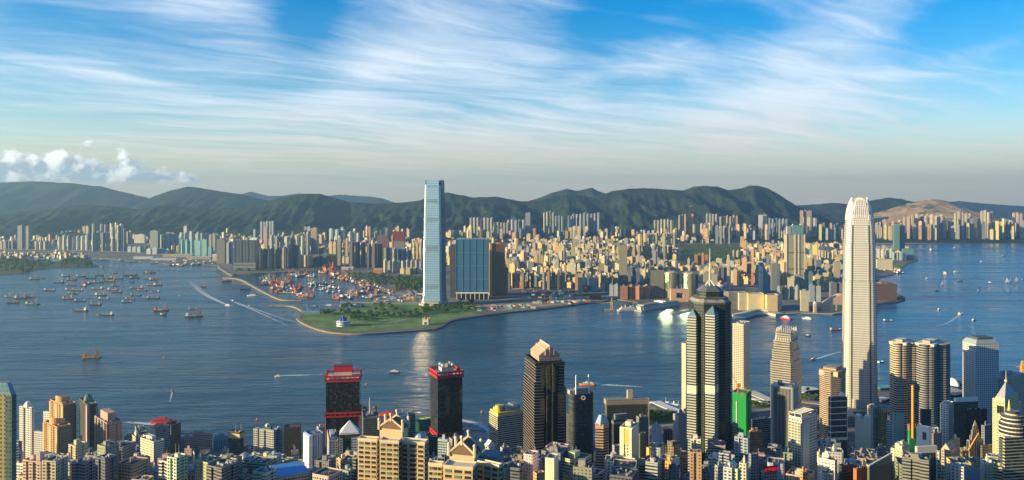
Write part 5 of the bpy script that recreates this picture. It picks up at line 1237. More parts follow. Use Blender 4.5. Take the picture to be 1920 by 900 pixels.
# ------------------------------------------------------------------ near shore: the other buildings
# left column, near edge column, right column, top row, distance, turn, colour, windows, shape, roof kit, kind, label
LC, LW, LG, LB = (.62, .53, .37), (.72, .71, .67), (.36, .36, .35), (.30, .36, .42)
DK, BK, PI, OG = (.10, .10, .10), (.025, .025, .028), (.46, .32, .30), (.66, .33, .14)
NEAR = [
 (-45, 20, 29, 741, 600, 8, (.28, .23, .11), 'punch', '', 'p', 'apartment_tower', 'khaki tower with a teal glass side cut by the left edge of the photo'),
 (36, 41, 64, 765, 1150, 74, LW, 'grid', 'b', 'p', 'apartment_tower', 'slim white apartment tower with a small white roof tank near the left edge'),
 (62, 66, 84, 812, 1210, 72, (.52, .55, .60), 'grid', '', 'q', 'apartment_block', 'lower grey white block with a window grid behind the slim white tower'),
 (81, 84, 96, 774, 1290, 70, LW, 'grid', '', 'q', 'apartment_tower', 'thin white tower peeping left of the twin orange towers'),
 (24, 30, 58, 872, 880, 70, (.68, .68, .66), 'wide', '', 'qd', 'apartment_block', 'white terraced block with dark glazing at bottom left'),
 (26, 28, 40, 853, 1000, 70, LG, 'grid', '', 'pq', 'apartment_block', 'small grey block between the khaki and slim white towers'),
 (94, 97, 133, 888, 850, 70, (.66, .65, .60), 'wide', '', 'q', 'apartment_block', 'white low block below the orange towers'),
 (141, 144, 163, 872, 960, 70, (.33, .33, .35), 'grid', '', 'pq', 'apartment_block', 'grey block between the orange towers and the pink brown tower'),
 (229, 233, 250, 818, 1310, 70, (.40, .42, .43), 'grid', '', 'pq', 'apartment_block', 'pale grey block right of the pink brown tower'),
 (247, 255, 268, 822, 1200, 50, LC, 'grid', '', 'pt', 'apartment_block', 'cream block with a rounded roof tank left of the white brown-windowed block'),
 (243, 250, 256, 838, 1120, 50, (.66, .40, .16), 'punch', '', 'p', 'apartment_block', 'little orange stair tower in front of the cream block'),
 (253, 258, 274, 812, 1310, 60, (.30, .32, .33), 'grid', '', 'pq', 'apartment_block', 'grey block behind the cream block'),
 (263, 288, 308, 830, 1080, 36, (.66, .60, .48), 'grid', '', 'pq', 'apartment_block', 'cream white block with rows of square brown windows'),
 (268, 280, 290, 821, 1110, 40, LC, 'none', '', '', 'apartment_block', 'small cream block rising behind the brown-windowed block'),
 (291, 320, 338, 806, 1230, 24, (.50, .45, .36), 'wide', '', 'pd', 'office_block', 'beige block with brown right side and red dot sign under the red ferry'),
 (335, 337, 346, 824, 1270, 70, LB, 'grid', '', 'q', 'apartment_block', 'thin blue grey block left of the pink block'),
 (345, 348, 363, 820, 1210, 74, PI, 'grid', '', 'qa', 'apartment_block', 'left lower wing of the pink block'),
 (362, 365, 398, 815, 1190, 80, (.44, .31, .30), 'wide', '', 'qa', 'apartment_block', 'wide pink block with brown balconies'),
 (346, 349, 362, 844, 1080, 72, (.38, .24, .24), 'grid', '', 'pq', 'apartment_block', 'dark pink block in front of the wide pink block'),
 (397, 400, 431, 825, 1280, 78, (.36, .40, .45), 'grid', '', 'pq', 'apartment_block', 'low blue grey block right of the wide pink block'),
 (413, 416, 429, 847, 1130, 70, (.50, .44, .34), 'grid', '', 'p', 'apartment_block', 'small tan block with orange roof left of the gold-topped dark tower'),
 (428, 449, 457, 812, 1180, 18, (.09, .09, .07), 'band', '', 'qad', 'office_block', 'dark glass block with a gold top storey and a mast'),
 (231, 234, 249, 871, 950, 66, (.24, .42, .14), 'grid', '', 'pq', 'apartment_block', 'bright green apartment block at lower left'),
 (245, 252, 266, 858, 1010, 60, (.34, .40, .46), 'grid', '', 'pq', 'apartment_block', 'blue grey block right behind the bright green block'),
 (258, 264, 284, 880, 920, 60, (.50, .55, .58), 'grid', '', 'pq', 'apartment_block', 'pale blue white block right of the bright green block'),
 (284, 300, 331, 884, 820, 36, LW, 'wide', '', 'pq', 'apartment_block', 'white terraced block with curved balconies at bottom'),
 (290, 300, 326, 866, 900, 40, (.40, .45, .48), 'grid', '', 'pq', 'apartment_block', 'blue grey roofed block behind the white terraces'),
 (328, 334, 356, 878, 960, 60, (.30, .27, .18), 'grid', '', 'p', 'apartment_block', 'olive tan low block right of the white terraces'),
 (360, 365, 396, 876, 930, 68, (.06, .11, .11), 'wide', '', 'qd', 'apartment_block', 'dark teal low block with cluttered roof'),
 (362, 367, 380, 856, 1040, 60, LC, 'grid', '', 'pq', 'apartment_block', 'small cream block behind the dark teal block'),
 (384, 394, 403, 867, 990, 40, OG, 'grid', '', 'p', 'apartment_block', 'small orange block right of the dark teal block'),
 (388, 391, 404, 857, 1060, 70, (.48, .52, .56), 'punch', '', 'q', 'apartment_block', 'small white box block behind the little orange block'),
 (398, 410, 442, 873, 900, 50, (.42, .40, .32), 'grid', 'b', 'pqt', 'apartment_block', 'grey olive block with white roof rooms left of the domed block'),
 (443, 452, 476, 868, 900, 60, (.40, .45, .52), 'band', 'r', 'qd', 'apartment_block', 'grey blue block with curved balconies and a round metal dome'),
 (475, 480, 488, 806, 1160, 60, (.40, .41, .40), 'wide', 'b', 'q', 'apartment_tower', 'left wing of the grey balconied towers'),
 (486, 489, 516, 808, 1140, 82, (.46, .47, .45), 'wide', 'b', 'p', 'apartment_tower', 'grey balconied apartment tower with green roof boxes and white tanks'),
 (514, 516, 531, 806, 1150, 80, (.36, .38, .40), 'wide', 'b', 'pq', 'apartment_tower', 'right wing of the grey balconied towers'),
 (529, 532, 562, 803, 1190, 82, (.055, .042, .038), 'grid', '', 'd', 'office_block', 'dark chocolate brown block right of the grey balconied towers'),
 (543, 546, 559, 850, 1000, 76, (.52, .44, .44), 'wide', '', 'pq', 'apartment_block', 'small pinkish white block before the dark chocolate block'),
 (569, 582, 608, 818, 1050, 56, (.20, .31, .62), 'vert', 'r', 'q', 'apartment_tower', 'blue tower with a sunlit white left side and rounded top'),
 (594, 597, 609, 803, 1260, 60, LC, 'grid', '', 'pq', 'apartment_block', 'small cream block tucked left of the crimson-topped tower'),
 (613, 617, 634, 828, 1010, 74, (.42, .43, .46), 'grid', '', 'pq', 'apartment_tower', 'slim grey tower left of the white pyramid roof'),
 (632, 637, 673, 815, 1000, 80, (.06, .10, .07), 'curtain', '', '', 'office_tower', 'green glass tower under a white pyramid roof'),
 (634, 640, 656, 865, 860, 62, (.56, .40, .28), 'grid', '', 'pq', 'apartment_block', 'orange and white block in front of the pyramid-roofed tower'),
 (608, 612, 626, 886, 860, 62, LG, 'grid', '', 'pq', 'apartment_block', 'grey block at the foot of the crimson-topped tower'),
 (656, 659, 672, 850, 950, 76, (.56, .57, .60), 'grid', '', 'q', 'apartment_tower', 'slim white ribbed tower against the cream gabled block'),
 (678, 681, 711, 786, 1160, 78, (.16, .17, .13), 'wide', '', 'qad', 'office_block', 'grey green block with a tall mast and open roof frame'),
 (741, 747, 766, 780, 1210, 66, LW, 'grid', 'o', 'qa', 'apartment_tower', 'white angular tower behind the gabled cream block'),
 (764, 767, 779, 778, 1240, 70, (.10, .24, .18), 'band', '', 'qa', 'office_block', 'green banded tower beside the white angular tower'),
 (800, 803, 822, 822, 1060, 70, (.015, .06, .045), 'none', '', 'd', 'netted_tower', 'dark green netted block below the right red-trimmed tower'),
 (821, 824, 842, 826, 980, 76, (.36, .46, .52), 'wide', '', 'p', 'apartment_tower', 'pale blue tower with a grey roof room'),
 (842, 848, 872, 826, 1120, 66, (.30, .32, .34), 'grid', '', 'pqt', 'apartment_block', 'grey block behind the lower gabled block'),
 (868, 874, 896, 836, 1170, 66, (.36, .38, .40), 'grid', '', 'pq', 'apartment_block', 'grey roofed block right of the right red-trimmed tower'),
 (906, 913, 931, 838, 1090, 60, LW, 'grid', 'o', '', 'apartment_block', 'small white block with pointed gables left of the gold-topped hotel'),
 (917, 933, 982, 782, 1230, 64, (.56, .50, .36), 'band', '', '', 'hotel', 'banded block with a glowing gold roof storey and sunlit left side'),
 (930, 934, 962, 862, 900, 72, (.10, .15, .20), 'wide', '', 'qd', 'apartment_block', 'dark slate blue block right of the lower gabled block'),
 (954, 962, 976, 860, 930, 60, (.01, .26, .10), 'none', '', 'q', 'netted_tower', 'small green netted block left of the black skyscraper'),
 (938, 942, 956, 842, 1080, 66, (.42, .40, .46), 'grid', '', 'pq', 'apartment_block', 'mauve grey block under the gold-topped hotel'),
 (974, 978, 986, 886, 850, 66, (.60, .56, .42), 'punch', '', 't', 'apartment_block', 'little cream stair tower at the black skyscraper foot'),
 (1022, 1030, 1047, 862, 780, 50, (.70, .66, .52), 'none', '', '', 'apartment_tower', 'bright plain white slab before the black skyscraper'),
 (1000, 1006, 1022, 890, 760, 60, OG, 'grid', '', 'q', 'apartment_block', 'low orange roofed block before the black skyscraper'),
 (1064, 1072, 1115, 742, 1150, 74, (.06, .07, .08), 'deep', 'r', '', 'office_tower', 'dark banded tower with two white masts and a ring emblem'),
 (1062, 1066, 1080, 778, 1190, 70, (.10, .08, .07), 'thin', '', 'qd', 'office_block', 'dark brown block between the black skyscraper and twin-mast tower'),
 (1110, 1124, 1148, 800, 930, 54, (.50, .33, .23), 'band', 'o', '', 'office_tower', 'brown banded curved tower with an orange top and blue glass roof'),
 (1133, 1137, 1216, 752, 1210, 84, (.07, .085, .07), 'curtain', '', 'd', 'office_block', 'broad dark green glass block with a beige roof storey'),
 (1147, 1151, 1180, 790, 1090, 78, (.035, .045, .05), 'band', '', '', 'office_block', 'black glass block with a framed glass roof deck'),
 (1162, 1186, 1198, 805, 850, 20, (.74, .66, .46), 'grid', '', 'p', 'apartment_tower', 'bright cream tower with a yellow panel, catching the sun'),
 (1148, 1152, 1164, 838, 1000, 72, (.36, .38, .42), 'grid', '', 'q', 'apartment_tower', 'grey tower left of the bright cream tower'),
 (1193, 1198, 1216, 784, 1130, 72, (.23, .25, .26), 'grid', '', 'pq', 'office_block', 'dark grey block right in front of the beige roof storey'),
 (1196, 1200, 1212, 815, 990, 72, (.16, .14, .10), 'grid', '', 'q', 'apartment_tower', 'dark brown tower right of the bright cream tower'),
 (1222, 1225, 1240, 802, 1090, 78, (.42, .48, .56), 'none', '', 'pq', 'office_block', 'plain pale blue slab near the waterfront park'),
 (1214, 1222, 1246, 842, 950, 64, (.30, .34, .38), 'punch', '', 'pq', 'apartment_tower', 'grey white tower with small dark windows below the pale blue slab'),
 (1212, 1217, 1222, 842, 930, 50, (.64, .42, .08), 'none', '', '', 'apartment_tower', 'small yellow panelled tower below the pale blue slab'),
 (1212, 1220, 1236, 868, 830, 55, (.52, .12, .09), 'grid', '', 'pq', 'apartment_tower', 'red tower with a white rounded left edge'),
 (1244, 1247, 1261, 808, 1100, 76, (.14, .10, .075), 'vert', '', 'q', 'office_block', 'slim brown block left of the grey stepped tower'),
 (1262, 1272, 1292, 780, 1110, 58, (.36, .37, .36), 'punch', '', 'pq', 'office_tower', 'grey stepped tower left of the dark stepped tower with spire'),
 (1247, 1258, 1280, 838, 930, 54, (.52, .36, .16), 'grid', 'o', 'pq', 'apartment_tower', 'golden tan tower with curved roof frames'),
 (1247, 1258, 1263, 868, 820, 26, (.72, .40, .10), 'grid', '', 'pq', 'apartment_tower', 'bright orange tower in front of the golden tan tower'),
 (1258, 1260, 1274, 862, 860, 76, (.40, .46, .58), 'none', '', 'q', 'apartment_tower', 'pale blue slab behind the bright orange tower'),
 (1278, 1286, 1292, 645, 1260, 30, (.62, .53, .40), 'none', '', '', 'office_tower', 'tall plain cream slab half hidden left of the spire tower'),
 (1372, 1394, 1406, 609, 1430, 24, (.60, .53, .42), 'grid', '', 'q', 'office_tower', 'cream tower with window columns just right of the spire tower'),
 (1372, 1399, 1409, 740, 1175, 10, (.008, .33, .075), 'none', '', '', 'netted_tower', 'big bright green netted tower with an orange crane'),
 (1370, 1374, 1384, 798, 1010, 60, (.30, .25, .17), 'thin', '', 'pq', 'apartment_tower', 'brown tower at the foot of the spire tower'),
 (1377, 1381, 1406, 824, 880, 78, (.27, .34, .41), 'grid', 'b', 'pq', 'apartment_tower', 'slate blue apartment tower before the green netted tower'),
 (1402, 1406, 1430, 812, 960, 78, (.055, .055, .055), 'band', '', 'd', 'office_block', 'black block with an orange scaffolded roof'),
 (1404, 1408, 1422, 854, 850, 72, (.26, .30, .34), 'grid', '', 'q', 'apartment_tower', 'small grey blue tower right of the slate blue tower'),
 (1386, 1391, 1404, 872, 760, 62, (.56, .52, .40), 'grid', '', 'pt', 'apartment_tower', 'cream tower with a bright roof room before the slate blue tower'),
 (1340, 1346, 1360, 876, 780, 62, (.26, .30, .36), 'grid', '', 'pqa', 'apartment_block', 'grey roofed block with masts at the spire tower foot'),
 (1356, 1362, 1378, 880, 760, 62, (.46, .50, .56), 'grid', '', 'pq', 'apartment_block', 'pale block right of the masted roofs at the spire tower foot'),
 (1405, 1410, 1446, 788, 1260, 74, (.24, .25, .25), 'deep', '', 'q', 'office_block', 'low wide grey podium block right of the green netted tower'),
 (1428, 1432, 1458, 886, 820, 76, (.34, .31, .29), 'wide', '', '', 'shop_block', 'grey low block carrying a red lettered sign'),
 (1479, 1503, 1532, 786, 900, 50, (.60, .58, .52), 'grid', '', '', 'office_tower', 'pale slab tower with a glassy left side and open frame roof'),
 (1532, 1572, 1590, 700, 1290, 22, (.48, .36, .25), 'band', 'o', 'q', 'office_tower', 'peach and dark banded octagonal tower left of the ribbed skyscraper'),
 (1553, 1557, 1589, 748, 1050, 82, (.05, .05, .055), 'vert', '', 'd', 'office_tower', 'dark tower with white horizontal frames and a roof dish'),
 (1603, 1629, 1633, 788, 1090, 12, (.72, .68, .55), 'none', '', '', 'office_tower', 'blank white sunlit slab with a notched top'),
 (1637, 1641, 1664, 768, 1130, 80, (.13, .17, .17), 'vert', '', 'q', 'office_tower', 'grey framed tower with a dark green glass front'),
 (1626, 1632, 1640, 762, 1200, 50, LC, 'punch', '', 'q', 'office_block', 'small cream block below the planted podium'),
 (1662, 1665, 1676, 792, 1090, 76, (.50, .53, .58), 'wide', '', 'q', 'office_tower', 'white tower with rows of dark windows left of the teal slab'),
 (1673, 1676, 1695, 777, 1080, 80, (.18, .33, .33), 'none', '', 'q', 'office_tower', 'plain teal slab tower with white roof rails'),
 (1702, 1705, 1729, 806, 1010, 82, (.008, .33, .075), 'none', '', '', 'netted_tower', 'slim bright green netted tower under a tall orange crane mast'),
 (1718, 1742, 1747, 806, 960, 10, (.74, .72, .66), 'none', '', '', 'office_tower', 'white slab tower with a big slot near its top'),
 (1670, 1692, 1706, 846, 860, 30, (.60, .52, .36), 'punch', '', 'p', 'office_tower', 'cream tower with stepped crown right of the dark slanted roof'),
 (1716, 1720, 1757, 848, 820, 82, (.05, .06, .055), 'grid', '', 'p', 'office_tower', 'dark glass tower in a white frame below the slotted white slab'),
 (1747, 1750, 1764, 850, 860, 74, (.56, .53, .42), 'grid', '', 'q', 'apartment_tower', 'slim cream tower right of the white-framed dark tower'),
 (1763, 1778, 1788, 760, 1150, 30, (.62, .62, .60), 'grid', '', 'pqt', 'office_tower', 'white tower with dark window column right of the rounded twins'),
 (1725, 1729, 1746, 770, 1210, 76, (.05, .06, .075), 'curtain', '', 'd', 'office_block', 'small black glass block at the foot of the rounded twins'),
 (1744, 1750, 1766, 815, 1040, 70, (.22, .24, .26), 'grid', '', 'pq', 'apartment_tower', 'grey tower left of the pink gabled tower'),
 (1789, 1793, 1834, 752, 1150, 82, (.08, .09, .06), 'wide', '', '', 'office_block', 'olive black glass block with a white roof frame'),
 (1806, 1810, 1851, 770, 1110, 82, (.025, .032, .036), 'curtain', '', 'q', 'office_block', 'low black glass block before the round-windowed tower'),
 (1765, 1782, 1792, 846, 900, 30, (.60, .42, .32), 'grid', '', '', 'apartment_tower', 'pink gabled tower near the crane derricks'),
 (1782, 1790, 1800, 828, 980, 50, (.62, .56, .44), 'grid', '', 'pq', 'apartment_tower', 'cream tower behind the pink gabled tower'),
 (1812, 1818, 1844, 828, 960, 72, (.26, .26, .25), 'vert', '', '', 'office_tower', 'grey stepped tower with a small pointed spire'),
 (1798, 1804, 1816, 862, 900, 60, (.10, .10, .09), 'none', '', '', 'building_site', 'dark unfinished block carrying two orange derricks'),
 (1840, 1846, 1862, 800, 1090, 70, (.20, .22, .24), 'grid', '', 'pq', 'office_block', 'dark grey block left of the pyramid-topped tower'),
 (1838, 1842, 1862, 838, 960, 74, (.13, .14, .15), 'thin', '', 'q', 'office_block', 'dark slate block at the foot of the pyramid-topped tower'),
 (1855, 1895, 1930, 714, 1390, 30, (.46, .44, .38), 'thin', '', '', 'civic_hall', 'low wide pale hall with a grey flat roof at the right edge'),
 (1861, 1884, 1910, 752, 940, 40, (.68, .54, .31), 'punch', '', '', 'office_tower', 'golden cream tower with a grey pyramid roof'),
 (1880, 1884, 1965, 822, 800, 80, (.50, .46, .36), 'deep', '', 'q', 'office_tower', 'cream banded block with round drum at the lower right edge'),
 (1533, 1538, 1570, 866, 830, 74, (.66, .64, .58), 'punch', '', 'pq', 'apartment_block', 'white low block below the white-framed dark tower'),
 (1500, 1505, 1514, 888, 800, 66, OG, 'grid', '', 'p', 'shop_block', 'small orange roofed block before the pale slab tower'),
 (1532, 1536, 1543, 850, 960, 60, LC, 'grid', '', 'p', 'apartment_block', 'small cream stepped block right of the pale slab tower'),
 (1570, 1577, 1602, 876, 800, 66, (.06, .06, .065), 'band', 'r', 'qd', 'apartment_block', 'black rounded block with a crowded roof'),
 (1600, 1606, 1627, 882, 790, 60, (.50, .13, .04), 'none', '', 'q', 'shop_block', 'rust red block below the blank white slab'),
 (1626, 1630, 1672, 878, 790, 60, (.09, .10, .10), 'none', '', '', 'shop_block', 'dark hall with a slanted white-edged roof'),
 (1604, 1608, 1632, 858, 930, 74, (.28, .31, .33), 'grid', '', 'pq', 'apartment_block', 'grey block right below the blank white slab'),
 (1640, 1644, 1664, 842, 1000, 74, (.24, .28, .32), 'grid', '', 'pq', 'apartment_block', 'blue grey block in front of the green glass front tower'),
 (1783, 1788, 1812, 878, 780, 72, (.42, .46, .50), 'grid', '', 'pq', 'apartment_block', 'pale grey block below the orange derricks'),
 (1812, 1816, 1838, 884, 800, 72, (.20, .26, .36), 'none', '', 'q', 'shop_block', 'slate blue block at bottom right'),
 (1764, 1770, 1786, 884, 800, 60, (.58, .50, .36), 'grid', '', 'pq', 'apartment_block', 'low cream block at bottom right below the pink tower'),
]
ROOT = {}
rngN = random.Random(11)
LIT = ('slim white apartment', 'lower grey white', 'thin white', 'white terraced block with dark', 'white low block', 'pale blue tower with a grey', 'slim white ribbed', 'white tower with rows', 'slim cream tower right', 'grey balconied', 'left wing', 'right wing', 'wide pink', 'left lower wing', 'pale grey block below', 'white angular', 'small white box', 'plain pale blue slab', 'bright plain', 'grey white tower with small', 'slate blue apartment', 'cream tower with a bright', 'dark pink', 'pale block right', 'cream white')
for xl, xm, xr, yt, Y, th, col, pat, shp, kit, nm, lab in NEAR:
    if lab.startswith(LIT) and th > 40: xm, th = xr - (xm - xl), 16
    P = corner(xl, xm, xr, Y, th)
    mat = None
    if nm == 'netted_tower': mat = facade(col, 'curtain', tuple(v * .72 for v in col), .9, 0, .95, pale_mix=.04)
    elif pat in ('curtain',): mat = facade(col, pat, tuple(v * .5 for v in col), .08, 0, .4, pale_mix=.08)
    ROOT[lab] = (tower(nm, uniq(lab), nm.replace('_', ' '), P, zt(yt, Y), col, pat, kit, shp, rng=rngN, mat=mat, capcol=None), P, Y, zt(yt, Y))
def R_(start):
    q = [v for k, v in ROOT.items() if k.startswith(start)]; assert len(q) == 1, start; return q[0]
def bx(name, start, u0, u1, v0, v1, y0, y1, mat, grow=1.0):
    """box part on a building: fractions of its footprint and photo rows of its bottom and top"""
    r, P, Y, z = R_(start); q = inset(quad_at(P, u0, u1, v0, v1), grow); s = MB(); s.prism(q, zt(y0, Y), zt(y1, Y), 3.4, 3.2, bottom=True); return s.build(name, mat, r)
def mast(name, start, u, v, y0, y1, r0, mat=METAL):
    r, P, Y, z = R_(start); c_ = centre(quad_at(P, u, u + .01, v, v + .01)); s = MB(); s.tube(c_ + (zt(y0, Y),), c_ + (zt(y1, Y),), r0, r0 * .6, 6); return s.build(name, mat, r)
# particular roofs and features
r, P, Y, z = R_('khaki tower')
s = MB(); a = inset(P, 1.02); s.loft([[q + (z,) for q in a], [lerp2(centre(P), q, .75) + (z + 9,) for q in a]]); s.build('glass_roof', facade((.16, .30, .36), 'curtain', (.10, .24, .32), .1), r)
s = MB(); q = quad_at(P, -.012, .98, -.03, .16); s.prism(q, base_of(P), z - .5, 3, 3.1); s.build('glass_side', facade((.05, .11, .12), 'grid', (.03, .07, .09), .15), r)
mast('roof_tank', 'slim white apartment', .5, .4, 765, 754, 4.2, WHITE)
for xl, xm, xr, yt, Yd, cr, lab in ((94, 118, 142, 760, 1230, 747, 'orange tower with a curved crest, rear and taller of two'), (82, 107, 133, 802, 1120, 788, 'orange tower with a curved crest, front and shorter of two')):
    P = corner(xl, xm, xr, Yd, 40); t_ = tower('apartment_tower', uniq(lab), 'apartment tower', P, zt(yt, Yd), (.66, .34, .15), 'grid', 'q', 'b', rng=rngN, mat=facade((.62, .33, .16), 'wide', (.04, .06, .055)))
    s = MB()
    for v0, v1 in ((-.03, .08), (.42, .56), (.92, 1.03)): s.prism(quad_at(P, -.04, .04, v0, v1), 0, zt(yt, Yd) - 1)
    s.prism(quad_at(P, -.03, 1.03, .96, 1.03), 0, zt(yt, Yd) - 2)
    s.build('orange_pier', plain('orange_render', (.72, .36, .15), .8), t_)
    s = MB(); q = quad_at(P, .03, 1.01, -.035, .9); s.prism(q, 0, zt(yt, Yd) - 2, 3.2, 3.1); s.build('green_wing', facade((.20, .21, .16), 'grid', (.03, .07, .06)), t_)
    c_ = centre(P); s = MB(); z0, z1 = zt(yt, Yd), zt(cr, Yd); rr = 12; N = 10
    arc = [(c_[0] + rr * math.cos(R(200 + 140 * i / N)), c_[1] + 4 + rr * math.sin(R(200 + 140 * i / N))) for i in range(N + 1)]
    for i in range(N):
        p, q = arc[i], arc[i + 1]; h0, h1 = z1 - 4 * abs(i / N - .35), z1 - 4 * abs((i + 1) / N - .35)
        s.face((p + (z0,), q + (z0,), q + (h1,), p + (h0,))); p2, q2 = lerp2(p, c_, .12), lerp2(q, c_, .12)
        s.face((q2 + (z0,), p2 + (z0,), p2 + (h0,), q2 + (h1,))); s.face((p + (h0,), q + (h1,), q2 + (h1,), p2 + (h0,)))
    s.build('crest', plain('orange_render', (.72, .36, .15), .8), t_)
P = corner(148, 163, 183, 1200, 50); t_ = tower('office_tower', uniq('dark banded tower with pink corner piers and a domed roof lantern'), 'office tower', P, zt(760, 1200), (.12, .12, .11), 'deep', 'q', 'c', rng=rngN)
s = MB(); s.prism(quad_at(P, -.03, .22, -.04, .12), 0, zt(761, 1200)); s.prism(quad_at(P, .80, 1.03, -.03, .12), 0, zt(761, 1200)); s.build('pink_pier', plain('pink_stone', (.42, .30, .28), .7), t_)
c_ = centre(P); s = MB(); s.prism(disc(c_[0], c_[1], 6, 12), zt(760, 1200), zt(752, 1200)); s.build('lantern', facade((.40, .40, .34), 'vert'), t_)
s = MB(); s.ball(c_ + (zt(752, 1200),), 5, 10, 4, lo=0); s.build('dome', plain('green_dome', (.05, .20, .17), .4), t_)
P = corner(177, 201, 229, 1130, 46); t_ = tower('apartment_tower', uniq('pink brown apartment tower with teal windows and a square pink crown'), 'apartment tower', P, zt(795, 1130), (.36, .26, .23), 'grid', 'q', 'b', rng=rngN, mat=facade((.36, .27, .24), 'wide', (.03, .085, .075)))
s = MB(); s.prism(quad_at(P, .2, .75, .2, .75), zt(795, 1130), zt(779, 1130)); s.build('crown', plain('pink_crown', (.50, .30, .26), .8), t_)
s = MB(); s.prism(quad_at(P, -.03, .08, -.03, .08), 0, zt(796, 1130)); s.build('recess_shade', plain('maroon_shade', (.10, .04, .045), .7), t_)  # dark raised strip stands in for the shade of a recess
bx('brown_side', 'beige block with brown', -.01, 1.02, -.03, .02, 905, 798, facade((.20, .12, .08), 'grid'))
r, P, Y, z = R_('beige block with brown'); q = lerp2(P[0], P[3], .36); s = MB(); s.tube((q[0] - .5, q[1] - .9, zt(808, Y)), (q[0] - .1, q[1] + .3, zt(808, Y)), 1.7, 1.7, 12); s.build('sign', RED, r)
bx('gold_storey', 'dark glass block with a gold', -.01, 1.0, -.01, 1.0, 823, 814, plain('gold_panel', (.66, .46, .22), .5), 1.01)
mast('mast', 'dark glass block with a gold', .5, .05, 812, 796, .5)
r, P, Y, z = R_('grey blue block with curved'); c_ = centre(P); s = MB(); s.ball(c_ + (z,), 7, 12, 5, lo=0); s.build('dome', METAL, r)
for v in (.25, .75):
    bx('roof_box', 'grey balconied apartment', v - .22, v + .12, .2, .7, 808, 800, plain('green_box', (.02, .14, .10), .6))
    r, P, Y, z = R_('grey balconied apartment'); c_ = centre(quad_at(P, v - .1, v, .4, .5)); s = MB(); s.ball(c_ + (zt(799, Y),), 2.8, 8, 5); s.build('water_tank', WHITE, r)
r, P, Y, z = R_('blue tower with a sunlit'); s = MB(); a, b, c_, d = P
s.prism([lerp2(a, d, .1), lerp2(lerp2(a, d, .1), (0, 0), -.01), lerp2(d, (0, 0), -.01), d], 0, z - 2) if False else s.prism(quad_at(P, -.04, .05, .12, .95), 0, z - 1); s.build('white_panel', WHITE, r)
r, P, Y, z = R_('green glass tower under'); s = MB(); pyramid(s, inset(P, 1.05), z, 15); s.build('pyramid_roof', plain('white_roof', (.72, .74, .76), .5), r)
bx('white_wing', 'green glass tower under', .62, 1.02, -.06, .5, 905, 820, facade((.60, .61, .63), 'wide'))
bx('white_wing', 'green glass tower under', -.03, .16, -.06, .9, 905, 822, facade((.36, .38, .36), 'grid'))
mast('mast', 'grey green block with a tall', .42, .3, 788, 753, .7, WHITE)
bx('hat', 'small white block with pointed', .1, .9, .1, .9, 838, 836, WHITE)
r, P, Y, z = R_('small white block with pointed'); s = MB(); gabled(s, inset(P, .8), z, 7); s.build('gable_roof', WHITE, r)
r, P, Y, z = R_('banded block with a glowing'); gd = plain('gold_render', (.72, .48, .12), .6)
bx('gold_storey', 'banded block with a glowing', .03, .97, .04, .96, 784, 775, gd)
for i, (u, v) in enumerate(((.1, .3), (.25, .5), (.12, .62))):
    c_ = centre(quad_at(P, u, u + .1, v, v + .1)); s = MB(); s.tube(c_ + (zt(776, Y),), c_ + (zt(763 + 3 * i, Y),), 5, 5, 12); s.build('drum', gd, r)
bx('plant_room', 'banded block with a glowing', .35, .85, .2, .7, 776, 768, PLANT); bx('plant_room', 'banded block with a glowing', .7, .95, .3, .9, 776, 766, plain('slate_blue_box', (.16, .20, .26), .7))
for u in (.2, .75): bx('mast', 'dark banded tower with two', u, u + .05, .1, .22, 760, 705, WHITE)
bx('crown', 'dark banded tower with two', .22, .75, .15, .6, 742, 730, METAL); bx('plant_room', 'dark banded tower with two', -.02, .3, .3, .9, 742, 734, PLANT)
r, P, Y, z = R_('dark banded tower with two'); q = quad_at(P, .5, .52, -.02, 0)[0]; s = MB(); N = 14
for i in range(N):
    a0, a1 = 2 * math.pi * i / N, 2 * math.pi * (i + 1) / N; zc = zt(747, Y); s.tube((q[0] + 2.6 * math.cos(a0), q[1] - 1.2, zc + 2.6 * math.sin(a0)), (q[0] + 2.6 * math.cos(a1), q[1] - 1.2, zc + 2.6 * math.sin(a1)), .5, .5, 4)
s.build('ring_emblem', WHITE, r)
r, P, Y, z = R_('brown banded curved'); s = MB(); s.prism(rounded(inset(P, 1.01), 12, 1), zt(806, Y), zt(798, Y)); s.build('orange_storey', plain('orange_stone', (.62, .36, .18), .7), r)
s = MB(); b = inset(P, .72); s.loft([[q + (z,) for q in b], [lerp2(centre(P), q, .45) + (zt(782, Y),) for q in b]]); s.build('glass_roof', facade((.34, .44, .54), 'curtain', (.22, .34, .46), .1), r)
bx('roof_storey', 'broad dark green glass', -.01, 1.01, -.01, 1.01, 760, 750, facade((.40, .34, .24), 'grid', (.06, .06, .05))); bx('roof_tower', 'broad dark green glass', .52, .64, .3, .7, 750, 734, plain('beige_stone', (.46, .39, .28), .8))
for u in (-.015, .985): bx('corner_pier', 'broad dark green glass', u, u + .03, -.02, .05, 905, 748, plain('beige_stone', (.46, .39, .28), .8))
bx('glass_roof', 'black glass block with a framed', .1, .9, .1, .8, 790, 778, facade((.20, .30, .34), 'curtain', (.08, .20, .20), .08)); bx('cornice', 'black glass block with a framed', -.02, 1.02, -.02, 1.02, 796, 791, METAL)
bx('yellow_panel', 'bright cream tower with', -.02, .03, .35, .62, 835, 806, plain('yellow_render', (.72, .48, .12), .7)); bx('blank_pier', 'bright cream tower with', -.04, .04, .05, .3, 905, 804, plain('cream_pier', (.74, .67, .48), .7)); bx('blank_pier', 'bright cream tower with', -.04, .04, .66, .98, 905, 805, plain('cream_pier', (.74, .67, .48), .7))
bx('white_edge', 'red tower with a white', -.05, .28, -.06, .2, 905, 870, WHITE)
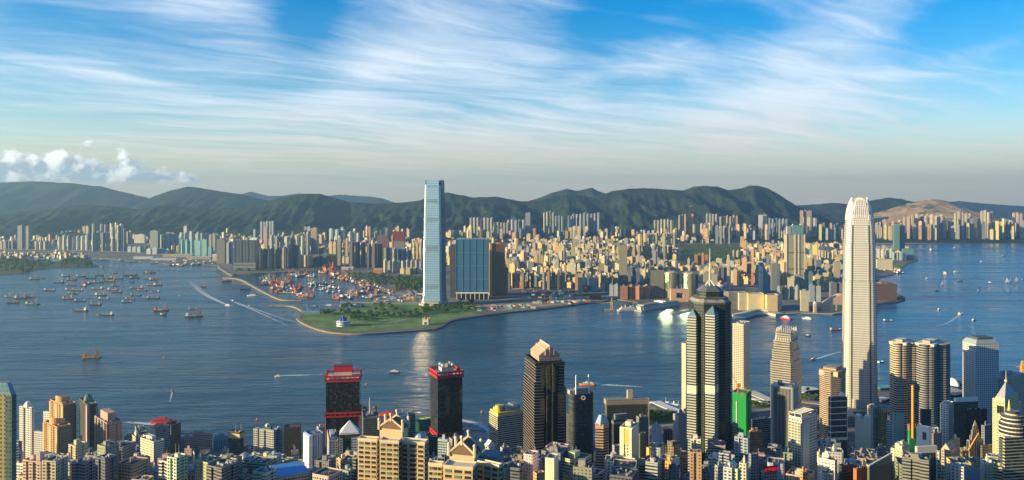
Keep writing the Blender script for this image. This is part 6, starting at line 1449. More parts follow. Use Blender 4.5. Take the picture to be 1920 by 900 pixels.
for i in range(3):
    r, P, Y, z = R_('golden tan tower'); u = .15 + .3 * i; q = quad_at(P, u, u + .06, .05, .95); s = MB(); s.prism(q, z, z + 5 - i); s.build('roof_frame', plain('dark_frame', (.12, .11, .10), .6), r)
r, P, Y, z = R_('big bright green netted'); c_ = centre(P)
s = MB(); rr = random.Random(3)
for i in range(46):
    e = i % 4; q = lerp2(P[e], P[(e + 1) % 4], rr.random()); s.tube(q + (z - 2,), q + (z + rr.uniform(2, 5),), .3, .3, 4)
s.build('bamboo_pole', plain('bamboo', (.40, .24, .08), .8), r)
q = centre(quad_at(P, .4, .5, .4, .5)); s = MB(); s.tube((q[0] - 6, q[1], z), (q[0] - 6, q[1], z + 10), 1, 1, 4); s.tube((q[0] - 6, q[1], z + 9), (q[0] - 15, q[1], z + 27), .9, .5, 4); s.box(q[0] - 5, q[1], z + 8, 5, 4, 4); s.build('crane', ORANGE, r)
bx('hoist', 'big bright green netted', -.03, .0, .62, .70, 830, 754, plain('hoist_grey', (.45, .44, .40), .7))
r, P, Y, z = R_('black block with an orange'); s = MB()
for i in range(4): s.prism(quad_at(P, .05 + .15 * i, .2 + .15 * i, .1, .5), z, z + 3 + 2.5 * (i % 2))
s.build('scaffold', plain('orange_scaffold', (.62, .30, .14), .8), r)
r, P, Y, z = R_('pale slab tower with'); bx('glass_side', 'pale slab tower with', -.05, .02, .03, .98, 905, 794, facade((.42, .42, .33), 'fine', (.12, .15, .12), .15)); bx('stair_shaft', 'pale slab tower with', .05, .45, -.04, .1, 905, 795, plain('pale_shaft', (.56, .54, .49), .8))
s = MB()
for i in range(6): q = quad_at(P, i / 6, i / 6 + .05, 0, 1); s.prism(q, z + 5, z + 6, bottom=True)
for u in (0, .95):
    for v in (0, .5, .95): s.prism(quad_at(P, u, u + .05, v, v + .05), z, z + 5)
for v in (0, .96): s.prism(quad_at(P, 0, 1, v, v + .04), z + 5, z + 6, bottom=True)
s.build('roof_frame', METAL, r)
bx('peach_storey', 'peach and dark banded', .06, .94, .06, .94, 708, 699, plain('peach_panel', (.66, .44, .28), .6)); bx('plant_room', 'peach and dark banded', .2, .8, .2, .8, 699, 693, facade((.50, .36, .25), 'wide'))
r, P, Y, z = R_('dark tower with white')
for i in range(7):
    y0 = 752 + 11.6 * i; bx('white_frame', 'dark tower with white', -.0, 1.0, -.0, 1.0, y0 + 1.5, y0, WHITE, 1.03)
bx('white_band', 'dark tower with white', -.01, 1.01, -.01, 1.01, 826, 821, plain('pale_band', (.66, .60, .47), .6), 1.03)
for u in (0.0, .97): bx('white_frame', 'dark tower with white', u, u + .03, -.04, .02, 826, 740, WHITE)
mast('mast', 'dark tower with white', .1, .2, 748, 702, .6, WHITE); c_ = centre(P); s = MB(); s.ball((c_[0] + 4, c_[1] - 4, z + 5), 4, 10, 5, lo=-.1); s.build('satellite_dish', WHITE, r)
bx('crown', 'blank white sunlit', .0, 1.0, .0, .33, 788, 781, WHITE); bx('crown', 'blank white sunlit', .0, 1.0, .68, 1.0, 788, 782, WHITE)
bx('glass_front', 'grey framed tower with', .16, .86, -.04, .1, 905, 774, facade((.05, .09, .04), 'band', (.03, .05, .025), .1)); 
r, P, Y, z = R_('slim bright green netted'); c_ = centre(P)
s = MB(); s.prism(disc(c_[0] - 5, c_[1] - 4, 1.6, 4), z - 10, zt(722, Y)); s.build('crane', plain('rust_orange', (.62, .26, .05), .7), r)
for y in (824, 852): bx('platform', 'slim bright green netted', 0, 1, 0, 1, y + 1, y, plain('bamboo', (.40, .24, .08), .8), 1.05)
s = MB()
for i in range(4):
    q, w = P[i], P[(i + 1) % 4]
    for j in range(5): p_ = lerp2(q, w, j / 5); s.tube(p_ + (z - 1,), p_ + (z + 7,), .25, .25, 4)
s.build('bamboo_pole', plain('bamboo', (.40, .24, .08), .8), r)
bx('slot', 'white slab tower with', -.04, .02, .22, .5, 826, 812, plain('dark_slot', (.05, .06, .07), .4)); bx('crown', 'white slab tower with', .1, .9, .05, .95, 806, 803, WHITE)
bx('crown', 'cream tower with stepped', .1, .8, .1, .6, 846, 838, LCM := plain('cream_stone', (.64, .55, .38), .8)); bx('crown', 'cream tower with stepped', .3, .6, .2, .4, 838, 832, LCM)
for u in (-.01, .95): bx('white_frame', 'dark glass tower in', u, u + .06, -.04, 1.0, 905, 846, WHITE)
bx('roof_storey', 'dark glass tower in', -.01, 1.01, -.01, 1.01, 850, 838, plain('grey_render', (.56, .54, .50), .8))
bx('roof_frame', 'olive black glass', -.01, 1.01, -.01, .08, 754, 747, WHITE); bx('roof_frame', 'olive black glass', -.01, 1.01, .92, 1.01, 754, 747, WHITE); bx('roof_frame', 'olive black glass', -.01, .04, .08, .92, 754, 747, WHITE); bx('roof_frame', 'olive black glass', .96, 1.01, .08, .92, 754, 747, WHITE); bx('plant_room', 'olive black glass', .2, .8, .3, .7, 753, 749, WHITE)
r, P, Y, z = R_('pink gabled tower'); s = MB(); a, b, c_, d = P; gabled(s, [b, c_, d, a], z, 8); s.build('gable_roof', plain('pink_gable', (.60, .40, .30), .8), r)
r, P, Y, z = R_('grey stepped tower with a small')
for k, (a0, y0, y1) in enumerate(((.62, 828, 818), (.46, 818, 808), (.30, 808, 800))): bx('setback', 'grey stepped tower with a small', .5 - a0 / 2, .5 + a0 / 2, .5 - a0 / 2, .5 + a0 / 2, y0, y1, facade((.34, .34, .31), 'vert'))
s = MB(); s.prism([q for q in inset(P, .22)], zt(800, Y), zt(790, Y), top=inset(P, .02)); s.build('spire', METAL, r)
r, P, Y, z = R_('dark unfinished block')
for (dx, x1, y1) in ((0, 1, 3), (4, 13, 22)):
    c_ = centre(P); s = MB(); s.tube((c_[0] + dx, c_[1], z), (c_[0] + dx, c_[1], z + 8), 1.2, 1.2, 5); s.tube((c_[0] + dx, c_[1], z + 7), (c_[0] + dx + x1, c_[1], z + 7 + y1), 1.1, .7, 5); s.box(c_[0] + dx - 1, c_[1], z + 6, 4, 3, 3.5); s.build('derrick', plain('rust_orange', (.62, .26, .05), .7), r)
bx('yellow_hoarding', 'dark unfinished block', -.02, 1, -.04, .1, 885, 872, YELLOW)
r, P, Y, z = R_('golden cream tower with'); s = MB(); q = quad_at(P, -.02, .82, -.02, .75); s.prism(q, z, zt(747, Y)); s.build('cornice', LCM, r)
s = MB(); pyramid(s, inset(q, .98), zt(747, Y), (747 - 719) * Y / F * .93); s.build('pyramid_roof', plain('grey_tile_roof', (.40, .41, .43), .6), r)
c_ = centre(q); s = MB(); s.ball(c_ + (zt(720, Y),), 2, 8, 5); s.tube(c_ + (zt(719, Y),), c_ + (zt(700, Y),), .5, .2, 5); s.build('finial', plain('gold_finial', (.66, .50, .22), .4), r)
for i in range(3): bx('tall_window', 'golden cream tower with', -.035, .0, .12 + .2 * i, .22 + .2 * i, 776, 762, plain('dark_window', (.03, .045, .045), .15))
bx('wing', 'golden cream tower with', .3, 1.3, .1, 1.2, 905, 770, plain('golden_render', (.66, .50, .28), .8))
r, P, Y, z = R_('cream banded block with round'); c_ = (P[0][0] + 16, P[0][1] + 14)
for k, (rad, y0, y1) in enumerate(((12, 822, 800), (10, 800, 784), (6.5, 784, 776))):
    s = MB(); s.prism(disc(c_[0], c_[1], rad, 24), zt(y0, Y), zt(y1, Y), 60, 4); s.build('drum', facade((.56, .55, .50), 'deep'), r)
s = MB(); s.prism(disc(c_[0] - 3, c_[1], 1.6, 6), zt(776, Y), zt(756, Y), top=disc(c_[0] - 3, c_[1], .3, 6)); s.build('spire', plain('gold_finial', (.66, .50, .22), .4), r)
r, P, Y, z = R_('low wide pale hall'); bx('roof_slab', 'low wide pale hall', -.02, 1.02, -.02, 1.02, 714, 710, plain('roof_grey', (.34, .34, .34), .7)); bx('plant_room', 'low wide pale hall', .3, .6, .3, .6, 710, 703, PLANT)
r, P, Y, z = R_('dark hall with a slanted'); s = MB(); a, b, c_, d = inset(P, 1.03)
s.loft([[q + (z,) for q in (a, b, c_, d)], [a + (z + 2,), b + (z + 9,), c_ + (z + 9,), d + (z + 2,)]]); s.build('roof', plain('slant_roof', (.16, .17, .17), .8), r)
s = MB(); s.tube(a + (z + 2.6,), b + (z + 9.6,), .7, .7, 4); s.tube(d + (z + 2.6,), a + (z + 2.6,), .7, .7, 4); s.build('roof_edge', WHITE, r)
# low blue-roofed hall, red lettered sign, ferry building
P = corner(505, 520, 582, 800, 62, most=60); t_ = tower('sports_hall', uniq('low hall with a bright blue flat roof at the bottom edge'), 'hall', P, zt(897, 800), (.30, .33, .36), 'wide', '', '', rng=rngN)
s = MB(); s.prism(inset(P, .94), zt(897, 800) + .1, zt(897, 800) + 1.2); s.build('roof', plain('bright_blue_roof', (.05, .26, .62), .6, 0, .12), t_)
r, P, Y, z = R_('grey low block carrying'); q0, q1 = P[0], P[1]; ang = math.atan2(q1[1] - q0[1], q1[0] - q0[0])
s = MB(); m_ = lerp2(q0, q1, .5); s.box(m_[0], m_[1] - .3, z, math.dist(q0, q1) * .98, .6, 6.2, ang); sg = s.build('sign', plain('sign_board', (.10, .02, .02), .6), r)
lm = bpy.data.materials.new('lit_red_letters'); lm.use_nodes = True; lb = lm.node_tree.nodes['Principled BSDF']; lb.inputs['Base Color'].default_value = (.6, .01, .02, 1); lb.inputs['Emission Color'].default_value = (1, .02, .04, 1); lb.inputs['Emission Strength'].default_value = .35
for i, ch in enumerate('永亨銀行'):
    f = bpy.data.curves.new('letter', 'FONT'); f.body = ch; f.size = 4.1; f.extrude = .12; f.align_x = 'CENTER'; f.materials.append(lm)
    o = bpy.data.objects.new('letter', f); C.objects.link(o); q = lerp2(q0, q1, (i + .5) / 4)
    me = bpy.data.meshes.new_from_object(o); bpy.data.objects.remove(o); o = bpy.data.objects.new('letter', me); C.objects.link(o)
    o.location = (q[0] + .3, q[1] - .9, z + 1.4); o.rotation_euler = (R(90), 0, ang); attach(o, sg)
X0, Y0 = (765 - 960) / F * 1375, 1375
t_ = tower('ferry_terminal', uniq('green-roofed ferry terminal left of the right red-trimmed tower'), 'ferry terminal', [((812 - 960) / F * 1375, 1375), ((812 - 960) / F * 1375, 1402), (X0, 1402), (X0, 1375)], 20, (.06, .20, .15), 'none', '', '', 1, rng=rngN)
s = MB(); s.box(((788 - 960) / F) * 1375, 1388, 20.3, 42, 26, .7); s.build('roof', plain('green_roof_deck', (.02, .22, .14), .8), t_)
s = MB(); N = 16; cx, cy = ((797 - 960) / F) * 1385, 1386
for rad in (1.0, .5):
    for i in range(N):
        a0, a1 = 2 * math.pi * i / N, 2 * math.pi * (i + 1) / N; s.tube((cx + 9 * rad * math.cos(a0), cy + 5.5 * rad * math.sin(a0), 21.3), (cx + 9 * rad * math.cos(a1), cy + 5.5 * rad * math.sin(a1), 21.3), .6, .6, 4)
s.build('roof_emblem', plain('gold_emblem', (.60, .50, .10), .6), t_)
# filler: lesser blocks that only show their roofs between the others
def inside(p, poly):
    c_ = False; n = len(poly)
    for i in range(n):
        a, b = poly[i], poly[i - 1]
        if (a[1] > p[1]) != (b[1] > p[1]) and p[0] < (b[0] - a[0]) * (p[1] - a[1]) / (b[1] - a[1]) + a[0]: c_ = not c_
    return c_
SKYL = [(-20, 850), (230, 850), (240, 846), (300, 858), (440, 868), (470, 850), (560, 852), (600, 850), (670, 852), (760, 848), (810, 842), (880, 846), (940, 852), (1060, 858), (1120, 850), (1220, 838), (1290, 842), (1380, 838), (1440, 830), (1480, 840), (1540, 842), (1600, 815), (1660, 806), (1700, 820), (1760, 806), (1850, 815), (1930, 820)]
TAK = [(v[1], v[3]) for v in ROOT.values()]
FILLC = [(.50, .45, .34), (.30, .32, .33), (.66, .64, .58), (.20, .22, .24), (.44, .31, .22), (.12, .15, .18), (.60, .49, .31), (.30, .32, .25), (.42, .47, .50)]
FLOOK = ['tan grey', 'mid grey', 'off white', 'dark grey', 'brown', 'dark slate', 'cream', 'olive grey', 'pale blue grey']
EXPL = [(q[0], q[2], q[3], q[4]) for q in NEAR]
cand = []
for i in range(2600):
    Y = rngN.uniform(770, 1300); x = rngN.uniform(-10, 1930); w = rngN.choice((rngN.uniform(11, 16), rngN.uniform(14, 25))); d = w * rngN.uniform(.8, 1.2)
    X = (x - 960) / F * Y; rot = R(rngN.uniform(-35, -8)); poly = plan_rect(X, Y + 10, w, d, rot)
    if any(math.dist(centre(p), (X, Y + 10)) < 21 + .5 * math.sqrt(abs((p[2][0] - p[0][0]) * (p[2][1] - p[0][1]))) * .6 for p, _ in TAK): continue
    if any(math.dist(c_[0], (X, Y + 10)) < 19 for c_ in cand): continue
    if any(abs(x - a) < b and lo < Y < hi for a, b, lo, hi in ((1612, 45, 1340, 1600), (1331, 52, 960, 1080), (1022, 52, 960, 1070), (640, 45, 1250, 1400), (838, 42, 1250, 1400), (1470, 38, 1060, 1420), (1720, 60, 1290, 1400), (1840, 45, 1370, 1500), (118, 34, 1090, 1270), (165, 24, 1170, 1250), (203, 32, 1100, 1180), (545, 50, 770, 880), (790, 30, 1200, 1420))): continue
    if 1205 < x < 1290 and Y > 1200: continue
    yt = interp(SKYL, x) + rngN.uniform(-16, 66); z1 = zt(yt, Y); base = hk(X, Y)
    cover = [e for e in EXPL if e[3] > Y and e[0] < x + 9 and e[1] > x - 9]
    if any(yt < min(e[2] + .52 * (905 - e[2]), 862) for e in cover): yt = max(min(e[2] + .52 * (905 - e[2]), 862) for e in cover) + rngN.uniform(0, 12); z1 = zt(yt, Y)
    if yt > 905: continue
    if z1 - base < 14 or z1 - base > 170: continue
    cand.append(((X, Y + 10), poly, x, Y, z1))
top = [906] * 1960; ev = [(c_[3], 1, c_) for c_ in cand] + [(e[3], 0, e) for e in EXPL]; seen = []
for Yv, is_c, q in sorted(ev, key=lambda t_: t_[0]):            # keep only blocks that show between the nearer ones
    a, b, yv = (min(xpx(*p) for p in q[1]), max(xpx(*p) for p in q[1]), ypx(q[4], Yv)) if is_c else (q[0], q[1], q[2])
    rng_ = range(max(0, int(a)), min(1959, int(b)) + 1); show = sum(max(0, top[i] - yv) for i in rng_)
    if is_c and (show < 45 or (abs(q[2] - 1444) < 26 and Yv < 830)): continue
    if is_c: seen.append((show, q))
    for i in rng_: top[i] = min(top[i], yv)
cand = [q for _, q in sorted(seen, key=lambda t_: -t_[0])[:285]]
groups = {}
for c_ in cand:
    i = rngN.randrange(len(FILLC)); band = 'in front' if c_[3] < 950 else 'midway' if c_[3] < 1130 else 'near the water'
    bl = [(240, 'below the left towers'), (470, 'left of the grey balconied towers'), (680, 'around the crimson-topped tower'), (980, 'left of the black skyscraper'), (1280, 'right of the black skyscraper'), (1480, 'right of the spire tower'), (1700, 'below the ribbed skyscraper'), (2000, 'in the bottom right corner')]
    groups.setdefault((i, band, next(b for l, b in bl if c_[2] < l)), []).append(c_)
for (i, band, wh), qs in groups.items():
    qs.sort(key=lambda q: q[2])
    for j, (c_, poly, x, Y, z1) in enumerate(qs):
        cc = tuple(v * rngN.uniform(.85, 1.15) for v in FILLC[i])
        lab = f'{nth(j) + " " if len(qs) > 1 else ""}{FLOOK[i]} filler block{" from left" if len(qs) > 1 else ""} {band} {wh}'.replace('filler', 'small')
        tower('low_block', uniq(lab), 'apartment block', poly, z1, cc, rngN.choice(('grid', 'wide', 'band', 'punch')), rngN.choice(('pq', 'pqtd', 'qd', 'pad')), rngN.choice(('', 'b', 'b', 'c')), rng=rngN, group='small blocks on the near shore', capcol=cc)
# ------------------------------------------------------------------ boats
HULL, DECK, CABIN, RIG = coloured('hull_paint', .45), coloured('deck_cargo', .8), coloured('cabin_paint', .5), coloured('rig_paint', .6)
def hull_mesh(s, L, B, h, rake=.12, stern=.06, draft=1.0, sheer=.0):
    st = [(-L/2, .80), (-L/2 + L*stern, 1), (L*.18, 1), (L*.36, .72), (L/2 - L*rake*.4, .30), (L/2, .03)] if rake > .1 else [(-L/2, .9), (-L/2 + L*.04, 1), (L/2 - L*.05, 1), (L/2, .9)]
    prev = None
    for x, w in st:
        zt_ = h + sheer * max(0, x / L * 2) ** 2; b = B / 2 * w
        r = [(x, -b, zt_), (x, b, zt_), (x * .97, b * .8, -draft), (x * .97, -b * .8, -draft)]
        if prev is not None:
            for i in range(4): j = (i + 1) % 4; s.face((prev[i], r[i], r[j], prev[j]))
        else: s.face(r)
        prev = r
    s.face(prev[::-1])
def boat_proto(kind):
    root = empty('boat', (0, 0, 0)); P = {}
    def part(nm, fn, mat):
        s = MB(); fn(s); o = s.build(nm, mat, root); return o
    if kind == 'crane':
        part('hull', lambda s: hull_mesh(s, 40, 13, 2.6, .06), HULL)
        part('deck_cargo', lambda s: (s.box(-2, 0, 2.6, 20, 9.5, 1.6), s.box(-4, 1, 4.2, 9, 6, 1.2)), DECK)
        part('deckhouse', lambda s: (s.box(-16, 0, 2.6, 6.5, 9, 4.6), s.box(-16, 0, 7.2, 4.5, 7, 2.2)), CABIN)
        def cr(s):
            for y in (-3.2, 3.2):
                s.tube((14, y, 2.6), (13, y * .25, 19), .8, .5, 4); s.tube((9, y, 2.6), (13, y * .25, 19), .7, .5, 4)
            s.box(13, 0, 8, 3.4, 4.6, 2.6); s.box(13, 0, 18, 2.2, 2.2, 2.4)
        part('crane_tower', cr, RIG)
        part('boom', lambda s: (s.tube((13, 0, 7), (-6, 0, 27), .7, .4, 4), s.tube((13, 0, 20), (-6, 0, 27), .18, .18, 3)), RIG)
    elif kind == 'barge':
        part('hull', lambda s: hull_mesh(s, 40, 12, 3, .06), HULL)
        part('deck_cargo', lambda s: s.box(1, 0, 3, 22, 8.5, .9), DECK)
        part('deckhouse', lambda s: (s.box(-16, 0, 3, 6, 9, 4.2), s.box(-16.5, 0, 7.2, 4, 6.5, 1.8)), CABIN)
        part('bow_house', lambda s: s.box(16.5, 0, 3, 4, 8, 2.6), CABIN)
    elif kind == 'cargo':
        part('hull', lambda s: hull_mesh(s, 72, 12, 3.4, .14, sheer=1.6), HULL)
        part('deck_cargo', lambda s: (s.box(-2, 0, 3.4, 38, 8.5, 1.3), s.box(-2, 0, 4.7, 30, 7.5, .7)), DECK)
        part('deckhouse', lambda s: (s.box(-27, 0, 3.4, 9, 10, 5), s.box(-27, 0, 8.4, 7, 8, 4.5), s.box(-27, 0, 12.9, 2.4, 2.4, 3.5)), CABIN)
    elif kind == 'ferry':
        part('hull', lambda s: hull_mesh(s, 36, 9.5, 2.8, .14, sheer=1.0), HULL)
        part('stripe', lambda s: hull_mesh(s, 34, 9.65, 2.3, .14, draft=-1.5), WHITE)
        part('cabin', lambda s: s.prism([(12, -2.2), (12, 2.2), (-14, 4.2), (-14, -4.2)], 2.8, 6, top=[(7.5, -1.8), (7.5, 1.8), (-14, 3.8), (-14, -3.8)]), CABIN)
        part('window_strip', lambda s: s.prism([(11.2, -2.5), (11.2, 2.5), (-13.5, 4.25), (-13.5, -4.25)], 3.9, 4.9, top=[(9.6, -2.3), (9.6, 2.3), (-13.5, 4.15), (-13.5, -4.15)]), ROOFD)
        part('bridge', lambda s: (s.box(-1, 0, 6, 8, 5, 2.2), s.box(-6, 0, 6, 6, 6, 1.4), s.tube((-4, 0, 8), (-5, 0, 11.5), .3, .15, 4)), CABIN)
    elif kind == 'liner':
        part('hull', lambda s: hull_mesh(s, 60, 12, 4, .14, sheer=1.5), HULL)
        part('superstructure', lambda s: (s.box(-4, 0, 4, 40, 10, 3.2), s.box(-5, 0, 7.2, 32, 8.5, 2.8), s.box(6, 0, 10, 8, 7, 2.4)), CABIN)
        part('funnel', lambda s: s.tube((-9, 0, 10), (-10.5, 0, 16), 1.7, 1.3, 8), RIG)
        part('mast', lambda s: (s.tube((10, 0, 12), (10, 0, 22), .4, .2, 5), s.tube((-20, 0, 8), (-20, 0, 19), .4, .2, 5)), RIG)
    elif kind == 'launch':
        part('hull', lambda s: hull_mesh(s, 16, 4.6, 1.5, .14, sheer=.6), HULL)
        part('cabin', lambda s: (s.prism([(3, -1.6), (3, 1.6), (-5, 1.7), (-5, -1.7)], 1.5, 3.6), s.box(-1, 0, 3.6, 3, 2.4, 1.3)), CABIN)
    elif kind == 'junk':
        part('hull', lambda s: hull_mesh(s, 24, 7, 2.4, .14, sheer=1.4), HULL)
        part('cabin', lambda s: (s.box(-6, 0, 2.4, 8, 5.6, 3), s.box(-7, 0, 5.4, 5, 4.4, 2)), CABIN)
        part('mast', lambda s: (s.tube((2, 0, 2), (2, 0, 13), .35, .2, 5), s.tube((2, 0, 4), (9, 0, 12), .3, .2, 4)), RIG)
    elif kind == 'sail':
        part('hull', lambda s: hull_mesh(s, 14, 3.6, 1.2, .14, sheer=.5), HULL)
        part('sail', lambda s: (s.face(((1, .05, 2), (-5.5, .5, 2.2), (.6, .05, 19))), s.face(((1, -.05, 2), (.6, -.05, 19), (-5.5, .4, 2.2))), s.face(((6.5, 0, 1.8), (1.6, .4, 2), (.9, 0, 16))), s.face(((6.5, -.1, 1.8), (.9, -.1, 16), (1.6, .3, 2)))), CABIN)
        part('mast', lambda s: s.tube((.8, 0, 1), (.7, 0, 20), .2, .12, 5), RIG)
    return root
PROTO = {}
def boat(kind, name, label, cat, x, y, pxlen, head, cols, group=None, z=0.0):
    """waterline point x, y in the photo; head: degrees, 0 = bow to the right; cols: hull, cargo, cabin, rig"""
    L0 = {'crane': 40, 'barge': 40, 'cargo': 72, 'ferry': 36, 'liner': 60, 'launch': 16, 'junk': 24, 'sail': 14}[kind]
    if kind not in PROTO: o = PROTO[kind] = boat_proto(kind)
    else: o = copy_tree(PROTO[kind])
    X, Y = gp(x, y, z); k = pxlen * Y / F / L0
    if abs(math.cos(R(head))) < .6: k *= 1.5
    o.name = name; o.location = (X, Y, z); o.rotation_euler = (0, 0, R(head)); o.scale = (k, k, k)
    for q in ('group',):
        if q in o: del o[q]
    tag(o, uniq(label), cat, group)
    for ch in o.children:
        n = ch.name.split('.')[0]
        ch.color = c4(cols[0] if n == 'hull' else cols[1] if n == 'deck_cargo' else cols[2] if n in ('deckhouse', 'bow_house', 'cabin', 'bridge', 'superstructure', 'sail') else cols[3])
    return o
hB, hR, hG, hT, hO, hW, hN = (.05, .055, .06), (.28, .07, .05), (.04, .16, .13), (.05, .18, .30), (.50, .20, .05), (.66, .66, .62), (.03, .06, .16)
cW, cT, cO, cR_, cG, cY = (.72, .70, .64), (.50, .40, .28), (.66, .28, .06), (.55, .07, .05), (.30, .32, .33), (.70, .45, .06)
ANCH = [  # kind, x, y, length, heading, hull, cargo, cabin, rig, look
 ('crane', 65, 524, 18, 0, hB, cT, cW, cT, 'dark barge with short crane and white house'), ('launch', 81, 522, 7, 0, hB, cT, cT, cG, 'tiny brown launch'), ('barge', 110, 530, 19, 180, hB, cT, cG, cG, 'grey barge with rusty cargo'), ('barge', 93, 545, 20, 0, hB, cT, cW, cG, 'dark barge with brown cargo and white end house'),
 ('crane', 124, 518, 16, 0, hB, cG, cW, cR_, 'white-housed barge with reddish crane'), ('crane', 135, 525, 19, 0, hB, cG, cG, cR_, 'dark barge with red crane tower'), ('crane', 152, 519, 18, 0, hB, cG, cW, cO, 'barge with an orange topped crane'), ('crane', 170, 522, 18, 180, hB, cG, cG, cG, 'grey barge with leaning derrick'), ('crane', 189, 517, 19, 0, hB, cG, cG, cT, 'long dark barge with tall tan crane'),
 ('barge', 134, 535, 17, 0, hB, cG, cG, cG, 'plain dark barge with empty deck'), ('crane', 185, 530, 19, 0, hB, cG, cG, cG, 'low grey crane barge'), ('junk', 162, 533, 15, 0, hB, cG, cR_, cT, 'rusty workboat with mast'), ('junk', 155, 537, 15, 180, hB, cT, cW, cG, 'workboat with white bow house'), ('junk', 169, 532, 12, 0, hB, cT, cT, cO, 'brown workboat with orange mast'), ('barge', 183, 542, 21, 180, hR, cT, cW, cO, 'red hulled barge with white houses'),
 ('barge', 131, 544, 17, 0, hB, cT, cW, cG, 'brown cargo barge with white end houses'), ('barge', 148, 545, 16, 180, hB, cT, cW, cG, 'low barge with white stern house'), ('barge', 137, 551, 18, 0, hB, cT, cW, cG, 'barge with two white houses'), ('crane', 128, 561, 23, 0, hB, cR_, cG, cT, 'black crane barge with brown deck gear'), ('crane', 189, 554, 21, 0, hB, cG, cW, cO, 'barge with white house and orange crane'), ('barge', 150, 565, 21, 0, hB, cG, cW, cG, 'black barge with white houses at both ends'), ('barge', 195, 561, 20, 0, hG, cT, cW, cG, 'green grey barge with white end houses'),
 ('crane', 178, 572, 22, 180, hB, cR_, cT, cT, 'crane barge with red brown house'), ('cargo', 148, 583, 36, 180, hB, cG, cW, cG, 'long black cargo ship with white deckhouse, left of two'), ('cargo', 197, 591, 33, 180, hB, cG, cW, cG, 'long black cargo ship with white deckhouse, right of two'),
 ('crane', 24, 557, 17, 180, hB, cT, cT, cT, 'tan crane barge in the left cluster'), ('crane', 39, 560, 22, 0, hB, cR_, cW, cT, 'crane barge with red cargo in the left cluster'), ('crane', 56, 558, 20, 0, hB, cR_, cO, cT, 'crane barge with orange house in the left cluster'), ('crane', 24, 568, 20, 180, hB, cT, cO, cG, 'nearest grey crane barge in the left cluster'), ('crane', 61, 571, 26, 0, hG, cG, cT, cG, 'broad grey green crane barge nearest in the left cluster'), ('crane', 16, 557, 13, 0, hB, cT, cW, cT, 'leftmost crane barge of the left cluster'),
 ('crane', 202, 522, 17, 180, hB, cT, cW, cW, 'barge with a tall white crane'), ('launch', 216, 512, 9, 0, hT, cT, cO, cG, 'small tan ferryboat'), ('crane', 206, 528, 19, 180, hB, cT, cO, cG, 'dark barge with orange deckhouse'), ('crane', 223, 523, 18, 0, hB, cG, cG, cG, 'low grey barge with thin leaning crane'), ('crane', 245, 517, 23, 180, hB, cG, cG, cT, 'broad grey barge with tan tower'), ('crane', 253, 522, 18, 0, hB, cG, cW, cG, 'dark barge with pale derrick'), ('junk', 245, 529, 14, 180, hT, cR_, (.08, .30, .50), cR_, 'blue and red workboat'),
 ('barge', 217, 536, 14, 0, hB, cG, cW, cG, 'short black barge with white houses'), ('barge', 211, 544, 19, 0, hR, cT, cW, cO, 'red brown barge with white houses'), ('barge', 219, 548, 18, 180, hR, cT, cT, cO, 'red barge with tan houses'), ('barge', 256, 541, 24, 180, hO, cO, cW, cO, 'orange brown barge with white bow house'), ('barge', 267, 545, 17, 0, hR, cT, cT, cR_, 'dull red barge with tan houses'), ('barge', 255, 554, 20, 0, hG, cG, (.10, .38, .26), cG, 'bright green barge'), ('cargo', 291, 547, 17, 180, hB, cG, cW, cG, 'small cargo ship with white tower house'), ('barge', 287, 560, 23, 0, hB, cT, cY, cO, 'black barge with yellow cream end houses'), ('barge', 238, 567, 19, 0, hB, cG, cW, cG, 'black barge with two white houses nearest the pair'), ('barge', 244, 561, 18, 0, hR, cR_, cT, cR_, 'brown red barge with heaped deck'),
 ('junk', 286, 512, 12, 0, hB, cR_, cR_, cR_, 'red workboat in the far group'), ('junk', 272, 512, 12, 180, hB, cG, cG, cG, 'grey workboat in the far group'), ('junk', 278, 513, 11, 0, hB, cT, cT, cG, 'brown workboat in the far group'), ('crane', 280, 523, 17, 180, hG, cG, (.10, .30, .40), cG, 'teal grey crane barge'), ('crane', 289, 525, 18, 0, hB, cR_, cW, cR_, 'barge with red crane and white bow'), ('barge', 284, 535, 18, 180, hR, cO, cW, cR_, 'red barge with orange deck cargo'), ('crane', 296, 535, 17, 0, hB, cO, cW, cO, 'orange cargo crane barge'),
 ('crane', 302, 583, 27, 0, hB, cG, cR_, cR_, 'black crane barge with red and white tower, left of two'), ('junk', 306, 591, 13, 0, hB, cW, cW, cW, 'white tug beside the red-topped crane barge'), ('crane', 364, 594, 31, 0, hB, cO, cW, cR_, 'black crane barge with red and white tower, right of two'), ('barge', 362, 580, 16, 0, hO, cO, cW, cO, 'orange lighter behind the right-hand crane barge'), ('junk', 381, 538, 12, 180, hB, cT, cO, cG, 'boxy orange grey tug near the long wake'), ('launch', 304, 511, 5, 0, hB, cG, cG, cG, 'tiny dark launch off the left shore'), ('launch', 322, 510, 5, 0, hT, cT, cT, cT, 'tiny pale launch off the left shore'), ('launch', 336, 555, 4, 0, hW, cW, cW, cG, 'tiny white speedboat right of the anchorage'),
 ('barge', 195, 488, 14, 0, hB, cT, cW, cG, 'barge moored by the left sand quay'), ('barge', 230, 489, 13, 0, hB, cR_, cW, cG, 'second barge moored by the left sand quay'), ('barge', 250, 492, 16, 0, hB, cG, cG, cG, 'low dark barge off the left sand quay'), ('barge', 290, 494, 14, 0, hB, cG, cG, cG, 'low flat barge before the pale sheds'), ('launch', 190, 502, 9, 0, hB, cT, cW, cO, 'small boat off the wooded islet point'),
]
def dull(c): g = sum(c) / 3; return tuple((v * .55 + g * .45) * .8 for v in c)
